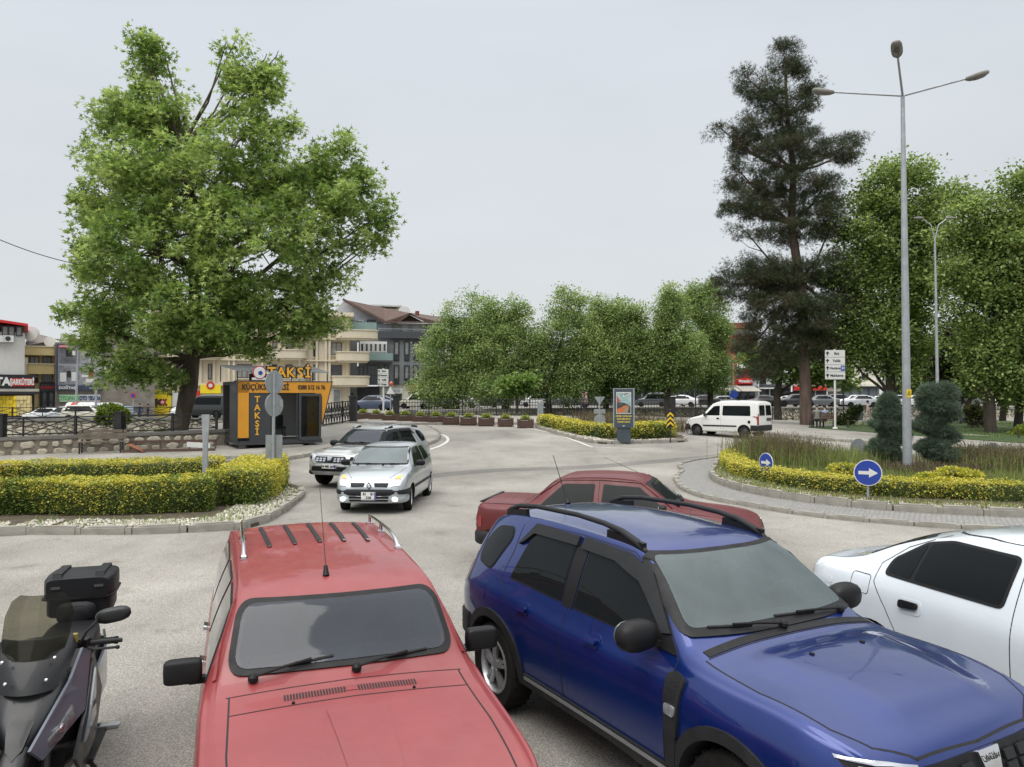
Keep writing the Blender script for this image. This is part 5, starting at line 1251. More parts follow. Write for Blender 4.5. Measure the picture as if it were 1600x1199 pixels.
blades('wild_herbs', zone([(1540, 745), (1560, 750), (1600, 755), (1640, 755), (1520, 742), (1580, 742)], .6), 7500, .4, .85, .011, [M_bl1, M_bl1, M_bl2, M_pur], 'tall brown seeded herbs at the right of the roundabout', heads=.45)
blades('wild_herbs', zone([(1480, 760), (1540, 766), (1600, 768), (1400, 762), (1340, 758), (1250, 752)], .5), 8500, .18, .40, .009, [M_bl1, M_bl1, M_bl2], 'grass between the roundabout hedge and its shrubs')
blades('grass_tufts', band_fn := (lambda: (lambda p: (p.x, p.y, 1.0))(next(q for q in iter(lambda: band(ri_front, .05, .95)(), 0) if q is not None))), 5200, .05, .16, .008, [M_bl1, M_bl2], 'short grass growing through the pebbles round the roundabout', lean=.6)
li_r = resample(li, .6)
blades('grass_tufts', (lambda: (lambda p: (p.x, p.y, 1.0))(next(q for q in iter(lambda: band(li_r, .1, 1.2)(), 0) if q is not None))), 1500, .04, .13, .008, [M_bl1], 'grass tufts among the pebbles of the left island', lean=.6, z0=.07)
blades('wild_herbs', zone([(960, 668), (1000, 672), (1040, 676), (925, 664)], .7), 2500, .4, .9, .014, [M_bl2, M_pur, M_pur], 'brown grasses at the back of the middle island', heads=.4, z0=.08)
blades('lawn_grass', (lambda: (lambda p: (p[0], p[1], 1.))((random.uniform(22, 44), random.uniform(41, 60)))), 9000, .05, .12, .02, [M_bl1], 'short lawn grass under the park trees', lean=.5, z0=.12)
def bush(name, label, px, py, d, lobes, n, ls, mats, templ=LEAF_KITE, z0=.1, cat='shrub', mw=None):
    """shrub whose lobes (px, py, rx, ry in photo pixels) are placed at distance d"""
    base = gp(px, py); root = thing(name, label, cat, (base.x, base.y, G(base.x, base.y) + z0)); s_ = FPX / d
    P = []; D = []
    core = MB(); vol = sum(l[2] * l[3] for l in lobes)
    for l in lobes:
        c = at(l[0], l[1], d) - root.location; r = Vector((l[2] / s_, l[2] / s_ * .9, l[3] / s_)); core.ell(c, r * .5, 12)
        k = int(n * l[2] * l[3] / vol); q = rng.normal(size=(k, 3)); q /= np.linalg.norm(q, axis=1)[:, None]; D.append(q.copy()); q *= rng.uniform(.72, 1.06, k)[:, None]
        P.append(q * np.array(r) + np.array(c))
    P = np.concatenate(P); D = np.concatenate(D)
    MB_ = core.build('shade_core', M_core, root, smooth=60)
    mi_ = rng.choice(len(mats), len(P), p=mw) if len(mats) > 1 else None
    leaves('foliage', P, rng.uniform(ls * .7, ls * 1.3, len(P)), templ, mats, root, dirs=D * .8 + np.array([0, 0, .5]), midx=mi_)
    MB().tube([(0, 0, -.1), (0, 0, .5)], .06, 6).build('stem', M_bark, root)
    return root
M_bark = mat('grey_brown_bark', (.085, .068, .052), .95, col2=(.045, .036, .028), scale=4, bump=.8, bscale=14, stretch=(1, 1, .3))
M_jun = mat('juniper_needles', (.13, .185, .12), .8, col2=(.07, .11, .07), scale=2, island=.3)
bush('juniper', 'blue green clipped juniper left of the tall lamp post', 1392, 712, 24.2, [(1388, 634, 15, 18), (1390, 648, 23, 10), (1383, 662, 25, 6), (1392, 672, 20, 6), (1398, 682, 22, 8), (1384, 692, 22, 6), (1379, 703, 24, 8), (1392, 713, 20, 7)], 9000, .12, [M_jun], LEAF_TUFT)
bush('juniper', 'blue green spiral juniper right of the tall lamp post', 1470, 718, 23.6, [(1454, 622, 20, 20), (1476, 616, 18, 16), (1466, 636, 30, 10), (1478, 650, 22, 9), (1456, 656, 22, 7), (1444, 666, 20, 8), (1466, 674, 22, 8), (1482, 684, 18, 8), (1462, 692, 22, 6), (1448, 700, 18, 8), (1470, 710, 26, 9)], 11000, .12, [M_jun], LEAF_TUFT)
for l in [[(1330, 758, 20, 8)], [(1500, 770, 24, 9)], [(1455, 775, 18, 7)], [(1405, 745, 18, 6)]]:
    pass
bush('golden_shrub', 'small yellow shrub below the left juniper', 1330, 758, 20.5, [(1318, 733, 22, 9), (1340, 738, 16, 8)], 900, .07, [M_yg, M_gr2], mw=[.7, .3])
bush('golden_shrub', 'yellow shrub patch below the spiral juniper', 1500, 765, 19.5, [(1490, 740, 26, 9), (1515, 744, 20, 8)], 1200, .07, [M_yg, M_gr2], mw=[.7, .3])
bush('golden_shrub', 'flat yellow shrub patch between lamp post and right juniper', 1450, 770, 18.8, [(1450, 748, 20, 8)], 800, .07, [M_yg, M_gr2], mw=[.6, .4])
bush('laurel_shrub', 'bright green leafy shrub at the right edge by the park kerb', 1592, 690, 42, [(1590, 684, 14, 8), (1605, 678, 18, 12)], 900, .2, [M_gr2])
bush('round_shrub', 'green shrub on the river bank behind the lattice fence', 178, 668, 46, [(172, 646, 18, 12), (186, 652, 16, 12), (165, 655, 14, 8)], 1500, .22, [M_gr1, M_gr2], mw=[.6, .4])
bush('round_shrub', 'low weeds growing at the foot of the big plane tree', 255, 690, 32, [(252, 682, 12, 8), (240, 688, 10, 5)], 500, .14, [M_gr1])
# park shrubs
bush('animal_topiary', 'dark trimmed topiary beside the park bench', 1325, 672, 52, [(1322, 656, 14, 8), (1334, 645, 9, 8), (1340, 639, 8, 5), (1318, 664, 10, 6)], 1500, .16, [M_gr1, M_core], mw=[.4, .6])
bush('dark_shrub', 'dark reddish shrub between the park trees', 1528, 672, 50, [(1528, 650, 20, 14), (1518, 642, 12, 8)], 1300, .18, [M_pur, M_gr1], mw=[.6, .4])
# ---------------------------------------------------------------- trees
def tree(name, label, base, lobes, trunk, n_cl, n_lf, ls, mats, cat='tree', templ=LEAF_KITE, mw=None, cs=(.42, .42, .2), up=.5, bark=None, limbs=True, twigs=110, group=None, depth=.85, rb=.45, sat=2):
    """lobes: (px, py, rx, ry, dd) in photo pixels at the tree's own distance; trunk: list of (px, py, radius in m)"""
    d = base.y; s_ = FPX / d; root = thing(name, label, cat, tuple(base), 0, group); b0 = Vector(base)
    Tp = [at(px, py, d) - b0 for px, py, r in trunk]; Tp[0] = Vector((Tp[0].x, 0, -.15)); tr = [t[2] for t in trunk]
    mb = MB(); mb.tube(Tp, tr, 12)
    L_ = []
    for l in lobes:
        dd = l[4] if len(l) > 4 else 0
        c = at(l[0], l[1], d + dd) - b0; k = (d + dd) / FPX
        L_.append((c, Vector((l[2] * k, max(l[2], l[3]) * k * depth, l[3] * k))))
    main = len(L_)
    for c, r in list(L_):                        # smaller boughs breaking out of the big ones
        for _ in range(sat):
            q = Vector((random.gauss(0, 1), random.gauss(0, 1), random.gauss(0, .9))).normalized(); f_ = random.uniform(.30, .48)
            L_.append((c + Vector((q.x * r.x, q.y * r.y, q.z * r.z)) * .92, r * f_))
    cen = []; vols = np.array([r.x * r.y * r.z for c, r in L_]) ** .72; vols /= vols.sum(); LN = np.array
    ids = rng.choice(len(L_), n_cl, p=vols)
    q = rng.normal(size=(n_cl, 3)); q /= np.linalg.norm(q, axis=1)[:, None]; q *= (rb + (1.03 - rb) * rng.random(n_cl) ** .6)[:, None]
    cl = np.array([np.array(L_[i][0]) + q[j] * np.array(L_[i][1]) for j, i in enumerate(ids)])
    if limbs:
        for li_, (c, r) in enumerate(L_[:main]):
            # leave the trunk somewhat below the lobe
            best = min(range(len(Tp)), key=lambda i: abs(Tp[i].z - (c.z - .55 * abs(c.x - Tp[i].x) - .5)) + (0 if i >= len(Tp) // 2 - 1 else 9)); a = Tp[best]
            r0 = min(tr[best] * .55, .05 + .03 * (r.x + r.z)); mid = a.lerp(c, .5) + Vector((random.uniform(-.2, .2), random.uniform(-.2, .2), -.10 * (c - a).length * .5)); e = c + Vector((r.x * .3 * (1 if c.x > 0 else -1), 0, r.z * .5))
            mb.tube([a, a.lerp(mid, .5) + Vector((0, 0, .05)), mid, mid.lerp(c, .55), c, e], [r0, r0 * .85, r0 * .7, r0 * .5, r0 * .34, .015], 7)
            mine = cl[ids == li_]; mine = mine[:max(3, int(twigs * vols[li_]))]
            for p in mine:
                p = Vector(p); s0 = random.choice([mid.lerp(c, .3), mid.lerp(c, .7), c, c.lerp(e, .5)]); m_ = s0.lerp(p, .5) + Vector((0, 0, -.08 * (p - s0).length)) + Vector((random.gauss(0, .1), random.gauss(0, .1), 0))
                mb.tube([s0, m_, p], [r0 * .28 + .008, r0 * .16 + .006, .006], 4, cap=False)
    mb.build('trunk', bark or M_bark, root, smooth=70)
    per = n_lf // n_cl; off = np.clip(rng.normal(size=(n_cl, per, 3)), -1.9, 1.9) * np.array(cs) * rng.uniform(.5, 1.5, n_cl)[:, None, None]
    P = (cl[:, None, :] + off).reshape(-1, 3); out_ = (off / (np.linalg.norm(off, axis=2)[:, :, None] + 1e-6)).reshape(-1, 3)
    N = len(P); mi_ = None
    if len(mats) > 1:
        cm = rng.choice(len(mats), n_cl, p=mw); mi_ = np.repeat(cm, per); fl_ = rng.random(N) < .25; mi_[fl_] = rng.choice(len(mats), fl_.sum(), p=mw)
    leaves('crown', P, rng.uniform(ls * .65, ls * 1.3, N), templ, mats, root, up=up, dirs=out_, midx=mi_)
    return root
ML = lambda n, a, b, t=.38, i=.28: mat(n, a, .55, col2=b, scale=.9, island=i, trans=t, spec=.35)
PL1 = ML('plane_leaf_mid', (.215, .305, .08), (.155, .23, .06)); PL2 = ML('plane_leaf_light', (.36, .45, .15), (.275, .36, .11)); PL3 = ML('plane_leaf_deep', (.135, .215, .05), (.10, .165, .04))
b = gp(276, 690); b.z = G(b.x, b.y) + .1
M_pbark = mat('plane_tree_bark', (.13, .10, .075), .95, col2=(.05, .038, .028), scale=2.5, bump=.9, bscale=9, stretch=(1, 1, .35))
tree('plane_tree', 'large leafy plane tree towering over the left pavement beside the kiosk', b,
     [(216, 64, 9, 12, 0), (252, 66, 9, 14, 0), (352, 72, 8, 16, 0), (368, 64, 7, 14, 0), (432, 88, 10, 18, 0), (414, 92, 10, 16, 0), (458, 195, 12, 10, 0), (540, 222, 8, 14, 0), (606, 350, 12, 14, 0), (233, 88, 24, 28, 0), (236, 125, 46, 44, .5), (205, 165, 40, 30, -.5), (248, 188, 56, 46, 0), (160, 180, 22, 16, 0), (370, 110, 20, 32, 0), (422, 125, 26, 28, .4), (392, 152, 46, 46, 0), (430, 200, 36, 32, .3), (372, 222, 56, 46, -1), (225, 245, 90, 62, .8), (300, 290, 110, 72, -1.5),
      (430, 285, 70, 50, 0), (500, 262, 40, 28, 0), (540, 245, 22, 32, 0), (535, 300, 56, 42, .5), (588, 340, 26, 26, 0), (575, 385, 26, 14, 0), (500, 350, 80, 50, -1), (190, 325, 78, 58, 0), (145, 330, 34, 26, .6), (150, 400, 36, 30, -.4), (250, 390, 110, 70, -2), (380, 395, 110, 75, -2), (500, 430, 52, 44, .5),
      (190, 450, 70, 56, -1), (300, 480, 110, 58, -2), (430, 480, 84, 50, -.8), (125, 492, 34, 10, 0), (185, 520, 50, 34, 0), (230, 560, 42, 36, -.8), (330, 515, 80, 34, -1.5), (455, 515, 52, 22, 0), (265, 590, 24, 16, -1), (400, 540, 32, 16, -1), (190, 585, 40, 20, 0), (500, 500, 36, 24, 0), (235, 588, 26, 14, 0), (150, 555, 30, 20, 0)],
     [(274, 694, .46), (286, 650, .36), (295, 605, .40), (301, 560, .32), (303, 500, .28), (306, 420, .28), (300, 330, .2), (285, 230, .12)],
     1100, 66000, .225, [PL1, PL2, PL3], templ=LEAF_MAPLE, mw=[.42, .40, .18], cs=(.29, .29, .21), up=.4, bark=M_pbark, twigs=420, rb=.4)
# river trees in the middle
RT1 = ML('poplar_leaf_mid', (.255, .34, .12), (.19, .265, .095), i=.35); RT2 = ML('poplar_leaf_light', (.38, .46, .19), (.30, .37, .155), i=.35)
mids = [(705, 'wide green tree left in the river row, branches reaching the grey building', 80, [(690, 560, 42, 44), (700, 610, 50, 30), (737, 478, 14, 22), (740, 510, 26, 24), (700, 492, 14, 22), (702, 520, 24, 20), (745, 550, 45, 48), (668, 602, 26, 14), (728, 575, 26, 40)], (712, 640), 20),
        (790, 'dense green tree, second from the left in the river row', 78, [(768, 482, 16, 18), (765, 512, 26, 26), (806, 482, 16, 20), (800, 510, 34, 28), (790, 545, 50, 45), (770, 595, 50, 38), (822, 580, 34, 40), (836, 545, 22, 30)], (790, 641), 18),
        (880, 'tallest rounded tree in the middle of the river row', 79, [(888, 460, 16, 16), (885, 485, 32, 26), (880, 525, 44, 36), (860, 570, 42, 42), (905, 570, 42, 48), (888, 610, 46, 20), (922, 560, 24, 44)], (857, 642), 24),
        (945, 'green tree directly right of the tallest river tree', 82, [(935, 482, 11, 18), (938, 512, 20, 22), (958, 490, 14, 22), (958, 518, 20, 20), (945, 550, 38, 48), (955, 595, 32, 28)], (947, 640), 14),
        (1000, 'bright green tree with forked trunk behind the advertising pillar', 80, [(972, 490, 12, 20), (998, 492, 14, 20), (988, 525, 28, 26), (1012, 550, 30, 36), (995, 585, 36, 28), (1022, 575, 26, 36), (970, 570, 24, 40)], (1043, 640), 14),
        (1050, 'slender bright green tree behind the chevron sign', 78, [(1050, 464, 12, 18), (1046, 492, 22, 24), (1045, 535, 30, 36), (1050, 580, 30, 34), (1076, 555, 22, 44)], (1042, 642), 14),
        (1105, 'tall light green tree just left of the pine', 84, [(1088, 458, 14, 16), (1112, 456, 12, 16), (1102, 486, 30, 26), (1115, 522, 28, 30), (1100, 570, 38, 34), (1120, 590, 24, 22)], (1110, 640), 18)]
for px, lb, d, lo, tb, lim in mids:
    p = at(tb[0], tb[1], d); p.z = G(p.x, d) - (0 if d > 76 else .3)
    if d < yF(p.x): p.z = -1.8
    tree('river_tree', lb, p, lo, [(tb[0], tb[1] + 3, .40), (tb[0], tb[1] - 25, .32), ((tb[0] + px) / 2, 570, .22), (px, 520, .1)], 750, 46000, .195, [RT1, RT2, PL3], mw=[.5, .3, .2], cs=(.42, .42, .32), group='row of trees along the river', twigs=110)
tree('small_round_tree', 'small ball-headed tree between the second and the tallest river tree', at(808, 643, 68) * 1, [(808, 600, 24, 14)], [(808, 645, .09), (808, 610, .07)], 70, 2600, .3, [PL1, PL3], mw=[.5, .5])
# pine
PN1 = ML('pine_needles', (.062, .085, .034), (.040, .056, .024), .12, .3); PN2 = ML('pine_needles_brown', (.105, .092, .052), (.075, .066, .040), .12, .3)
M_pineb = mat('pine_bark', (.17, .12, .095), .95, col2=(.07, .05, .04), scale=3, bump=.8, bscale=12, stretch=(1, 1, .3))
b = gp(1259, 667); b.z = G(b.x, b.y) + .12
tree('pine_tree', 'tall dark pine with bare lower trunk right of the white van', b,
     [(1228, 78, 20, 22), (1222, 110, 32, 22), (1252, 108, 22, 14), (1165, 120, 13, 14), (1190, 140, 36, 18), (1255, 150, 26, 20), (1215, 165, 42, 24), (1272, 158, 8, 6), (1125, 200, 26, 15), (1180, 200, 44, 24), (1235, 205, 36, 24), (1150, 225, 24, 14), (1268, 210, 14, 12), (1210, 245, 56, 26), (1275, 235, 34, 18), (1330, 222, 22, 12), (1310, 245, 30, 14), (1148, 260, 20, 12), (1175, 290, 50, 22), (1240, 285, 52, 26), (1295, 285, 30, 16),
      (1145, 320, 24, 18), (1190, 325, 42, 22), (1265, 325, 48, 24), (1165, 362, 26, 12), (1220, 365, 52, 18), (1295, 360, 34, 20), (1150, 430, 34, 24), (1200, 420, 44, 26), (1245, 430, 60, 34), (1300, 420, 34, 30), (1140, 465, 26, 18), (1190, 480, 48, 34), (1260, 490, 60, 40), (1315, 480, 30, 34), (1185, 530, 42, 30), (1245, 545, 56, 30), (1300, 540, 36, 30), (1190, 575, 34, 16), (1120, 440, 14, 8)],
     [(1260, 672, .42), (1258, 600, .36), (1256, 520, .33), (1250, 440, .30), (1236, 350, .26), (1240, 270, .2), (1230, 180, .13), (1226, 90, .06)],
     1150, 92000, .20, [PN1, PN2], mw=[.72, .28], templ=LEAF_TUFT, cs=(.27, .27, .17), up=.2, bark=M_pineb, twigs=260, rb=.2, depth=.9)
LD1 = ML('linden_leaf_mid', (.225, .30, .09), (.16, .225, .065)); LD2 = ML('linden_leaf_light', (.35, .43, .16), (.27, .34, .12)); LD3 = ML('linden_leaf_deep', (.115, .185, .04), (.085, .14, .032))
b = at(1394, 668, 50); b.z = G(b.x, b.y) + .1
tree('linden_tree', 'tall green linden tree behind the junipers, crown cut by the lamp post', b,
     [(1430, 265, 34, 24), (1385, 280, 34, 26), (1350, 320, 40, 30), (1420, 320, 60, 40), (1480, 310, 34, 20), (1340, 370, 44, 34), (1400, 380, 60, 46), (1460, 370, 42, 34), (1330, 430, 44, 38), (1400, 450, 60, 48), (1450, 440, 34, 40), (1330, 500, 44, 38), (1385, 520, 56, 44), (1430, 510, 34, 44), (1350, 555, 40, 28), (1390, 570, 32, 22), (1425, 560, 22, 24), (1310, 540, 24, 24)],
     [(1394, 672, .34), (1392, 620, .30), (1390, 540, .26), (1396, 440, .2), (1404, 340, .12)], 1000, 70000, .20, [LD1, LD2, LD3], mw=[.45, .27, .28], cs=(.42, .42, .26), twigs=240, rb=.35)
b = at(1548, 676, 44); b.z = G(b.x, b.y) + .15
tree('linden_tree', 'large green linden tree at the right edge over the lawn', b,
     [(1590, 300, 44, 30), (1640, 330, 60, 50), (1545, 345, 46, 34), (1600, 380, 70, 50), (1520, 390, 34, 34), (1560, 440, 60, 50), (1500, 430, 30, 34), (1620, 460, 70, 60), (1520, 490, 40, 40), (1580, 520, 60, 46), (1540, 560, 44, 40), (1600, 580, 50, 44), (1480, 370, 18, 14), (1560, 610, 22, 22), (1660, 540, 60, 60), (1520, 600, 16, 18)],
     [(1548, 680, .33), (1545, 620, .30), (1546, 560, .27), (1560, 470, .22), (1580, 370, .12)], 1000, 70000, .19, [LD1, LD2, LD3], mw=[.45, .32, .23], cs=(.4, .4, .26), twigs=240, rb=.35)
b = at(1216, 668, 66); b.z = G(b.x, b.y) + .1
tree('broadleaf_tree', 'dark broadleaf tree with two trunks behind the pine', b, [(1190, 560, 30, 24), (1230, 575, 40, 24), (1275, 560, 34, 34), (1290, 530, 26, 30), (1310, 590, 24, 20)],
     [(1216, 674, .34), (1214, 620, .30), (1222, 570, .2), (1240, 530, .1)], 300, 11000, .32, [LD1, LD3], mw=[.4, .6], twigs=60)
DR = ML('copper_leaf', (.055, .035, .030), (.035, .03, .02), .15)
b = at(1495, 666, 58); b.z = G(b.x, b.y) + .1
tree('copper_tree', 'dark reddish tree between the two lindens', b, [(1490, 540, 30, 40), (1510, 580, 26, 36), (1480, 590, 22, 24), (1465, 560, 16, 20)], [(1508, 672, .22), (1505, 640, .2), (1496, 580, .15), (1492, 540, .08)], 260, 9500, .3, [DR, LD3], mw=[.7, .3], twigs=50)
for px, d, lb, lo in ((1510, 70, 'leaning dark trunked tree behind the lawn', [(1530, 600, 30, 20), (1500, 590, 24, 18)]), (1590, 46, 'slim trunked tree at the right edge of the lawn', [(1620, 600, 30, 30), (1600, 560, 30, 26)]), (1566, 62, 'thick trunked tree behind the right linden', [(1570, 590, 44, 30), (1600, 600, 40, 30)]), (1442, 72, 'pale green tree behind the tall lamp post', [(1440, 560, 26, 36), (1455, 590, 22, 30), (1420, 590, 26, 26)])):
    b = at(px, 664, d); b.z = G(b.x, b.y) + .05
    tree('park_tree', lb, b, lo, [(px, 672, .26), (px + 3, 630, .22), (lo[0][0], lo[0][1], .1)], 150, 5500, .32, [LD1, LD3, LD2], mw=[.4, .3, .3], twigs=40)
# distant greenery that reads as one mass far down the street
# ---------------------------------------------------------------- taxi kiosk
M_or = mat('orange_panel', (.62, .27, .012), .45, var=.05, coat=.2)
M_anth = mat('anthracite_panel', (.035, .038, .044), .4, var=.1, coat=.2)
M_let = mat('letter_black', (.012, .012, .014), .5)
M_white = mat('white_panel', (.62, .62, .60), .6, var=.06)
M_galv = mat('galvanised_steel', (.34, .36, .38), .5, metal=.35, var=.14, scale=5)
M_grey = mat('grey_sign_back', (.27, .29, .30), .55, metal=.2, var=.16, scale=4)
M_kglass = mat('kiosk_glass', (.012, .015, .018), .04, coat=.4)
kb = gp(367, 707); KA = R(33); KW, KD, KH = 3.62, 2.2, 2.72
kz = G(kb.x, kb.y) + .12
ki = thing('taxi_kiosk', 'orange and dark grey taxi rank kiosk with its glass door slid open', 'kiosk', (kb.x, kb.y, kz), KA)
def clear_glass(name, tint=(.75, .8, .8), a=.75):
    m = bpy.data.materials.new(name); m.use_nodes = True; t = m.node_tree; n = t.nodes; b = n['Principled BSDF']; b.inputs['Base Color'].default_value = (.02, .02, .02, 1); b.inputs['Roughness'].default_value = .03
    tr = n.new('ShaderNodeBsdfTransparent'); tr.inputs[0].default_value = (*tint, 1); mx_ = n.new('ShaderNodeMixShader'); mx_.inputs[0].default_value = a
    t.links.new(b.outputs[0], mx_.inputs[1]); t.links.new(tr.outputs[0], mx_.inputs[2]); t.links.new(mx_.outputs[0], n['Material Output'].inputs[0]); return m
M_clear = clear_glass('clear_glass'); M_smoke = clear_glass('smoked_screen', (.62, .61, .54), .88); M_smoke2 = clear_glass('dark_smoked_screen', (.05, .05, .05), .8)
zb, zt = .22, KH + .06
MB().box((KW / 2, KD / 2, zb + .06), (KW, KD, .12)).build('floor', M_anth, ki)
MB().box((KW / 2, KD / 2, zt - .07), (KW, KD, .12)).build('roof', M_anth, ki)
MB().box((KW / 2, KD - .03, (zb + zt) / 2), (KW - .02, .06, zt - zb - .3)).build('back_wall', M_white, ki)
MB().box((.04, KD * .22, (zb + zt) / 2), (.08, KD * .44, zt - zb - .26)).box((.04, KD * .97, (zb + zt) / 2), (.08, .1, zt - zb - .26)).build('side_wall', M_anth, ki)
MB().box((.04, KD * .69, (zb + zt) / 2), (.03, KD * .45, zt - zb - .28)).build('side_window', M_kglass, ki)
MB().box((KW - .04, KD / 2, (zb + zt) / 2), (.08, KD - .02, zt - zb - .26)).build('side_wall', M_white, ki)
# orange front frame: left strip, top band, slanting right wing
MB().box((.30, -.05, (zb + zt) / 2 + .10), (.44, .10, zt - zb - .28)).build('front_strip', M_or, ki)
MB().box((.04, -.03, (zb + zt) / 2), (.08, .16, zt - zb)).build('corner_post', M_anth, ki)
mbk = MB(); P2 = [(.08, zt - .48), (KW - .32, zt - .48), (KW - .32, zt - .62), (KW - .02, zt - .62), (KW - .02, 1.0), (KW + .42, zt - .02), (.08, zt - .02)]
mbk.v = [(x, -.10, z) for x, z in P2] + [(x, .0, z) for x, z in P2]; nk = len(P2)
mbk.f = [tuple(range(nk)), tuple(range(2 * nk - 1, nk - 1, -1))] + [(i, (i + 1) % nk, nk + (i + 1) % nk, nk + i) for i in range(nk)]; mbk.m = [0] * len(mbk.f)
mbk.build('front_fascia', M_or, ki)
MB().box((KW / 2 + .2, -.05, zt + .005), (KW + .5, .14, .035)).build('fascia_trim', M_anth, ki)
MB().bar((KW + .43, -.05, zt), (KW + .0, -.05, .95), .04, .12).build('fascia_trim', M_anth, ki)
MB().box((.98, -.03, (zb + zt - .5) / 2 + .02), (.86, .08, zt - zb - .52)).build('front_panel', M_anth, ki)
MB().box((KW / 2, -.04, zb + .02), (KW, .12, .16)).build('front_sill', M_anth, ki)
MB().box((1.52, -.03, (zb + zt - .5) / 2), (.22, .05, zt - zb - .52)).build('window_panel', M_kglass, ki)
for k_, (x, w_) in enumerate(((2.52, .05),)): MB().box((x, -.02, (zb + zt - .5) / 2), (w_, .08, zt - zb - .5)).build('door_post', M_anth, ki)
dx0, dx1 = 2.58, 3.55
df = MB().box((dx0 + .05, -.12, 1.30), (.1, .06, 1.95)).box((dx1 - .05, -.12, 1.30), (.1, .06, 1.95)).box(((dx0 + dx1) / 2, -.12, .36), (dx1 - dx0 - .2, .06, .16)).box(((dx0 + dx1) / 2, -.12, 2.22), (dx1 - dx0 - .2, .06, .1)).build('sliding_door', M_anth, ki)
MB().box(((dx0 + dx1) / 2, -.115, 1.29), (dx1 - dx0 - .2, .012, 1.72)).build('door_glass', clear_glass('door_glass_mat', (.55, .6, .6), .8), df)
MB().box((3.22, -.03, 1.30), (.52, .05, 1.9)).build('orange_back_panel', M_or, ki); MB().box((2.77, -.03, 1.30), (.36, .05, 1.9)).build('dark_back_panel', M_anth, ki)
for dz_ in (0, .35): MB().bar((3.05, -.058, 1.15 + dz_), (3.22, -.058, 1.5 + dz_), .05, .006).bar((3.22, -.058, 1.5 + dz_), (3.39, -.058, 1.15 + dz_), .05, .006).build('chevron_print', M_anth, ki)
for x in (.35, 1.6, 3.2): MB().box((x, .25, .11), (.22, .3, .24)).build('foot', M_conc, ki)
text('KÜÇÜKSU TAKSİ', .33, (1.20, -.115, zt - .25), FRONT, M_let, ki, bold=.005, sx=.76)
text('0380 512 16 76', .26, (3.14, -.115, zt - .25), FRONT, M_let, ki, bold=.004, sx=.72)
for k_, ch in enumerate('TAKSİ'): text(ch, .36, (.86, -.085, 2.02 - k_ * .335), FRONT, mat('letter_orange', (.75, .38, .02), .5, var=.02), ki, bold=.008)
for k_, ch in enumerate('TAKSİ'):
    x = 1.44 + k_ * .40 - (.06 if k_ == 4 else 0)
    text(ch, .58, (x, -.02, zt + .36), FRONT, M_let, ki, 'roof_letter', .05, bold=.055); text(ch, .58, (x + .005, -.075, zt + .36), FRONT, mat('roof_letter_orange', (.72, .36, .02), .5, var=.03), ki, 'roof_letter_face', .01, bold=.012)
MB().box((1.9, .0, zt + .07), (2.6, .03, .03)).bar((1.3, 0, zt), (1.3, 0, zt + .3), .03).bar((2.3, 0, zt), (2.3, 0, zt + .3), .03).bar((3.1, 0, zt), (3.1, 0, zt + .6), .03).build('letter_frame', M_iron, ki)
em = MB().lathe([(.27, -.03), (.27, .03)], 28, axis='y', c=(.95, -.05, zt + .36)).build('emblem', mat('emblem_red', (.45, .03, .05), .5), ki)
MB().lathe([(.235, -.045), (.235, -.03)], 28, axis='y', c=(.95, -.05, zt + .36)).build('emblem_ring', M_white, em); MB().lathe([(.10, -.055), (.10, -.04)], 5, axis='y', c=(.98, -.05, zt + .34)).build('emblem_mark', mat('emblem_blue', (.02, .04, .2), .5), em)
MB().box((.95, -.05, zt + .10), (.6, .04, .10)).build('emblem_base', M_white, em)
cn = MB(); cn.add([(-.6, .2, zt + .62), (.1, -.35, zt + .36), (KW + .5, -.1, zt + .30), (KW - .2, .75, zt + .62)], [(0, 1, 2, 3)]); cn.add([(-.6, .2, zt + .66), (.1, -.35, zt + .40), (KW + .5, -.1, zt + .34), (KW - .2, .75, zt + .66)], [(0, 1, 2, 3)])
cn = MB(); q_ = [(-.35, 1.3, .66), (.15, .35, .42), (KW + .45, .35, .40), (KW + .05, 1.3, .66)]
cn.v = [(x, y, zt + z) for x, y, z in q_] + [(x, y, zt + z + .03) for x, y, z in q_]; cn.f = [(3, 2, 1, 0), (4, 5, 6, 7), (0, 1, 5, 4), (1, 2, 6, 5), (2, 3, 7, 6), (3, 0, 4, 7)]; cn.m = [0] * 6
cn.build('roof_canopy', mat('canopy_sheet', (.22, .23, .24), .5, metal=.3), ki)
mbq = MB()
for x, y, z in ((.18, .4, .42), (-.3, 1.25, .64), (KW + .38, .4, .4), (KW, 1.25, .64), (KW / 2, .4, .41)): mbq.bar((x, y, zt - .02), (x, y, zt + z), .035)
mbq.build('canopy_post', M_iron, ki)
MB().box((1.35, .9, zt + .18), (1.0, .6, .3)).build('roof_unit', M_under, ki)
def k2w(x, y, z): return Vector((kb.x + x * math.cos(KA) - y * math.sin(KA), kb.y + x * math.sin(KA) + y * math.cos(KA), kz + z))
def chair(name, label, loc, rz, group=None):
    c = thing(name, label, 'chair', loc, rz, group)
    MB().box((0, 0, .45), (.46, .46, .07)).build('seat', M_anth, c); MB().box((0, .21, .74), (.44, .06, .48)).build('backrest', M_anth, c)
    for sx in (-1, 1):
        for sy in (-1, 1): MB().bar((sx * .2, sy * .2, 0), (sx * .19, sy * .19, .43), .025).build('leg', M_chrome, c)
    return c
chair('waiting_chair', 'dark chair inside the kiosk next to the door frame', k2w(2.3, 1.75, zb + .12), KA, 'chairs in the kiosk'); chair('waiting_chair', 'dark chair inside the kiosk, nearer the sign posts', k2w(1.75, 1.8, zb + .12), KA, 'chairs in the kiosk')
tv = MB().box((0, 0, 0), (.85, .05, .48)).build('wall_screen', M_under); tv.location = k2w(1.85, 2.10, 2.12); tv.rotation_euler = (0, 0, KA); tag(tv, 'black screen on the back wall inside the kiosk', 'screen')
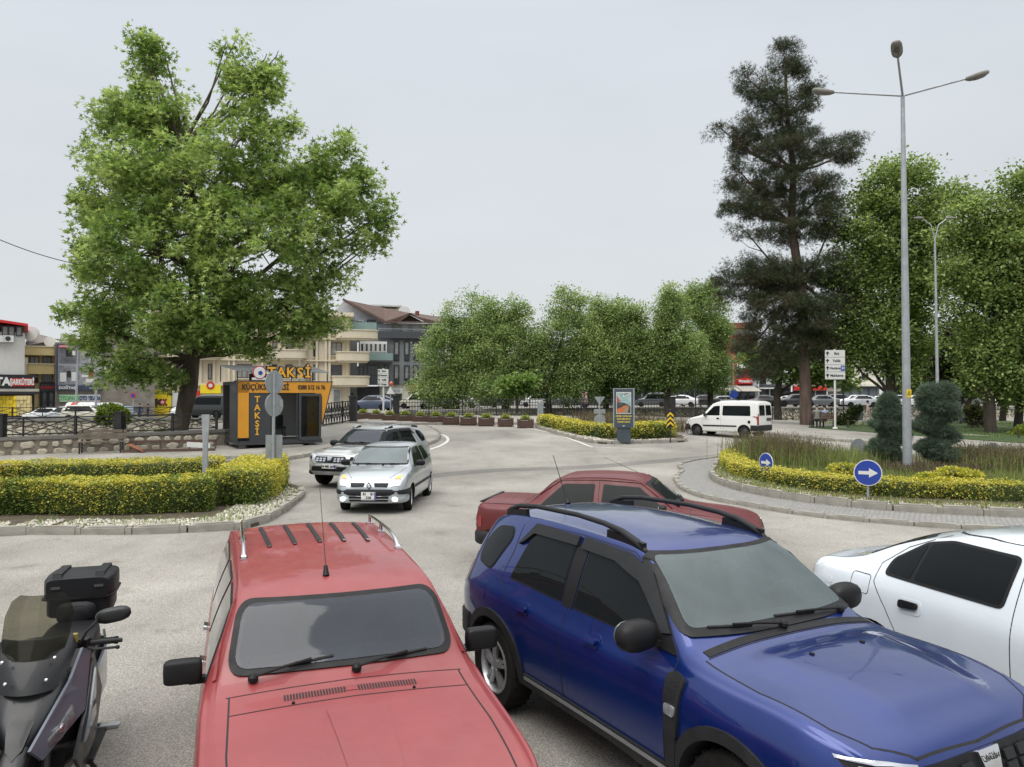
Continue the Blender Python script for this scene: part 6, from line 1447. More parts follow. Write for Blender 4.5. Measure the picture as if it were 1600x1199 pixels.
o = MB().box((0, 0, .06), (.9, .35, .12)).build('kiosk_step', M_conc); o.location = k2w(2.2, -.35, 0); o.rotation_euler = (0, 0, KA); tag(o, 'concrete block step in front of the open kiosk door', 'step')
o = MB().lathe([(.13, 0), (.17, .30), (.155, .30), (.12, .02)], 18).build('bucket', mat('blue_plastic', (.02, .16, .30), .4), smooth=40); p = gp(343, 699); o.location = (p.x, p.y, G(p.x, p.y) + .12); tag(o, 'blue plastic bucket left of the kiosk', 'bucket')
# ---------------------------------------------------------------- sign posts, lamp posts
def disc(mb, c, r, nx, ny, t=.012, n=28, m=0):
    nrm = Vector((nx, ny, 0)).normalized(); s_ = Vector((-nrm.y, nrm.x, 0)); vs = []
    for k in (-1, 1):
        for j in range(n): a = 2 * math.pi * j / n; vs.append(Vector(c) + s_ * math.cos(a) * r + Vector((0, 0, math.sin(a) * r)) + nrm * t * k)
    mb.add(vs, [tuple(range(n)), tuple(range(2 * n - 1, n - 1, -1))] + [(j, (j + 1) % n, n + (j + 1) % n, n + j) for j in range(n)], m)
D_ = 20.2; p = at(427, 730, D_); z0 = G(p.x, p.y)
sp = thing('sign_post', 'grey sign post with two round plates and a tall plate seen from behind', 'road sign', (p.x, p.y, z0))
zz = lambda py: at(427, py, D_).z - z0
MB().tube([(0, 0, -.1), (0, 0, zz(585))], .038, 10).build('post', M_galv, sp)
for py in (598, 633): mbd = MB(); disc(mbd, (0, .05, zz(py)), .31, -.87, .49); d_ = mbd.build('round_plate', M_grey, sp); MB().box((0, .03, zz(py)), (.03, .03, .5)).build('plate_bracket', M_galv, d_)
MB().box((0, .05, (zz(680) + zz(728)) / 2), (.44, .015, zz(680) - zz(728))).build('tall_plate', M_grey, sp)
MB().box((.19, .06, zz(630)), (.08, .02, .17)).build('small_plate', M_grey, sp)
D_ = 18.6; p = at(320, 755, D_); z0 = G(p.x, p.y) + .05
sp = thing('sign_post', 'narrow grey tapering post in the left hedge, seen edge-on', 'road sign', (p.x, p.y, z0)); zz = lambda py: at(320, py, D_).z - z0
MB().add([(-.09, 0, zz(648)), (.10, 0, zz(648)), (.055, 0, zz(700)), (-.055, 0, zz(700)), (-.09, .05, zz(648)), (.10, .05, zz(648)), (.055, .05, zz(700)), (-.055, .05, zz(700))], [(0, 1, 2, 3), (7, 6, 5, 4), (0, 4, 5, 1), (1, 5, 6, 2), (2, 6, 7, 3), (3, 7, 4, 0)]).build('upper_blade', M_galv, sp)
MB().box((0, .02, zz(728)), (.12, .06, zz(700) - zz(756))).build('lower_blade', M_galv, sp)
MB().tube([(0, .06, -.1), (0, .06, zz(650))], .03, 8).build('post', M_galv, sp); MB().box((-.04, .08, zz(705)), (.05, .02, .25)).build('white_tag', M_white, sp)
M_sblue = mat('sign_blue', (.012, .045, .30), .35, var=.04, coat=.3)
def arrow_sign(px, py, rad, d, lb, yaw, front=True, bz=.16):
    c = at(px, py, d); z0 = G(c.x, c.y) + bz
    r_ = thing('arrow_sign' if front else 'round_sign', lb, 'road sign', (c.x, c.y, z0), yaw); h = c.z - z0
    MB().tube([(0, .04, -.05), (0, .04, h + rad * .4)], .028, 8).build('post', M_galv, r_)
    mb = MB(); disc(mb, (0, 0, h), rad, 0, -1, .008); pl = mb.build('plate', M_white if front else M_grey, r_)
    if front:
        mb = MB(); disc(mb, (0, -.010, h), rad * .93, 0, -1, .003); mb.build('blue_face', M_sblue, pl)
        s_ = rad; A_ = [(-.66, .13), (.08, .13), (.08, .36), (.70, 0), (.08, -.36), (.08, -.13), (-.66, -.13)]; mb = MB(); n = 7
        mb.v = [(x * s_, -.016, h + z * s_) for x, z in A_] + [(x * s_, -.012, h + z * s_) for x, z in A_]; mb.f = [tuple(range(n)), tuple(range(2 * n - 1, n - 1, -1))] + [(i, (i + 1) % n, n + (i + 1) % n, n + i) for i in range(n)]; mb.m = [0] * len(mb.f)
        mb.build('white_arrow', M_white, pl)
    return r_
arrow_sign(1356, 739, .30, 17.6, 'blue round sign with white right arrow nearest the lamp post', -.45); arrow_sign(1197, 723, .27, 21.2, 'blue round sign with white right arrow at the left of the roundabout', -1.15)
arrow_sign(1341, 699, .30, 26.6, 'round grey sign seen from behind, left of the junipers', .2, False); arrow_sign(1553, 706, .30, 26.2, 'round grey sign seen from behind in the tall herbs at right', -.9, False); arrow_sign(1184, 690, .22, 29.5, 'small round grey sign back half hidden behind the left herbs', .3, False)
D_ = 22.6; p = at(1418, 722, D_); z0 = G(p.x, p.y) + .16
lp = thing('lamp_post', 'tall galvanised three-armed lamp post in the middle of the roundabout', 'street lamp', (p.x, p.y, z0)); hz_ = at(1413, 150, D_).z - z0
MB().tube([(0, 0, -.05), (-.03, 0, 5.5), (-.06, 0, hz_)], [.13, .10, .055], 12).box((0, 0, .02), (.4, .4, .04)).build('pole', M_galv, lp, smooth=50)
M_lamp = mat('lamp_housing', (.16, .155, .135), .5, var=.15); M_lens2 = mat('lamp_lens', (.10, .095, .085), .2, coat=.6)
for ex, ey, rise in ((-1.75, .85, .45), (1.80, -.25, .42), (-.95, -1.60, .50)):
    a = Vector((-.06, 0, hz_)); d2 = Vector((ex, ey, rise)); e = a + d2; u_ = d2.normalized()
    ar = MB().tube([a - u_ * .05, e], [.034, .028], 8).build('arm', M_galv, lp, smooth=50)
    yaw = math.atan2(ey, ex); Rm = Matrix.Rotation(yaw, 3, 'Z') @ Matrix.Rotation(-math.asin(u_.z) * 1.3, 3, 'Y')
    hd = MB().ell(e + u_ * .27, (.31, .15, .08), 16, p=.7, rot=Rm).ell(e + u_ * .02, (.12, .08, .06), 10, p=.8, rot=Rm).build('lamp_head', M_lamp, ar, smooth=60)
    MB().ell(e + u_ * .29 + Rm @ Vector((0, 0, -.05)), (.22, .115, .05), 14, p=.8, rot=Rm).build('lens', M_lens2, hd, smooth=60)
zy = at(1418, 615, D_).z - z0; wp_ = MB().box((0, -.115, zy), (.14, .01, .23)).build('warning_plate', mat('warning_yellow', (.72, .52, .02), .45, var=.05), lp)
MB().bar((-.04, -.123, zy + .0), (0, -.123, zy + .075), .012, .004).bar((.04, -.123, zy + .0), (0, -.123, zy + .075), .012, .004).bar((-.04, -.123, zy), (.04, -.123, zy), .012, .004).build('warning_mark', M_let, wp_)
text('DİKKAT', .034, (0, -.123, zy - .04), FRONT, M_let, wp_, ext=.001, bold=.001)
D_ = 41.5; p = at(1466, 668, D_); z0 = G(p.x, p.y)
lp = thing('lamp_post', 'thin distant lamp post between the linden trees with two curved arms', 'street lamp', (p.x, p.y, z0)); zz = lambda py: at(1466, py, D_).z - z0
MB().tube([(0, 0, 0), (-.1, 0, zz(370))], [.10, .045], 8).build('pole', M_galv, lp)
for sx in (-1, 1):
    a = MB().tube([(-.1, 0, zz(375)), (-.1 + sx * .2, 0, zz(352)), (-.1 + sx * .65, 0, zz(342))], .03, 6).build('arm', M_galv, lp); MB().ell((-.1 + sx * .85, 0, zz(341)), (.28, .1, .08), 10).build('lamp_head', M_lamp, a, smooth=60)
for px, d, top, lb in ((108, 96, 'x', ''),): pass
def dir_sign(px, base, d, boards, x0, x1, lb, words, hosp=None, tri=None):
    p = at(px, base, d); z0 = G(p.x, p.y) + .12; r_ = thing('direction_sign', lb, 'road sign', (p.x, p.y, z0)); k = d / FPX; zz = lambda py: at(px, py, d).z - z0
    MB().tube([(0, 0, -.1), (0, 0, zz(boards[0][0] - 1))], .06, 10).lathe([(.16, 0), (.13, .12)], 12).build('post', M_white, r_, smooth=50)
    for i, (y0, y1) in enumerate(boards):
        w = (x1 - x0) * k; cx = ((x0 + x1) / 2 - px) * k; h = zz(y0) - zz(y1); zc = (zz(y0) + zz(y1)) / 2
        b_ = MB().box((cx, -.08, zc), (w, .03, h * .93)).build('board', M_white, r_); MB().box((cx, -.07, zc - h * .49), (w, .04, h * .08)).build('board_edge', M_grey, b_)
        s_ = h * .28; ax = cx - w * .38; MB().add([(ax - s_, -.1, zc), (ax + s_, -.1, zc), (ax, -.1, zc + s_ * 1.1), (ax - s_, -.104, zc), (ax + s_, -.104, zc), (ax, -.104, zc + s_ * 1.1)], [(0, 1, 2), (5, 4, 3), (0, 1, 4, 3), (1, 2, 5, 4), (2, 0, 3, 5)]).box((ax, -.102, zc - s_ * .5), (s_ * .5, .004, s_)).build('arrow', M_let, b_)
        text(words[i], h * .5, (cx + w * .08 - (w * .08 if hosp == i else 0), -.098, zc), FRONT, M_let, b_, ext=.002, bold=.006, sx=.9)
        if hosp == i: q = MB().box((cx + w * .40, -.1, zc), (h * .62, .01, h * .7)).build('hospital_square', M_sblue, b_); text('H', h * .55, (cx + w * .40, -.107, zc), FRONT, M_white, q, ext=.002, bold=.008)
    return r_
dir_sign(1305, 684, 45.5, [(547, 558.6), (558.6, 570), (570, 581.4), (581.4, 593)], 1289, 1320, 'white four-board direction sign on a white post before the right trees', ['Batı', 'Valilik', 'Hastane', 'Mahkeme'], hosp=2)
dir_sign(599, 662, 50.5, [(577, 583.6), (583.6, 590.5), (590.5, 597.5), (597.5, 604)], 590.5, 607, 'white four-board direction sign before the grey building', ['Müze', 'Belediye', 'Valilik', 'Otogar'])
D_ = 52; p = at(610, 660, D_); z0 = G(p.x, p.y) + .12; r_ = thing('warning_sign', 'triangular warning sign with an amber beacon beside the left direction sign', 'road sign', (p.x, p.y, z0)); zz = lambda py: at(610, py, D_).z - z0
MB().tube([(0, 0, 0), (0, 0, zz(600))], .035, 8).build('post', M_galv, r_); MB().prism([(-.28, -.05), (.28, -.05), (.28, -.03), (-.28, -.03)], zz(616), zz(604), top=.05).build('triangle', M_white, r_); MB().ell((.05, 0, zz(600)), (.13, .13, .17), 10).build('beacon', mat('beacon_amber', (.5, .10, .02), .3, coat=.5), r_, smooth=60)
# ---- middle island: advertising pillar, chevron sign, sign backs
D_ = 34.6; p = at(975, 686, D_); z0 = G(p.x, p.y) + .08; k = D_ / FPX; ad = thing('advertising_pillar', 'dark advertising pillar with a park photograph and yellow lettering', 'advertising pillar', (p.x, p.y, z0), R(-12)); zz = lambda py: at(975, py, D_).z - z0
M_addark = mat('pillar_slate', (.045, .065, .08), .4, var=.08, coat=.2)
MB().box((0, 0, (zz(668) + zz(607)) / 2), (.94, .34, zz(607) - zz(668))).build('casing', M_galv, ad); MB().box((0, 0, zz(668) / 2), (.6, .24, zz(668))).build('plinth', M_addark, ad)
fc = MB().box((0, -.175, (zz(668) + zz(608)) / 2), (.84, .02, zz(609) - zz(669))).build('face', M_addark, ad)
pz0, pz1 = zz(646.5), zz(613); ph = MB().box((0, -.188, (pz0 + pz1) / 2), (.66, .008, pz1 - pz0)).build('poster', M_white, ad)
ph_ = pz1 - pz0
def quad(pts, y, m, name, parent): mb = MB(); mb.add([(x, y, z) for x, z in pts] , [tuple(range(len(pts)))]); return mb.build(name, m, parent)
quad([(-.31, pz0 + .03), (.31, pz0 + .03), (.31, pz1 - .03), (-.31, pz1 - .03)], -.1935, mat('poster_sky', (.30, .42, .42), .5, var=.3, scale=4), 'poster_sky', ph)
quad([(-.31, pz0 + .03), (.31, pz0 + .03), (.31, pz0 + ph_ * .35), (.05, pz0 + ph_ * .5), (-.31, pz0 + ph_ * .55)], -.1945, mat('poster_shade', (.05, .055, .05), .5, var=.5, scale=8), 'poster_trees', ph)
quad([(-.31, pz0 + .03), (.0, pz0 + .03), (.22, pz0 + ph_ * .36), (.10, pz0 + ph_ * .40), (-.31, pz0 + ph_ * .2)], -.1955, mat('poster_track', (.50, .14, .05), .5, var=.2, scale=8), 'poster_path', ph)
quad([(-.10, pz0 + .03), (.18, pz0 + .03), (.25, pz0 + ph_ * .36), (.17, pz0 + ph_ * .38)], -.1965, mat('poster_lane', (.30, .20, .13), .5, var=.2, scale=8), 'poster_lane', ph)
quad([(-.31, pz1 - .12), (-.12, pz1 - ph_ * .42), (-.31, pz1 - ph_ * .5)], -.1955, mat('poster_roof', (.30, .10, .08), .5), 'poster_roof', ph)
quad([(-.02, pz1 - .22), (.30, pz1 - .10), (.30, pz1 - .02), (-.02, pz1 - .12)], -.1965, M_white, 'poster_caption', ph); text('MUTLU', .075, (.14, -.199, pz1 - .10), (R(90), R(-18), 0), M_let, ph, ext=.001, bold=.003)
M_yl = mat('yellow_print', (.60, .45, .06), .5)
for i, (s_, z_) in enumerate((('GÜZEL YARINLAR', 651), ('İÇİN BİRLİKTE', 655.5), ('ÇALIŞIYORUZ', 660))): text(s_, .088, (0, -.188, zz(z_) + .02), FRONT, M_yl, fc, ext=.001, bold=.004)
text('2023', .06, (0, -.188, zz(665.5)), FRONT, M_white, fc, ext=.001, bold=.002)
D_ = 34.4; p = at(1047.5, 688, D_); z0 = G(p.x, p.y) + .08; ch = thing('chevron_sign', 'black and yellow chevron board on a post at the tip of the middle island', 'road sign', (p.x, p.y, z0)); zz = lambda py: at(1047.5, py, D_).z - z0
MB().tube([(0, .03, 0), (0, .03, zz(640))], .03, 8).ell((0, .03, zz(641)), (.06, .06, .06), 8).build('post', M_iron, ch)
w = .29; bd = MB().add([(-w / 2, 0, zz(668)), (w / 2, 0, zz(668)), (w / 2, 0, zz(647)), (0, 0, zz(642)), (-w / 2, 0, zz(647)), (-w / 2, .02, zz(668)), (w / 2, .02, zz(668)), (w / 2, .02, zz(647)), (0, .02, zz(642)), (-w / 2, .02, zz(647))], [(0, 1, 2, 3, 4), (9, 8, 7, 6, 5)] + [(i, (i + 1) % 5, 5 + (i + 1) % 5, 5 + i) for i in range(5)]).build('board', M_let, ch)
M_cy = mat('chevron_yellow', (.72, .48, .02), .45, var=.05)
for k_ in range(3):
    zc = zz(667) + k_ * .21; quad([(-w / 2, zc), (0, zc + .14), (w / 2, zc), (w / 2, zc + .10), (0, zc + .24), (-w / 2, zc + .10)], -.004, M_cy, 'chevron', bd)
D_ = 38; p = at(937, 680, D_); z0 = G(p.x, p.y) + .08; sp = thing('sign_post', 'sign post left of the advertising pillar, triangle and disc seen from behind', 'road sign', (p.x, p.y, z0)); zz = lambda py: at(937, py, D_).z - z0
MB().tube([(0, 0, 0), (0, 0, zz(621))], .03, 8).build('post', M_galv, sp); MB().add([(-.26, 0, zz(620)), (.26, 0, zz(620)), (0, 0, zz(634)), (-.26, .02, zz(620)), (.26, .02, zz(620)), (0, .02, zz(634))], [(0, 1, 2), (5, 4, 3), (0, 3, 4, 1), (1, 4, 5, 2), (2, 5, 3, 0)]).build('triangle_plate', M_grey, sp)
MB().box((0, 0, zz(643)), (.56, .02, .22)).build('oblong_plate', M_grey, sp); mbd = MB(); disc(mbd, (0, -.01, zz(656)), .28, 0, -1); mbd.build('round_plate', M_grey, sp)
p = gp(845, 664); o = MB().box((0, 0, .6), (.34, .30, 1.2)).box((0, 0, 1.22), (.30, .26, .04)).build('meter_cabinet', M_grey); o.location = (p.x, p.y + .8, G(p.x, p.y) + .1); tag(o, 'narrow grey cabinet before the railing at the left tip of the middle island', 'cabinet')
for px, d, top, tag_ in ((1087, 60, 590, 'dark slim post in front of the river railing near the white van'), (1318, 60, 585, 'slim dark lamp post just behind the right direction sign'), (1501, 55, 600, 'thin dark post at the far edge of the lawn'),):
    p = at(px, 662, d); z0 = G(p.x, p.y); q = at(px, top, d); o = MB().tube([(0, 0, 0), (0, 0, q.z - z0)], .05, 8).lathe([(.12, 0), (.1, .3)], 10).build('slim_post', M_iron); o.location = (p.x, p.y, z0); tag(o, tag_, 'post')
# ---------------------------------------------------------------- bench, bin, planks
def bench(loc, rz, lb, m=None, n=4, length=1.6):
    b_ = thing('park_bench', lb, 'bench', loc, rz)
    for i in range(n): MB().box((0, -.2 + i * .13, .45), (length, .11, .035)).build('seat_slat', m or M_wood, b_)
    for i in range(3): MB().box((0, .26 + i * .03, .58 + i * .13), (length, .03, .11)).build('back_slat', m or M_wood, b_)
    for sx in (-1, 1): MB().bar((sx * length * .42, -.22, 0), (sx * length * .42, -.2, .45), .05).bar((sx * length * .42, .22, 0), (sx * length * .42, .33, .9), .05).bar((sx * length * .42, -.22, .42), (sx * length * .42, .25, .42), .04).build('leg', M_iron, b_)
p = gp(1285, 672); bench((p.x, p.y, G(p.x, p.y) + .13), R(172), 'slatted park bench with two seated people right of the pine trunk')
p = gp(158, 713); bench((p.x, p.y, G(p.x, p.y) + .12), R(18), 'weathered bench with white legs against the stone wall', mat('grey_board', (.16, .13, .10), .8, var=.3), 2, 1.7)
p = gp(268, 709); r_ = thing('tree_box', 'low wooden frame of boards around the foot of the plane tree', 'planter', (p.x, p.y, G(p.x, p.y) + .12), R(15))
for y, z, w_ in ((-.5, .05, 3.4), (.5, .35, 3.2)): MB().box((0, y, z), (w_, .06, .10)).build('board', M_wood, r_)
for x in (-1.6, -.5, .6, 1.6): MB().box((x, .5, .17), (.06, .06, .36)).build('stake', M_wood, r_)
MB().bar((-1.5, -.3, .30), (-.9, -.5, .02), .30, .03).build('leaning_board', mat('rust_board', (.25, .10, .05), .8), r_); MB().bar((.6, -.2, .25), (1.5, -.5, .20), .03, .2).build('white_board', M_white, r_)
# ---------------------------------------------------------------- people
def person(label, loc, rz, pose, h, top, legs, hair, skin=(.42, .26, .19), group=None, bag=False):
    s_ = h / 1.72
    if pose == 'sit': J = dict(pel=(0, 0, .50), che=(0, .06, .95), nec=(0, .05, 1.16), hed=(0, 0, 1.33), lk=(.1, -.42, .50), la=(.1, -.46, .10), lt=(.1, -.60, .05), rk=(-.1, -.42, .50), ra=(-.1, -.40, .10), rt=(-.1, -.54, .05), ls=(.19, .05, 1.08), le=(.25, -.05, .80), lw=(.15, -.28, .66), rs=(-.19, .05, 1.08), re=(-.25, -.05, .80), rw=(-.12, -.28, .62), lh=(.1, -.02, .50), rh=(-.1, -.02, .50))
    else:
        f = .22 if pose == 'walk' else .03
        J = dict(pel=(0, 0, .92), che=(0, .0, 1.25), nec=(0, .0, 1.46), hed=(0, -.02, 1.62), lk=(.09, -f * .7, .50), la=(.09, -f, .09), lt=(.09, -f - .16, .04), rk=(-.09, f * .2, .50), ra=(-.09, f * 1.2, .12), rt=(-.09, f * 1.1 - .14, .05), ls=(.19, 0, 1.39), le=(.25, .08, 1.12), lw=(.24, -.02 + f * .5, .86), rs=(-.19, 0, 1.39), re=(-.25, -.02, 1.12), rw=(-.24, -.12 - f * .4, .90), lh=(.09, 0, .88), rh=(-.09, 0, .88))
    names = list(J); r = dict(pel=.15, che=.15, nec=.055, hed=.10, lk=.065, la=.045, lt=.035, rk=.065, ra=.045, rt=.035, ls=.07, le=.045, lw=.03, rs=.07, re=.045, rw=.03, lh=.095, rh=.095)
    E = [('pel', 'che'), ('che', 'nec'), ('nec', 'hed'), ('pel', 'lh'), ('lh', 'lk'), ('lk', 'la'), ('la', 'lt'), ('pel', 'rh'), ('rh', 'rk'), ('rk', 'ra'), ('ra', 'rt'), ('che', 'ls'), ('ls', 'le'), ('le', 'lw'), ('che', 'rs'), ('rs', 're'), ('re', 'rw')]
    me = bpy.data.meshes.new('body'); me.from_pydata([Vector(J[n]) * s_ for n in names], [(names.index(a), names.index(b)) for a, b in E], [])
    root = thing('person', label, 'person', loc, rz, group); o = link('body', me, root)
    md = o.modifiers.new('s', 'SKIN'); sv = me.skin_vertices[0].data
    for i, n in enumerate(names): sv[i].radius = (r[n] * s_, r[n] * s_ * (.72 if n in ('pel', 'che') else 1)); sv[i].use_root = (n == 'pel')
    o.modifiers.new('u', 'SUBSURF').levels = 2
    dg = bpy.context.evaluated_depsgraph_get(); nm = bpy.data.meshes.new_from_object(o.evaluated_get(dg)); o.modifiers.clear(); o.data = nm
    ms = [mat('skin', skin, .6), mat('cloth_%d' % (hash(top) % 9973), top, .9, var=.15), mat('cloth_%d' % (hash(legs) % 9973), legs, .9, var=.15), M_let]
    for m in ms: nm.materials.append(m)
    zh = (.50 if pose == 'sit' else .90) * s_; zn = J['nec'][2] * s_
    for p_ in nm.polygons:
        c = p_.center
        if c.z > zn + .01: k_ = 0
        elif c.z < .09 * s_: k_ = 3
        elif pose == 'sit': k_ = 2 if (c.y < -.10 * s_ and c.z < .60 * s_) or c.z < .56 * s_ else (0 if c.y < -.25 * s_ else 1)
        elif abs(c.x) > .19 * s_ and c.z < .93 * s_: k_ = 0
        else: k_ = 1 if c.z > zh else 2
        p_.material_index = k_
    nm.shade_smooth()
    hp = Vector(J['hed']) * s_
    MB().ell(hp + Vector((0, .025, .03)), (.098 * s_, .11 * s_, .11 * s_), 14).build('hair', mat('hair_%d' % (hash(hair) % 997), hair, .7), root, smooth=60)
    MB().ell(hp + Vector((0, -.105 * s_, -.01)), (.016, .022, .022), 8).build('nose', ms[0], root, smooth=60)
    if bag: MB().ell((.26 * s_, 0, .85 * s_), (.05, .14, .15), 12, p=.6).build('bag', M_let, root, smooth=50)
    return root
p = gp(911, 652); person('person in a grey top and dark trousers walking left by the river railing', (p.x, p.y, G(p.x, p.y) + .12), R(-100), 'walk', 1.74, (.10, .10, .11), (.03, .035, .06), (.03, .02, .015))
p = gp(917, 652); person('person in a pale cardigan and dark skirt walking beside the man in grey', (p.x, p.y + .6, G(p.x, p.y) + .12), R(-95), 'walk', 1.66, (.38, .25, .22), (.03, .03, .035), (.22, .14, .12))
p = gp(1279, 672); person('seated person in dark clothes on the left half of the park bench', (p.x - .1, p.y - .0, G(p.x, p.y) + .10), R(172), 'sit', 1.7, (.22, .22, .20), (.03, .03, .035), (.10, .09, .08))
p = gp(1291, 672); person('seated person in a light blue top on the right half of the park bench', (p.x - .1, p.y, G(p.x, p.y) + .10), R(180), 'sit', 1.68, (.35, .38, .48), (.03, .03, .035), (.02, .015, .012))
p = gp(1356, 662); person('person in pale pink clothes walking behind the left juniper', (p.x, p.y, G(p.x, p.y) + .12), R(60), 'walk', 1.66, (.60, .45, .38), (.50, .40, .34), (.02, .015, .012))
p = at(218, 652, 66); person('person in dark blue standing across the river in front of the yellow shop', (p.x, p.y, G(p.x, p.y)), R(10), 'walk', 1.75, (.04, .07, .14), (.03, .03, .04), (.02, .02, .02))
p = at(231, 650, 67); person('person in black standing by the parked cars left of the plane trunk', (p.x, p.y, G(p.x, p.y)), R(-60), 'stand', 1.72, (.02, .02, .022), (.03, .03, .04), (.02, .02, .02))
p = gp(1506, 664); person('distant person in light clothes beside the thin dark post', (p.x, p.y, G(p.x, p.y) + .1), R(30), 'stand', 1.6, (.4, .4, .4), (.1, .1, .12), (.02, .02, .02))
# waste bin frame seen beside the topiary
p = gp(1342, 668); b_ = thing('litter_bin', 'grey litter bin on a round stand between topiary and juniper', 'bin', (p.x, p.y, G(p.x, p.y) + .12)); MB().lathe([(.20, .35), (.24, .95), (.22, .95), (.18, .37)], 16).build('bucket', M_grey, b_); MB().tube([(-.3, 0, 0), (-.26, 0, .5), (-.26, 0, 1.15), (0, 0, 1.3), (.26, 0, 1.15), (.26, 0, .5), (.3, 0, 0)], .02, 6).build('frame', M_iron, b_)
# ---------------------------------------------------------------- overhead cable
a, b_ = at(-30, 362, 30), at(150, 418, 36); pts = [a.lerp(b_, t) + Vector((0, 0, -.8 * t * (1 - t))) for t in np.linspace(0, 1, 14)]
o = MB().tube(pts, .018, 5).build('overhead_cable', M_let); tag(o, 'black overhead cable running into the plane tree crown', 'cable')
# ---------------------------------------------------------------- buildings across the river
M_wf = mat('window_frame_brown', (.085, .05, .035), .6); M_wf2 = mat('window_frame_white', (.62, .62, .61), .5, var=.04); M_wf3 = mat('window_frame_dark', (.03, .032, .036), .5)
M_pane = mat('window_pane', (.035, .042, .05), .06, coat=.3, var=.5, scale=.8); M_pane2 = mat('curtained_pane', (.22, .22, .21), .2, coat=.4, var=.4, scale=1.5)
M_tile = mat('brown_roof_tiles', (.13, .085, .07), .85, col2=(.085, .055, .045), scale=3); M_rtile = mat('red_roof_tiles', (.22, .075, .045), .85, col2=(.14, .05, .035), scale=3)
M_cream = mat('cream_stone_render', (.62, .55, .42), .8, var=.07, scale=.7); M_yel = mat('yellow_render', (.52, .42, .20), .85, var=.12, scale=.7); M_wren = mat('white_render', (.54, .53, .50), .85, var=.14, scale=.5, stretch=(1, 1, .3))
M_gren = mat('grey_render', (.19, .20, .215), .8, var=.07, scale=.6); M_lgren = mat('light_grey_render', (.36, .38, .42), .8, var=.06); M_dgren = mat('charcoal_render', (.055, .06, .068), .7, var=.08)
M_rawc = mat('raw_concrete', (.27, .245, .21), .95, col2=(.14, .125, .105), scale=.9, bump=.3, bscale=3); M_redp = mat('red_cladding', (.34, .03, .03), .6, var=.08); M_cr2 = mat('ivory_render', (.66, .64, .55), .8, var=.05)
M_shopg = mat('shop_glass', (.03, .034, .04), .06, coat=.3, var=.6, scale=.6); M_yshop = mat('shop_yellow', (.80, .62, .02), .5, var=.04); M_bl = mat('shop_black', (.012, .012, .014), .4); M_redsign = mat('shop_red', (.55, .02, .02), .5); M_awn = mat('awning_cloth', (.36, .34, .30), .8, var=.15); M_teal = mat('balcony_glass', (.20, .30, .28), .15, coat=.4)
class Bld:
    def __init__(s, name, label, d, px0, cat='building', face=None, mid=None):
        # face: the pixel column whose line of sight the side walls follow, so that the front looks at the crossing
        s.p0 = px0; o = at(px0, 617, d); s.x0 = o.x; s.d0 = d; s.th = -math.atan((face - 800) / FPX) if face is not None else 0
        s.gz = G(o.x, d); s.root = thing(name, label, cat, (o.x, d, s.gz), s.th); s.cache = {}
        s.d = d; s.d = d + (s.X(mid) * math.sin(s.th) if mid is not None else 0)
    def X(s, px):
        a = (px - 800) / FPX / CPI; return (a * s.d0 - s.x0) / (math.cos(s.th) - a * math.sin(s.th))
    def Z(s, py): return at(800, py, s.d).z - s.gz
    def box(s, name, px0, px1, py0, py1, m, y0=0., y1=10., parent=None):
        x0, x1, z0, z1 = s.X(px0), s.X(px1), s.Z(py1), s.Z(py0)
        return MB().box(((x0 + x1) / 2, (y0 + y1) / 2, (z0 + z1) / 2), (x1 - x0, y1 - y0, z1 - z0)).build(name, m, parent or s.root)
    def win(s, px0, px1, py0, py1, fm=None, pm=None, mull=1, y=0., name='window', trans=0, sill=None, parent=None):
        x0, x1, z0, z1 = s.X(px0), s.X(px1), s.Z(py1), s.Z(py0); w, h = x1 - x0, z1 - z0; fm = fm or M_wf; pm = pm or M_pane
        key = (round(w, 1), round(h, 1), fm.name, pm.name, mull, trans)
        if key not in s.cache:
            t = .08; mb = MB()
            for sx in (-1, 1): mb.box((sx * (w / 2 - t / 2), -.04, 0), (t, .10, h))
            for sz in (-1, 1): mb.box((0, -.04, sz * (h / 2 - t / 2)), (w - 2 * t, .10, t))
            for i in range(1, mull + 1): mb.box((-w / 2 + w * i / (mull + 1), -.035, 0), (.06, .08, h - 2 * t))
            if trans: mb.box((0, -.03, h * .22), (w - 2 * t, .07, .05))
            s.cache[key] = (mb.mesh('window', fm), MB().box((0, -.012, 0), (w - .1, .012, h - .1)).mesh('pane', pm))
        a, b = s.cache[key]; o = link(name, a, parent or s.root, loc=((x0 + x1) / 2, y, (z0 + z1) / 2)); link('pane', b, o)
        if sill: MB().box((0, -.10, -h / 2 - .06), (w + .2, .2, .08)).build('sill', sill, o)
        return o
    def txt(s, t, px, py, size_px, m, y=-.1, bold=.0, sx=1., parent=None, name='lettering'):
        return text(t, size_px * s.d / FPX, (s.X(px), y, s.Z(py)), FRONT, m, parent or s.root, name, .02, bold=bold, sx=sx)
# 1 delicatessen at the left edge
B = Bld('shop_building', 'white rendered building at the left edge with a black delicatessen sign', 70, -70, face=44, mid=0)
B.box('wall', -70, 38, 519, 664, M_wren); B.box('top_storey', -70, 36, 508, 519, M_wf, .3, 10)
for x0 in (-40, -26, -12, 2, 12, 24): B.win(x0, x0 + 10.5, 509.5, 524.5, M_wf3, M_pane2, 0, y=-.02)
mb = MB(); x0, x1 = B.X(-75), B.X(43); z0, z1 = B.Z(497), B.Z(509); mb.add([(x0, -.8, z0), (x1, -.8, z1), (x1, 10, z1), (x0, 10, z0), (x0, -.8, z0 + .25), (x1, -.8, z1 + .22), (x1, 10, z1 + .22), (x0, 10, z0 + .25)], [(0, 1, 2, 3), (7, 6, 5, 4), (0, 4, 5, 1), (1, 5, 6, 2), (2, 6, 7, 3), (3, 7, 4, 0)]); mb.build('roof_edge', M_redsign, B.root)
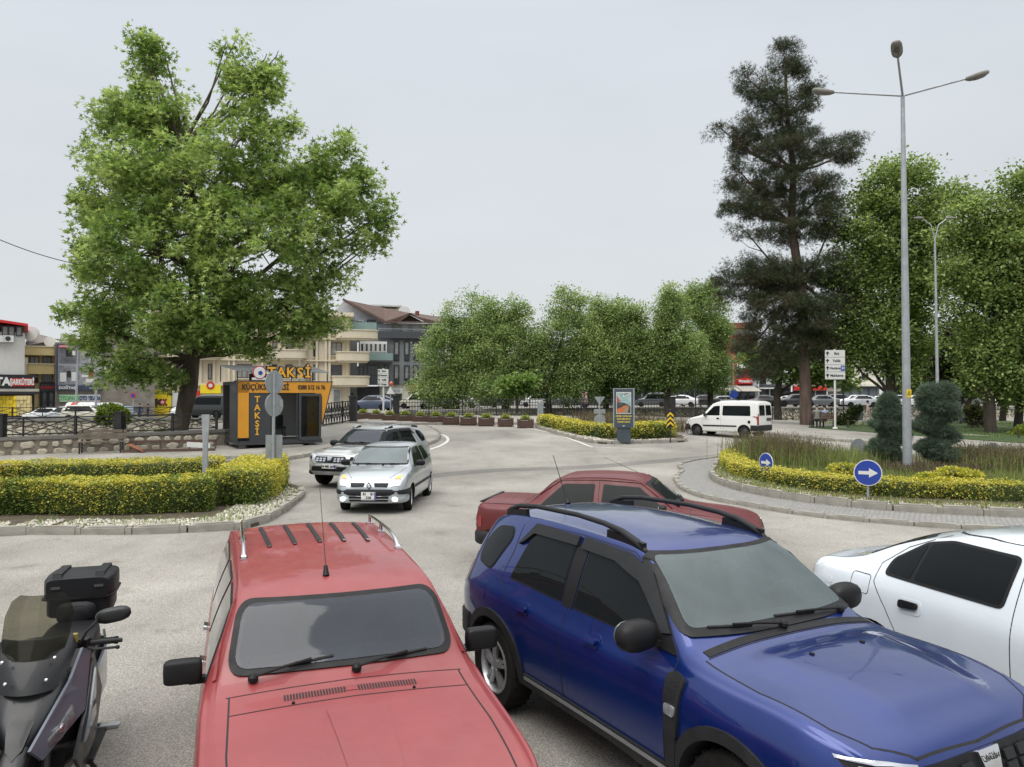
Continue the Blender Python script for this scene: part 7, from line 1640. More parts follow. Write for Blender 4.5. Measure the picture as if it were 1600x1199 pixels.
sg = B.box('sign_board', -70, 55, 585.5, 607.5, M_bl, -.6, 0); rs = B.box('red_sign', 16, 53, 591.5, 603.5, M_redsign, -.66, -.6, sg)
B.txt('ŞARKÜTERİ', 34.5, 597.5, 12, M_white, -.70, .03, .50, sg); B.txt('USTA', -6, 597, 17, M_white, -.64, .05, .9, sg)
B.box('awning', -70, 61, 608, 612, M_awn, -1.8, -.0); B.box('awning_front', -70, 61, 612, 616.5, M_let, -1.8, -1.7)
B.box('shop_front', -70, 54, 616.5, 664, M_bl, -.08, 0)
ac = MB().box((B.X(12.5), -.3, B.Z(529.5)), (.85, .5, .62)).build('air_conditioner', M_wf2, B.root); mb = MB(); disc(mb, (B.X(12), -.56, B.Z(529.5)), .22, 0, -1); mb.build('fan_grille', M_wf3, ac)
ac = MB().box((B.X(-1), -.3, B.Z(530)), (.8, .5, .6)).build('air_conditioner', M_wf2, B.root)
# yellow tins stacked before the shop: each one a thing
M_tin = mat('yellow_tin', (.70, .52, .02), .4, var=.12); M_tin2 = mat('straw_tin', (.55, .46, .22), .5, var=.12); tm = {}
for m in (M_tin, M_tin2): tm[m.name] = MB().box((0, 0, 0), (.30, .3, .36)).box((0, 0, .19), (.2, .2, .03)).mesh('tin', m)
ORD = ['first', 'second', 'third', 'fourth', 'fifth', 'sixth', 'seventh', 'eighth', 'ninth', 'tenth', 'eleventh']; ROW = ['top', 'second', 'middle', 'fourth', 'bottom']
for r_ in range(5):
    for c_ in range(9):
        px = 2.6 + c_ * 5.4 + random.uniform(-.3, .3); py = 622 + r_ * 6.2; p = at(px, py, 71.2 + random.uniform(-.1, .1)); m = M_tin if px < 27 else M_tin2
        o = link('oil_tin', tm[m.name], loc=p, rot=(0, 0, random.uniform(-.1, .1)))
        tag(o, ('yellow' if m is M_tin else 'straw coloured') + ' tin before the delicatessen, %s row, %s from the picture edge' % (ROW[r_], ORD[c_]), 'tin', 'tins stacked before the delicatessen')
# 2 yellow building with balconies
B = Bld('apartment_building', 'small yellow apartment building with balcony bands left of the billboard', 78, 30, face=95, mid=60)
B.box('wall', 32, 88, 548, 664, M_yel); B.box('side_wall', 30, 44, 560, 664, M_cream, -1.2, 0)
for y0, y1 in ((543, 556), (570, 585)): B.box('balcony', 36 if y0 < 560 else 44, 85, y0, y1, M_yel, -1.3, -.02); B.box('balcony_rim', 36 if y0 < 560 else 44, 85.5, y0 - 1.2, y0, M_cream, -1.4, -.0)
B.win(46, 61, 557.5, 571, M_wf, M_pane2, 1, y=-.0); B.win(66, 80, 557, 570, M_wf, M_pane, 1); B.win(48, 60, 586, 599, M_wf, M_pane, 1); B.win(65, 82, 584, 598, M_wf, M_pane, 3); B.win(35, 39, 562, 578, M_wf, M_pane, 0, y=-1.22)
B.box('shop_front', 62, 87, 598, 640, M_bl, -.3, -.0); B.box('shop_sign', 63, 87, 600, 612, M_dgren, -.5, -.3); B.txt('KASAP', 75, 606, 6, M_redsign, -.53, .02); B.win(66, 74, 613, 638, M_wf3, M_shopg, 0, y=-.31, name='shop_window'); B.win(76, 85, 613, 638, M_wf3, M_shopg, 0, y=-.31, name='shop_door')
B.box('attic_wall', 38, 88, 533, 548, M_gren, 2, 9); mb = MB(); X_, Z_ = B.X, B.Z; mb.add([(X_(38), 1.5, Z_(540)), (X_(90), 1.5, Z_(528)), (X_(90), 6, Z_(526)), (X_(48), 6, Z_(514)), (X_(38), 6, Z_(519))], [(0, 1, 2, 3, 4)]); mb.build('roof', mat('grey_roof_sheet', (.16, .14, .13), .8, var=.15), B.root)
for px, py, r_ in ((46, 521, .75), (51, 519, .6), (77, 533, .55)):
    mb = MB(); disc(mb, (X_(px), .8, Z_(py)), r_, -.4, -.9, .04); q = mb.build('satellite_dish', M_wf2, B.root); MB().bar((X_(px), 1, Z_(py)), (X_(px), 1.4, Z_(py) - 1.1), .07).build('dish_arm', M_galv, q)
B.box('chimney', 41, 48, 513, 520, M_tile, 3, 4)
# 3 raw concrete gable with the billboard
B = Bld('workshop_building', 'bare concrete gable wall carrying a billboard and a car wash banner', 78, 86, face=230, mid=125); X_, Z_ = B.X, B.Z
mb = MB(); P2 = [(86, 664), (242, 664), (242, 530), (190, 520), (150, 519), (108, 535), (86, 536)]; n = len(P2)
mb.v = [(X_(x), 0, Z_(z)) for x, z in P2] + [(X_(x), 10, Z_(z)) for x, z in P2]; mb.f = [tuple(range(n)), tuple(range(2 * n - 1, n - 1, -1))] + [(i, (i + 1) % n, n + (i + 1) % n, n + i) for i in range(n)]; mb.m = [0] * len(mb.f); mb.build('wall', M_rawc, B.root)
bb = B.box('billboard', 88, 160, 540, 610, M_lgren, -.25, -.02); fr = MB()
M_bnavy = mat('billboard_navy', (.035, .045, .09), .5); M_bgrey = mat('billboard_print_grey', (.20, .20, .22), .5, col2=(.07, .07, .08), scale=1.4); M_blight = mat('billboard_print_light', (.42, .42, .44), .5, col2=(.16, .15, .16), scale=1.6); M_bmid = mat('billboard_print_mid', (.32, .33, .35), .5, col2=(.10, .10, .12), scale=1.8)
B.box('billboard_frame', 88, 160.5, 539, 540.5, M_bnavy, -.3, -.26, bb); B.box('billboard_frame', 88, 91, 540.5, 610, M_bnavy, -.3, -.26, bb); B.box('billboard_footer', 88, 160.5, 602.5, 610.5, M_bnavy, -.34, -.25, bb)
for a_, b_, c_, d_, m in ((92.5, 124, 543, 568, M_bgrey), (126.5, 159, 543, 568, M_blight), (92.5, 124, 571.5, 601, M_bmid), (126.5, 159, 571.5, 601, M_blight)): B.box('poster_panel', a_, b_, c_, d_, m, -.32, -.26, bb)
for a_, b_, c_, d_, m in ((103, 113, 546, 558, M_bl), (96, 120, 558, 563, M_bgrey), (113, 118, 549, 556, M_wf2), (131, 146, 552, 556, M_bl), (140, 156, 545, 548, M_bl), (94, 104, 583, 597, M_wf2), (112, 122, 582, 596, M_wf2), (105, 111, 580, 590, M_bl), (128, 140, 586, 590, M_wf2), (134, 152, 592, 598, M_wf2), (140, 146, 576, 590, M_redp)): B.box('printed_shape', a_, b_, c_, d_, m, -.35, -.30, bb)
for a_, b_ in ((92, 108), (140, 159)): B.box('red_label', a_, b_, 540.5, 544.5, M_redsign, -.40, -.33, bb)
B.txt('OUTLET', 100, 542.6, 3.2, M_white, -.42, .01, 1, bb); B.txt('OUTLET', 150, 542.6, 3.2, M_white, -.42, .01, 1, bb); B.txt('DOĞTAŞ', 106, 606.5, 5.5, M_white, -.36, .02, 1, bb); B.txt('mobilya', 148, 606.5, 4.5, M_white, -.36, .0, 1, bb)
bn = B.box('banner', 93, 157, 617, 628, M_white, -.2, -.02); B.box('green_field', 93, 125, 617, 628, mat('banner_mint', (.45, .62, .42), .6), -.215, -.2, bn)
B.txt('OTOPARK', 109, 622.7, 9.2, mat('banner_green', (.12, .38, .16), .6), -.23, .03, .68, bn); B.txt('OTO YIKAMA', 141, 622.7, 9.2, mat('banner_blue', (.02, .05, .16), .6), -.23, .03, .50, bn)
B.box('white_notice', 163, 186, 569, 577, M_white, -.1, -.0)
for px in (100, 122): # red dormer gables above
    mb = MB(); a_, c_, t_ = X_(px - 4), X_(px + 18), Z_(520); mb.add([(a_, 4, Z_(536)), (c_, 4, Z_(536)), ((a_ + c_) / 2, 4, t_), (a_, 9, Z_(536)), (c_, 9, Z_(536)), ((a_ + c_) / 2, 9, t_)], [(0, 1, 2), (5, 4, 3), (0, 2, 5, 3), (1, 4, 5, 2)]); mb.build('dormer', M_rtile, B.root)
mb = MB(); mb.add([(X_(118), 7, Z_(534)), (X_(200), 7, Z_(530)), (X_(196), 12, Z_(514)), (X_(124), 12, Z_(518))], [(0, 1, 2, 3)]); mb.build('red_roof', M_rtile, B.root)
B.box('chimney', 89, 101, 519, 536, M_wren, 3, 6)
# 4 long cream apartment building behind the kiosk
B = Bld('apartment_building', 'long cream stone apartment building with curved balconies behind the kiosk', 84, 236, face=500, mid=400); X_, Z_ = B.X, B.Z
B.box('wall', 236, 547, 492, 664, M_cream); B.box('roof_slab', 232, 552, 486, 492, M_cream, -.8, 10)
for px in (240, 268, 312, 333, 356, 364, 408, 417, 476, 493, 507, 513, 541): B.box('pilaster', px, px + 3.5, 493, 599, M_cream, -.28, -.01)
for y0, y1 in ((527, 529.5), (562, 564), (599, 603)): B.box('string_course', 236, 547, y0, y1, M_cream, -.42, -.03)
for y0, y1 in ((494.5, 524), (529.5, 560), (566, 597)):
    for a_, b_, mu in ((243, 257, 1), (272, 283, 1), (287, 300, 1), (325, 331, 0), (370, 394, 2), (425, 433, 0), (446, 457, 0), (489, 497, 0), (516, 534, 1)):
        wy1 = y1 - 6 if b_ - a_ > 9 and y0 > 525 and a_ > 360 else y1 - 3
        B.win(a_, b_, y0 + 3.5, wy1, M_wf, M_pane2 if random.random() < .5 else M_pane, mu, y=-.01, sill=M_cream)
    if y0 > 525: B.box('relief_panel', 371, 393, y0 - 9 if y0 > 560 else y0 - .5, y0 - 1 if y0 > 560 else y0 + 2, M_cream, -.12, -.01)
def balcony(B, a_, b_, y0, y1, out_, m, rim=None):
    X_, Z_ = B.X, B.Z; x0, x1 = X_(a_), X_(b_); z0, z1 = Z_(y1), Z_(y0); c = (x0 + x1) / 2; w = (x1 - x0) / 2; n = 12
    fr_ = [(c + w * math.copysign(abs(math.cos(t)) ** .5, math.cos(t)), -out_ * abs(math.sin(t)) ** .6) for t in [math.pi * i / n for i in range(n, -1, -1)]]
    P_ = [(fr_[0][0], .0)] + fr_ + [(fr_[-1][0], .0)]; P_ = [P_[i] for i in range(len(P_)) if i == 0 or (Vector(P_[i]) - Vector(P_[i - 1])).length > .01]
    o = MB().prism(P_, z0, z1).build('balcony', m, B.root); o.location.y = -.03
    MB().prism([(c + (x - c) * 1.04, y * 1.06) for x, y in P_], z1, z1 + .12).build('balcony_rim', rim or m, o); MB().prism([(c + (x - c) * .9, y * .9) for x, y in P_], z0 - .2, z0).build('balcony_soffit', rim or m, o)
    return o
for a_, b_, y0, y1 in ((415, 479, 548, 560), (524, 577, 550, 563), (518, 577, 588.5, 602), (440, 492, 515, 526), (524, 590, 515, 527), (300, 345, 550, 561), (415, 479, 588, 600)): balcony(B, a_, b_, y0, y1, 1.5, M_cream)
B.box('side_wall', 547, 560, 492, 664, M_gren, 3, 10)
# ground floor shops
B.box('shop_front', 238, 268, 610, 664, M_yshop, -.12, -.0); q = B.box('shop_sign', 240, 262, 612, 643, M_yshop, -.2, -.12)
M_mk = mat('sign_dark_print', (.03, .02, .05), .5); B.txt('ŞOK', 252, 629, 13, M_mk, -.25, .05, .62, q); mb = MB(); disc(mb, (X_(255), -.27, Z_(628.5)), .30, 0, -1, .01, 16); mb.build('red_ring', M_redsign, q); mb = MB(); disc(mb, (X_(255), -.29, Z_(628.5)), .17, 0, -1, .01, 16); mb.build('white_dot', M_white, q)
B.win(270, 284, 612, 664, M_wf2, M_shopg, 1, y=-.1, name='shop_window'); B.box('poster', 271, 283, 614, 640, M_white, -.24, -.2); B.box('red_poster', 306, 313, 611, 622, M_redsign, -.2, -.1)
q = B.box('yellow_sign', 314, 346, 602, 615, M_yshop, -.5, -.02); mb = MB(); disc(mb, (X_(330), -.55, Z_(603)), .42, 0, -1, .02, 18); mb.build('round_logo', M_redsign, q); mb = MB(); disc(mb, (X_(330), -.58, Z_(603)), .22, 0, -1, .02, 12); mb.build('logo_centre', M_white, q); B.box('yellow_window', 314, 346, 616, 645, M_yshop, -.1, -.0)
B.win(520, 533, 608, 664, M_wf2, M_pane2, 0, y=-.08, name='shop_window'); B.win(547.5, 554, 614, 664, M_wf3, M_shopg, 0, y=2.9, name='side_door'); B.win(350, 410, 606, 664, M_wf3, M_shopg, 3, y=-.08, name='shop_window')
# 5 grey building with brown roof
B = Bld('apartment_building', 'grey apartment building with a brown tiled roof and slim white windows', 92, 530, face=560, mid=610); X_, Z_ = B.X, B.Z
B.box('wall', 560, 694, 528, 600, M_gren); B.box('ground_floor', 593, 694, 600, 646, M_cr2, .3, 10); B.box('garage_wall', 545, 593, 604, 646, M_dgren, .1, 9)
B.box('top_storey', 530, 612, 505, 528, M_lgren, .6, 9); B.box('top_storey', 612, 694, 503, 520, M_wf2, 1.6, 9); B.box('parapet', 590, 696, 518.5, 529, M_dgren, -.5, -.02); B.box('parapet', 612, 696, 529, 531, M_dgren, -.3, -.02)
mb = MB(); mb.add([(X_(505), .5, Z_(506)), (X_(600), .5, Z_(504)), (X_(537), .5, Z_(471))] + [(X_(505), 3.5, Z_(506)), (X_(600), 3.5, Z_(504)), (X_(537), 3.5, Z_(471))], [(0, 1, 2), (5, 4, 3), (0, 3, 4, 1), (1, 4, 5, 2), (2, 5, 3, 0)]); mb.build('gable', M_lgren, B.root)
mb = MB(); V_ = [(535, -.2, 470), (601, -.2, 503), (620, -.2, 503), (640, -.2, 489), (668, -.2, 502), (698, -.2, 502), (698, 6, 486), (630, 6, 478), (600, 3, 477)]
mb.add([(X_(a), b, Z_(c)) for a, b, c in V_], [(0, 1, 2, 3, 7, 8), (3, 4, 5, 6, 7)]); mb.add([(X_(a), b, Z_(c) - .22) for a, b, c in V_], [(8, 7, 3, 2, 1, 0), (7, 6, 5, 4, 3)]); mb.build('roof', M_tile, B.root)
mb = MB(); mb.bar((X_(535), -.35, Z_(470)), (X_(601), -.35, Z_(503.5)), .12, .28); mb.bar((X_(601), -.35, Z_(504)), (X_(698), -.35, Z_(503)), .12, .2); mb.build('fascia_board', M_tile, B.root)
mb = MB(); mb.add([(X_(616), 1, Z_(502)), (X_(664), 1, Z_(502)), (X_(640), 1, Z_(490))], [(0, 1, 2)]); mb.build('timber_gable', M_wf, B.root)
B.box('stair_tower', 586, 628, 474, 486, M_cream, 6, 9); B.box('tower_roof', 580, 632, 468.5, 471, M_wren, 5.5, 9.5); mb = MB(); disc(mb, (X_(635), 5, Z_(481)), .8, -.3, -.9, .05); mb.build('satellite_dish', M_wf2, B.root); B.box('chimney', 652, 658, 481, 488, M_rtile, 3, 4)
B.win(539, 548, 502, 514, M_wf2, M_pane, 1, y=.58); B.win(557, 567, 501, 511, M_wf2, M_pane, 1, y=.48); B.win(573, 586, 500, 514, M_wf3, M_pane, 1, y=.48); B.win(622, 630, 505, 518, M_wf2, M_pane2, 0, y=1.58); B.win(638, 647, 504, 517, M_wf2, M_pane2, 1, y=1.58); B.win(662, 670, 504, 517, M_wf2, M_pane2, 1, y=1.58)
tb = B.box('glass_rail', 545, 588, 505, 517, M_teal, -.3, -.25); B.box('roof_rail', 590, 696, 514, 514.8, M_galv, -.3, -.2)
gl_ = B.box('enclosed_balcony', 562, 604, 535, 553, M_wf2, -1.1, -.0)
for k_ in range(6): B.win(563 + k_ * 6.9, 568.5 + k_ * 6.9, 538, 551, M_wf2, M_pane, 0, y=-1.11)
B.box('balcony_glass', 577, 613, 553, 564, M_teal, -1.3, -1.2); B.box('balcony_slab', 570, 613, 564, 567, M_dgren, -1.3, -.0); B.box('balcony_glass', 577, 608, 588, 599, M_dgren, -1.2, -1.1); B.box('balcony_slab', 560, 610, 599, 602, M_dgren, -1.3, -.0)
B.win(555, 568, 573, 588, M_wf3, M_pane, 1); B.win(574, 591, 571, 588, M_wf3, M_pane, 2); B.win(600, 607, 571, 582, M_wf3, M_pane, 0)
for y0 in (534, 571.5):
    for x0 in (616, 632, 646, 660, 675): B.box('window_surround', x0 - 1, x0 + 8, y0 - 1, y0 + 30, M_dgren, -.10, -.01); B.win(x0, x0 + 7, y0, y0 + 21, M_wf3, M_pane2, 0, y=-.11); B.box('window_rail', x0, x0 + 7, y0 + 21.5, y0 + 28.5, M_wf3, -.18, -.11); 
for a_, b_ in ((602, 616), (618, 628)): B.win(a_, b_, 616, 642, M_wf3, M_shopg, 1, y=.28, name='shop_window')
B.box('shop_sign', 601, 629, 607, 615, M_wf2, .1, .29); q = B.box('orange_sign', 641, 653, 602, 611, mat('orange_sign', (.60, .12, .03), .5), -.5, .29); B.txt('YEMEK', 647, 606.5, 3.6, M_white, -.53, .01, 1, q)
for a_, b_, w_ in ((638, 664, 'Optik'), (668, 684, 'Kuaför')): q = B.box('shop_sign', a_, b_, 608, 615, M_wf2, .1, .29); B.txt(w_, (a_ + b_) / 2, 611.5, 5, M_redsign if a_ > 660 else mat('teal_print', (.03, .22, .2), .5), .08, .02, 1, q)
for a_, b_ in ((640, 650), (652, 664), (668, 676), (678, 688)): B.win(a_, b_, 617, 642, M_wf3, M_shopg, 0, y=.28, name='shop_window')
B.txt('ECZANE', 615, 611, 5.4, M_lgren, .08, .02, 1)
# 6.. background row behind the river trees and the park
def plain(name, label, d, px0, px1, top, base, m, roof=None, wins=(), wm=None, shop=None, extra=None):
    B = Bld(name, label, d, px0, face=px0 if px0 > 1150 else None); B.box('wall', px0, px1, top, base, m)
    if roof: B.box('roof_edge', px0 - 1.5, px1 + 1.5, top - 2.5, top, roof, -.6, 10.5)
    for x0, x1, y0, y1 in wins: B.win(x0, x1, y0, y1, wm or M_wf3, M_pane, 1 if x1 - x0 > 6 else 0)
    if shop:
        B.box('shop_fascia', px0, px1, shop[0], shop[1], shop[2], -.5, -.02); k = max(1, int((px1 - px0) / 16))
        for i in range(k): B.win(px0 + (px1 - px0) * i / k + 1, px0 + (px1 - px0) * (i + 1) / k - 1, shop[1] + 1, base - 1, M_wf3, M_shopg, 1, y=-.02, name='shop_window')
    return B
w1 = [(x, x + 8, y, y + 10) for x in range(704, 800, 16) for y in (535, 560, 585)]
plain('apartment_building', 'pale apartment building glimpsed behind the left river trees', 108, 696, 822, 525, 640, M_cr2, M_tile, w1, M_wf, (606, 612, M_bl))
w1 = [(x, x + 7, y, y + 9) for x in range(832, 910, 15) for y in (560, 585)]
plain('shop_building', 'cream building glimpsed under the tallest river tree', 112, 824, 914, 552, 640, M_cream, M_rtile, w1, M_wf, (606, 612, M_redsign))
B = plain('shop_building', 'building with pale blue awnings glimpsed behind the advertising pillar', 110, 916, 1003, 575, 638, M_wren, M_tile, [(x, x + 7, 590, 600) for x in range(922, 1000, 14)], M_wf2, (604, 609, mat('pale_blue_awning', (.30, .45, .50), .6)))
B.box('blue_sheet', 918, 962, 560, 592, mat('pale_blue_sheet', (.34, .50, .55), .6), -.6, -.1)
B = plain('shop_building', 'low grey shop building with white beam behind the dark minivan', 116, 1004, 1118, 592, 636, M_gren, None, [], None, (599, 603, M_wf2)); B.box('orange_awning', 1010, 1036, 588, 594, mat('orange_cloth', (.45, .12, .04), .7), -2, -.5); B.box('parapet', 1003, 1119, 590, 593, M_wf2, -.8, 10)
B = Bld('restaurant_building', 'red clad building with white awning signs left of the pine', 112, 1119)
B.box('wall', 1128, 1184, 524, 604, M_redp); B.box('roof', 1122, 1186, 506, 514, M_rtile, -1.5, 10); B.box('attic', 1126, 1182, 514, 524, M_wren, .5, 9); B.box('ground_floor', 1119, 1186, 604, 636, M_gren, .2, 9); B.box('grey_bay', 1120, 1140, 560, 604, M_lgren, -.5, -.02)
for a_, b_, y0, y1 in ((1151, 1155.5, 578, 591), (1157, 1161.5, 578, 591), (1173, 1178, 578, 592), (1150, 1156, 548, 560), (1160, 1166, 548, 560), (1145, 1152, 530, 540), (1160, 1168, 530, 540)): B.win(a_, b_, y0, y1, M_wf3, M_pane, 0)
B.box('white_sign', 1151, 1163, 568, 577, M_wf2, -.5, -.1); q = B.box('red_sign', 1152, 1174, 591.5, 600, M_redsign, -.7, -.1); B.txt('≡mado≡', 1163, 596, 6.5, M_white, -.75, .02, 1, q); B.box('grey_side', 1175, 1184, 570, 604, M_lgren, -.3, -.01)
for a_, b_ in ((1121, 1145), (1147, 1176)):
    mb = MB(); mb.add([(B.X(a_), -.1, B.Z(603)), (B.X(b_), -.1, B.Z(603)), (B.X(b_ + 2), -3.5, B.Z(612)), (B.X(a_ + 2), -3.5, B.Z(612))] + [(B.X(a_), -.1, B.Z(603) + .06), (B.X(b_), -.1, B.Z(603) + .06), (B.X(b_ + 2), -3.5, B.Z(612) + .06), (B.X(a_ + 2), -3.5, B.Z(612) + .06)], [(3, 2, 1, 0), (4, 5, 6, 7), (0, 1, 5, 4), (1, 2, 6, 5), (2, 3, 7, 6), (3, 0, 4, 7)]); mb.build('awning', M_awn, B.root)
for a_ in range(1122, 1180, 12): B.win(a_, a_ + 10, 613, 634, M_wf3, M_shopg, 0, y=.18, name='shop_window')
B = plain('shop_building', 'white building with dark windows between red building and pine', 113, 1186, 1236, 583, 636, M_wf2, M_wf2, [(1188, 1197, 586, 600), (1206, 1222, 586, 600)], M_wf3, (601, 606, M_dgren)); B.box('white_frame', 1181, 1209, 606, 608, M_wf2, -1, -.6)
plain('shop_building', 'shop row behind the pine trunk', 113, 1238, 1292, 570, 634, M_wren, M_rtile, [(x, x + 7, 585, 595) for x in range(1242, 1288, 14)], M_wf, (604, 610, M_redsign))
B = Bld('apartment_building', 'ivory apartment block with grey ground floor seen between the right trees', 118, 1293, face=1293); B.box('wall', 1318, 1370, 556, 603, M_cr2); B.box('wall', 1370, 1376, 560, 603, M_cr2, 1, 9); B.box('side_wing', 1293, 1318, 590, 632, M_wren, 1, 9); B.box('awning', 1288, 1314, 606, 612, M_awn, -1, 1)
B.box('ground_floor', 1314, 1374, 603, 632, M_gren, .2, 9); B.box('cornice', 1310, 1376, 601, 604, M_cr2, -.5, .2)
for a_, b_, y0, y1 in ((1320, 1330, 586, 594), (1346, 1357, 585, 594), (1347, 1357, 565, 574), (1320, 1330, 565, 574)): B.win(a_, b_, y0, y1, M_wf, M_pane, 1)
for a_ in range(1316, 1372, 14): B.win(a_, a_ + 12.5, 606, 624, M_wf3, mat('grey_glass', (.13, .16, .18), .1, coat=.3), 0, y=.18, name='shop_window')
plain('apartment_building', 'grey building glimpsed behind the lamp post', 122, 1380, 1480, 560, 632, M_lgren, M_tile, [(x, x + 7, y, y + 9) for x in range(1386, 1476, 15) for y in (572, 592)], M_wf2, (604, 610, M_bl))
plain('apartment_building', 'pale building glimpsed behind the right linden', 122, 1482, 1660, 572, 632, M_cr2, M_rtile, [(x, x + 7, y, y + 9) for x in range(1488, 1650, 15) for y in (582, 596)], M_wf2, (606, 611, M_redsign))
# lamp poles on the far bank
for px, d, t_, lb in ((118, 66, 545, 'thin grey street pole in front of the billboard, left of two'), (150, 66, 540, 'thin grey street pole in front of the billboard, right of two'), (468, 84, 560, 'thin pole before the cream building above the kiosk'), (1146, 92, 560, 'pale pole with a blue round sign before the red building')):
    p = at(px, 650, d); z0 = G(p.x, d); t2 = at(px + (4 if px < 120 else 0), t_, d); r_ = thing('street_pole', lb, 'pole', (p.x, d, z0)); MB().tube([(0, 0, 0), (t2.x - p.x, 0, t2.z - z0)], [.12, .06], 6).build('pole', M_galv, r_)
    if px > 1000: q = at(px, 616, d); mb = MB(); disc(mb, (0, -.1, q.z - z0), .55, 0, -1, .03); mb.build('blue_disc', M_sblue, r_)
    elif px < 200: MB().ell((t2.x - p.x + .4, 0, t2.z - z0), (.5, .15, .1), 8).build('lamp_head', M_lamp, r_)
p = at(208, 650, 68); z0 = G(p.x, 68); r_ = thing('no_parking_sign', 'round red and blue no-parking sign across the river before the concrete wall', 'road sign', (p.x, 68, z0)); q = at(208, 618, 68); MB().tube([(0, 0, 0), (0, 0, q.z - z0)], .04, 6).build('post', M_galv, r_); mb = MB(); disc(mb, (0, -.05, q.z - z0), .24, 0, -1, .02); mb.build('red_rim', M_redsign, r_); mb = MB(); disc(mb, (0, -.09, q.z - z0), .16, 0, -1, .02); mb.build('blue_face', M_sblue, r_)
q = at(97, 640, 70); q = at(130, 637, 74); r_ = thing('gas_cylinder', 'white and red horizontal gas tank behind the parked cars', 'tank', (q.x, q.y, G(q.x, q.y))); MB().lathe([(.2, -1.6), (.7, -1.4), (.7, 1.4), (.2, 1.6)], 16, axis='x', c=(0, 0, 1.1)).build('tank', M_wf2, r_, smooth=40); MB().lathe([(.72, -.9), (.72, -.3)], 16, axis='x', c=(0, 0, 1.1)).build('red_band', M_redsign, r_); MB().box((-1, 0, .25), (.2, .8, .5)).box((1, 0, .25), (.2, .8, .5)).build('cradle', M_iron, r_)
# ---------------------------------------------------------------- parked cars across the river
PR = far_protos(); used_p = set()
FP = {k: mat('far_paint_' + k, v, .3, coat=.8) for k, v in dict(white=(.62, .63, .64), silver=(.35, .37, .39), grey=(.09, .10, .11), black=(.015, .016, .018), blue=(.05, .10, .18), navy=(.03, .045, .085), cream=(.5, .48, .40)).items()}
def far_car(kind, col, px, d, yaw, lb, on=None, s_=1.):
    src = PR[kind]; o = src if kind not in used_p else copy_tree(src)
    p = at(px, 640, d); z = G(p.x, d) + (on or 0); o.location = (p.x, d, z); o.rotation_euler = (0, 0, R(yaw)); o.scale = (s_, s_, s_); o['label'] = lb; o['category'] = 'van' if kind == 'van' else 'car'; o['group'] = 'vehicles parked across the river'
    used_p.add(kind)
    b_ = next(c for c in KIDS(o) if c.name.startswith('body')); b_.material_slots[0].link = 'OBJECT'; b_.material_slots[0].material = FP[col]
    return o
FC = [('hatch', 'white', 72, 68, 172, 'white hatchback parked below the yellow building'), ('saloon', 'silver', 104, 67, 178, 'silver saloon right of the white hatchback at far left'), ('van', 'white', 160, 70, -95, 'white van facing the river below the car wash banner'), ('hatch', 'silver', 181, 71, -80, 'silver hatchback behind the round river shrub'), ('saloon', 'blue', 199, 70, -75, 'blue saloon beside the no-parking sign'), ('suv', 'cream', 140, 66, 5, 'cream off-roader behind the left lattice fence'),
      ('van', 'black', 322, 58, 172, 'dark minibus half hidden by the plane trunk'), ('hatch', 'white', 300, 74, 10, 'white hatchback left of the dark minibus'), ('saloon', 'navy', 583, 74, 165, 'dark saloon crossing the bridge behind the first flower boxes'), ('saloon', 'grey', 592, 84, 175, 'grey saloon behind the dark saloon on the bridge'),
      ('van', 'cream', 652, 84, 172, 'cream van parked behind the left end of the railing'), ('van', 'white', 682, 82, 170, 'white van parked right of the cream van'), ('saloon', 'white', 720, 88, 175, 'white saloon under the left river trees'), ('hatch', 'black', 755, 92, 178, 'black hatchback in the shade of the river trees'), ('van', 'white', 838, 96, 175, 'white lorry-sized van under the tallest river tree'), ('saloon', 'grey', 870, 96, 170, 'grey saloon below the leaning tree trunk'),
      ('saloon', 'black', 900, 98, 175, 'black saloon behind the two walkers'), ('van', 'grey', 1018, 98, 165, 'dark grey minivan right of the advertising pillar'), ('saloon', 'white', 1064, 97, 160, 'white saloon between the two slender trunks'), ('hatch', 'silver', 1052, 102, 170, 'silver hatchback behind the white saloon'), ('saloon', 'black', 1098, 100, 170, 'black saloon right of the dark slim post'), ('hatch', 'silver', 1125, 102, 175, 'silver hatchback in front of the red building'),
      ('saloon', 'black', 1192, 99, 170, 'black saloon right of the red building'), ('hatch', 'white', 1226, 100, 165, 'white hatchback just left of the twin trunks'), ('suv', 'black', 1240, 97, 175, 'black off-roader between twin trunks and pine'), ('saloon', 'grey', 1282, 97, 172, 'grey saloon right of the pine trunk'), ('suv', 'black', 1300, 101, 178, 'black off-roader behind the right direction sign'), ('saloon', 'white', 1335, 99, 170, 'white saloon under the ivory block, left of three'), ('saloon', 'silver', 1345, 95, 168, 'silver saloon nearest the river under the ivory block'), ('hatch', 'white', 1372, 98, 160, 'white hatchback right of the silver saloon'),
      ('saloon', 'silver', 1404, 99, 175, 'silver saloon just left of the lamp post'), ('saloon', 'white', 1430, 97, 172, 'white saloon just right of the lamp post'), ('suv', 'navy', 1488, 98, 175, 'dark blue off-roader below the copper tree'), ('hatch', 'grey', 1506, 101, 178, 'grey hatchback left of the leaning tree'), ('saloon', 'white', 1575, 99, 172, 'white saloon behind the right linden trunk')]
for i, a in enumerate(FC): far_car(*a)
# ---------------------------------------------------------------- the vehicles near the camera
station_wagon()
loc, rz = place(.206, 7.53, -1.063, 4.34)
suv('off_road_car', 'metallic blue off-road car parked right of the red wagon', paint('blue_paint', (.002, .021, .155), .28, metal=.5, coat=.9, dirt=.10), loc, rz)
red_saloon(); white_saloon(); silver_hatch(); white_van()
loc, rz = place(-3.32, 25.0, 4.32, 4.34)
suv('off_road_car', 'silver off-road car driving just behind the silver hatchback', paint('silver2_paint', (.42, .43, .44), .3, metal=.5), loc, rz, front='old', glassm=M_glass)
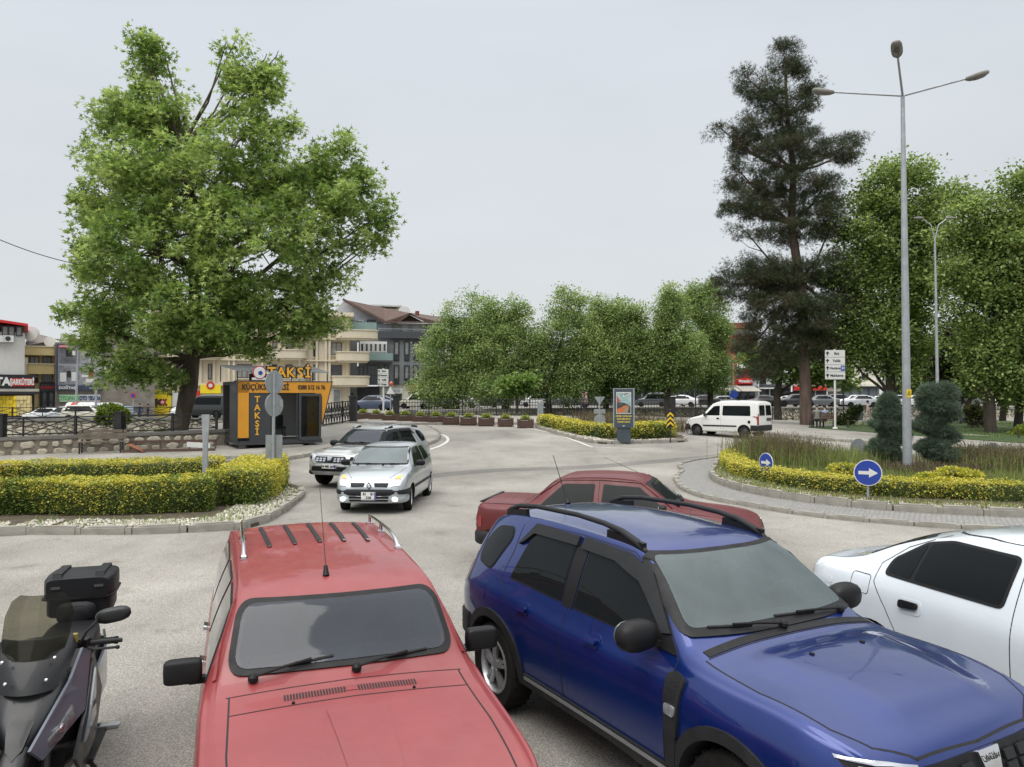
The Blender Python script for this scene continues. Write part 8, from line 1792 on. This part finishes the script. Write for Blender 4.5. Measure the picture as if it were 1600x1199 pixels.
# ---- the street goes on to both sides of the view
plain('apartment_building', 'grey apartment block beyond the right edge of the park', 112, 1700, 1850, 520, 632, M_gren, M_tile, [(x, x + 8, y, y + 11) for x in range(1708, 1844, 18) for y in (532, 560, 588)], M_wf2, (604, 610, M_bl))
plain('apartment_building', 'cream apartment block at the far right end of the street', 108, 1880, 2080, 540, 632, M_cream, M_rtile, [(x, x + 8, y, y + 11) for x in range(1888, 2070, 18) for y in (550, 580)], M_wf, (604, 610, M_redsign))
plain('apartment_building', 'white apartment block beyond the delicatessen on the left', 84, -330, -110, 500, 662, M_wren, M_rtile, [(x, x + 10, y, y + 14) for x in range(-320, -120, 24) for y in (512, 545, 580)], M_wf, (612, 620, M_bl))
for px, d, lb, ls in ((1760, 52, 'green park tree beyond the right edge', [(1740, 480, 60, 60), (1790, 420, 60, 60), (1760, 540, 60, 50)]), (1940, 66, 'rounded park tree far to the right', [(1920, 520, 50, 50), (1960, 470, 50, 50)]), (2120, 60, 'park tree farthest to the right', [(2110, 500, 60, 60), (2150, 560, 50, 40)])):
    b = at(px, 664, d); b.z = G(b.x, b.y) + .05
    tree('park_tree', lb, b, ls, [(px, 672, .28), (px + 3, 600, .22), (ls[0][0], ls[0][1], .1)], 220, 8000, .3, [LD1, LD3, LD2], mw=[.4, .3, .3], twigs=50)
# small splitter island behind the silver off-roader
si = chain(GP([(652, 667), (672, 670), (686, 679), (682, 690), (664, 697), (650, 700), (640, 684)]), True, 4)
drape('splitter_island', si, .10, M_conc, .12, 1.5); kerb(si, .8, .15, .12, True)
# ---------------------------------------------------------------- maxi scooter at the left edge
def hull(name, secs, m, parent, n=20, smooth=50, axis='x'):
    """loft through rounded sections (x, y, z, half width, half height, squareness)"""
    mb = MB(); vs = []
    for x, y, z, w, h, p in secs:
        for j in range(n):
            a = 2 * math.pi * j / n; c, s_ = math.cos(a), math.sin(a)
            vs.append((x, y + w * math.copysign(abs(c) ** p, c), z + h * math.copysign(abs(s_) ** p, s_)))
    k = len(secs); fs = [(i * n + j, i * n + (j + 1) % n, (i + 1) * n + (j + 1) % n, (i + 1) * n + j) for i in range(k - 1) for j in range(n)] + [tuple(range(n)), tuple((k - 1) * n + j for j in range(n))]
    mb.add(vs, fs); return mb.build(name, m, parent, smooth=smooth)
def panel(name, pts, t, m, parent, smooth=None):
    """a shaped plate: outline points in 3D, thickened along their normal"""
    P = [Vector(p) for p in pts]; nrm = Vector((0, 0, 0)); c = sum(P, Vector()) / len(P)
    for i in range(len(P)): nrm += (P[i] - c).cross(P[(i + 1) % len(P)] - c)
    nrm.normalize(); n = len(P); mb = MB()
    rim = [p + nrm * t * .6 for p in P]; back = [p - nrm * t * .6 for p in P]; mid = [c + (p - c) * .8 + nrm * t for p in P]
    mb.v = [tuple(v) for v in rim + back + mid]; mb.f = [(i, (i + 1) % n, n + (i + 1) % n, n + i) for i in range(n)] + [(i, (i + 1) % n, 2 * n + (i + 1) % n, 2 * n + i) for i in range(n)] + [tuple(range(2 * n, 3 * n)), tuple(range(2 * n - 1, n - 1, -1))]; mb.m = [0] * len(mb.f)
    return mb.build(name, m, parent, smooth=smooth or 40)
M_scb = mat('scooter_slate_paint', (.10, .118, .15), .3, metal=.15, coat=.8, var=.06, dirt=.12); M_scd = mat('scooter_dark_panel', (.010, .0105, .012), .34, spec=.35, var=.15, coat=.2, dirt=.2); M_case = mat('case_plastic', (.008, .0085, .010), .5, spec=.3, var=.2, bump=.12, bscale=220)
SX, SY, SA = -2.86, 4.72, R(-71)
sc = thing('scooter', 'dark slate maxi scooter with smoked windscreen and black top case', 'scooter', (SX, SY, 0), SA)
# wheels (x forward; handlebar near x = 0)
for x, r_ in ((.48, .34), (-1.05, .33)):
    w = MB().lathe([(r_ * .66, -.05), (r_ * .9, -.065), (r_, -.02), (r_, .02), (r_ * .9, .065), (r_ * .66, .05)], 32, axis='y').build('wheel', M_tyre, sc, smooth=50); w.location = (x, 0, r_)
    MB().lathe([(r_ * .66, -.045), (r_ * .6, -.03), (.05, -.05), (.05, .05), (r_ * .6, .03), (r_ * .66, .045)], 20, axis='y').build('rim', M_steel, w)
# body: rear, seat, tunnel, front apron
hull('rear_body', [(-1.30, 0, .72, .06, .05, .8), (-1.15, 0, .70, .14, .12, .7), (-.85, 0, .62, .20, .20, .65), (-.5, 0, .55, .20, .24, .65), (-.25, 0, .45, .18, .20, .7)], M_scd, sc)
for sy in (-1, 1): panel('rear_side_panel', [(-1.25, sy * .13, .78), (-.8, sy * .215, .80), (-.35, sy * .22, .74), (-.35, sy * .215, .50), (-.8, sy * .215, .52)], .014, M_scb, sc)
hull('seat', [(-1.05, 0, .90, .12, .05, .6), (-.85, 0, .88, .17, .07, .6), (-.6, 0, .86, .18, .07, .6), (-.48, 0, .80, .17, .07, .6), (-.25, 0, .77, .15, .06, .6), (-.1, 0, .75, .10, .04, .7)], M_case, sc)
hull('floor_tunnel', [(-.4, 0, .38, .17, .12, .6), (.0, 0, .40, .18, .14, .6), (.2, 0, .48, .16, .18, .6)], M_scd, sc)
hull('front_apron', [(.02, 0, .78, .17, .15, .65), (.10, 0, .74, .24, .22, .65), (.22, 0, .72, .25, .25, .65), (.36, 0, .72, .20, .19, .7), (.50, 0, .70, .13, .11, .7), (.60, 0, .66, .05, .04, .8)], M_scd, sc)
for sy in (-1, 1):
    panel('front_side_fairing', [(.02, sy * .25, 1.0), (.12, sy * .225, 1.05), (.33, sy * .20, .93), (.66, sy * .075, .68), (.60, sy * .12, .60), (.30, sy * .27, .74)], .016, M_scb, sc)
    panel('leg_shield', [(-.02, sy * .26, .98), (.30, sy * .275, .73), (.40, sy * .24, .50), (.20, sy * .245, .32), (-.10, sy * .26, .42), (-.12, sy * .29, .72)], .016, M_scd, sc)
    panel('leg_shield_insert', [(.02, sy * .283, .90), (.26, sy * .295, .70), (.30, sy * .275, .55), (.02, sy * .285, .60)], .010, M_scb, sc)
    hl = panel('headlight', [(.36, sy * .215, .80), (.56, sy * .13, .685), (.60, sy * .10, .635), (.50, sy * .19, .66), (.37, sy * .245, .74)], .012, mat('scooter_lamp', (.08, .08, .085), .12, coat=1, var=.6, scale=20), sc)
    MB().ell((.46, sy * .19, .715), (.06, .015, .022), 10).build('lamp_reflector', M_red if sy < 0 else M_chrome, hl, smooth=60)
    MB().box((-.15, sy * .24, .36), (.55, .10, .03)).build('footboard', M_case, sc)
panel('nose_panel', [(.34, .10, .90), (.34, -.10, .90), (.64, -.04, .68), (.68, 0, .64), (.64, .04, .68)], .016, M_scd, sc)
hull('front_mudguard', [(.22, 0, .60, .06, .04, .8), (.42, 0, .70, .08, .05, .8), (.66, 0, .62, .07, .05, .8), (.80, 0, .48, .04, .04, .8)], M_scd, sc)
for sy in (-1, 1): MB().tube([(.48, sy * .10, .34), (.34, sy * .10, .70)], .025, 8).build('fork_leg', M_steel, sc)
# dark lower shield with four bolts, tall clear screen above
def screen(name, rows, m, parent, th=.004):
    mb = MB(); n = 9; vs = []
    for o_ in (0, th):
        for x, z, w, cv in rows:
            for j in range(n): t = -1 + 2 * j / (n - 1); vs.append((x - cv * t * t - o_, w * t, z))
    k = len(rows); N = n * k; fs = []
    for i in range(k - 1):
        for j in range(n - 1):
            a = i * n + j; fs += [(a, a + 1, a + n + 1, a + n), (N + a + n, N + a + n + 1, N + a + 1, N + a)]
    bd = [i for i in range(n)] + [r * n + n - 1 for r in range(1, k)] + [(k - 1) * n + j for j in range(n - 2, -1, -1)] + [r * n for r in range(k - 2, 0, -1)]
    fs += [(bd[i], bd[(i + 1) % len(bd)], N + bd[(i + 1) % len(bd)], N + bd[i]) for i in range(len(bd))]
    mb.add(vs, fs); return mb.build(name, m, parent, smooth=50)
sh = screen('lower_shield', [(.43, .90, .13, .06), (.38, .99, .19, .08), (.30, 1.09, .215, .09), (.24, 1.15, .18, .08)], M_scd, sc, .02)
for y, x, z in ((.13, .355, 1.075), (-.13, .355, 1.075), (.10, .41, .97), (-.10, .41, .97)): MB().ell((x, y, z), (.014, .012, .012), 8).build('bolt', M_chrome, sh, smooth=60)
screen('windscreen', [(.33, 1.06, .15, .06), (.27, 1.16, .175, .07), (.20, 1.27, .18, .08), (.15, 1.35, .155, .07), (.13, 1.385, .11, .05)], M_smoke, sc)
# handlebar
hull('handlebar_cowl', [(-.14, 0, 1.00, .10, .05, .7), (-.02, 0, 1.03, .16, .07, .7), (.10, 0, 1.03, .14, .06, .7), (.18, 0, 1.02, .08, .04, .7)], M_scd, sc)
for sy in (-1, 1):
    hb = MB().tube([(.04, sy * .12, 1.03), (-.02, sy * .24, 1.035), (-.07, sy * .42, 1.02)], [.016, .018, .014], 8).build('handlebar', M_iron, sc, smooth=50)
    MB().tube([(-.03, sy * .25, 1.035), (-.075, sy * .375, 1.022)], .021, 10).tube([(-.075, sy * .375, 1.022), (-.08, sy * .395, 1.02)], .024, 10).build('grip', M_tyre, hb, smooth=50)
    MB().tube([(.02, sy * .23, 1.02), (.04, sy * .28, 1.01), (-.01, sy * .40, .995)], .008, 6).ell((-.01, sy * .402, .995), (.014, .014, .014), 8).build('brake_lever', M_iron, hb, smooth=50)
    MB().box((-.0, sy * .215, 1.045), (.06, .06, .05), rz=-sy * .3).build('switch_box', M_scd, hb)
    st = MB().tube([(.04, sy * .20, 1.05), (.06, sy * .24, 1.13), (.05, sy * .30, 1.19)], .009, 6).build('mirror_stem', M_iron, sc, smooth=50)
    Rm = Matrix.Rotation(sy * -.15, 3, 'Z') @ Matrix.Rotation(sy * .18, 3, 'X')
    mh = MB().ell((.05, sy * .385, 1.215), (.035, .105, .048), 14, p=.75, rot=Rm).build('mirror_head', M_scd, st, smooth=60); MB().ell((.022, sy * .385, 1.215), (.01, .088, .038), 12, p=.75, rot=Rm).build('mirror_glass', M_glass2, mh, smooth=60)
MB().lathe([(.025, 0), (.022, .05)], 12, c=(.02, .165, 1.06)).build('brake_reservoir', mat('amber_dark', (.30, .24, .05), .3), sc)
# top case and its rack
MB().box((-1.12, 0, .935), (.34, .20, .05)).bar((-1.0, .1, .75), (-1.05, .1, .93), .03).bar((-1.0, -.1, .75), (-1.05, -.1, .93), .03).build('luggage_rack', M_iron, sc)
tc_ = (-1.17, 0)
def rbox(name, c, d, r, m, parent, p=.32, taper=.9):
    secs = [(c[0] - d[0] / 2, c[1], c[2], d[1] / 2 * .86, d[2] / 2 * .80, p), (c[0] - d[0] / 2 + r, c[1], c[2], d[1] / 2 * .97, d[2] / 2 * .97, p), (c[0], c[1], c[2], d[1] / 2, d[2] / 2, p), (c[0] + d[0] / 2 - r, c[1], c[2], d[1] / 2 * .97, d[2] / 2 * .97, p), (c[0] + d[0] / 2, c[1], c[2], d[1] / 2 * .86, d[2] / 2 * .80, p)]
    return hull(name, secs, m, parent, 32)
rbox('case_base', (-1.17, 0, 1.03), (.40, .43, .17), .05, M_case, sc); cl_ = rbox('case_lid', (-1.17, 0, 1.165), (.42, .47, .19), .07, M_case, sc)
rbox('case_seam', (-1.17, 0, 1.10), (.435, .485, .022), .03, M_scd, cl_, .4)
for sy in (-1, 1): MB().bar((-1.38, sy * .14, 1.17), (-1.33, sy * .14, 1.266), .06, .012).bar((-1.33, sy * .14, 1.266), (-1.01, sy * .14, 1.266), .06, .012).bar((-1.01, sy * .14, 1.266), (-.955, sy * .14, 1.17), .06, .012).build('lid_strap', M_case, cl_)
hull('pillion_pad', [(-.98, 0, .98, .10, .05, .6), (-.93, 0, 1.0, .13, .08, .6), (-.90, 0, 1.0, .10, .06, .6)], M_case, sc)
MB().tube([(-.3, -.24, .28), (-.9, -.27, .32), (-1.25, -.27, .40)], [.05, .07, .07], 12).build('exhaust', M_steel, sc, smooth=50)
for sy in (-1, 1): MB().tube([(-.35, sy * .18, .36), (-.37, sy * .36, .36)], .016, 8).box((-.37, sy * .31, .375), (.06, .12, .015)).build('footrest', M_galv, sc)
MB().tube([(-.15, .20, .28), (-.20, .36, .02)], .014, 8).box((-.2, .37, .015), (.08, .05, .02)).build('side_stand', M_iron, sc)
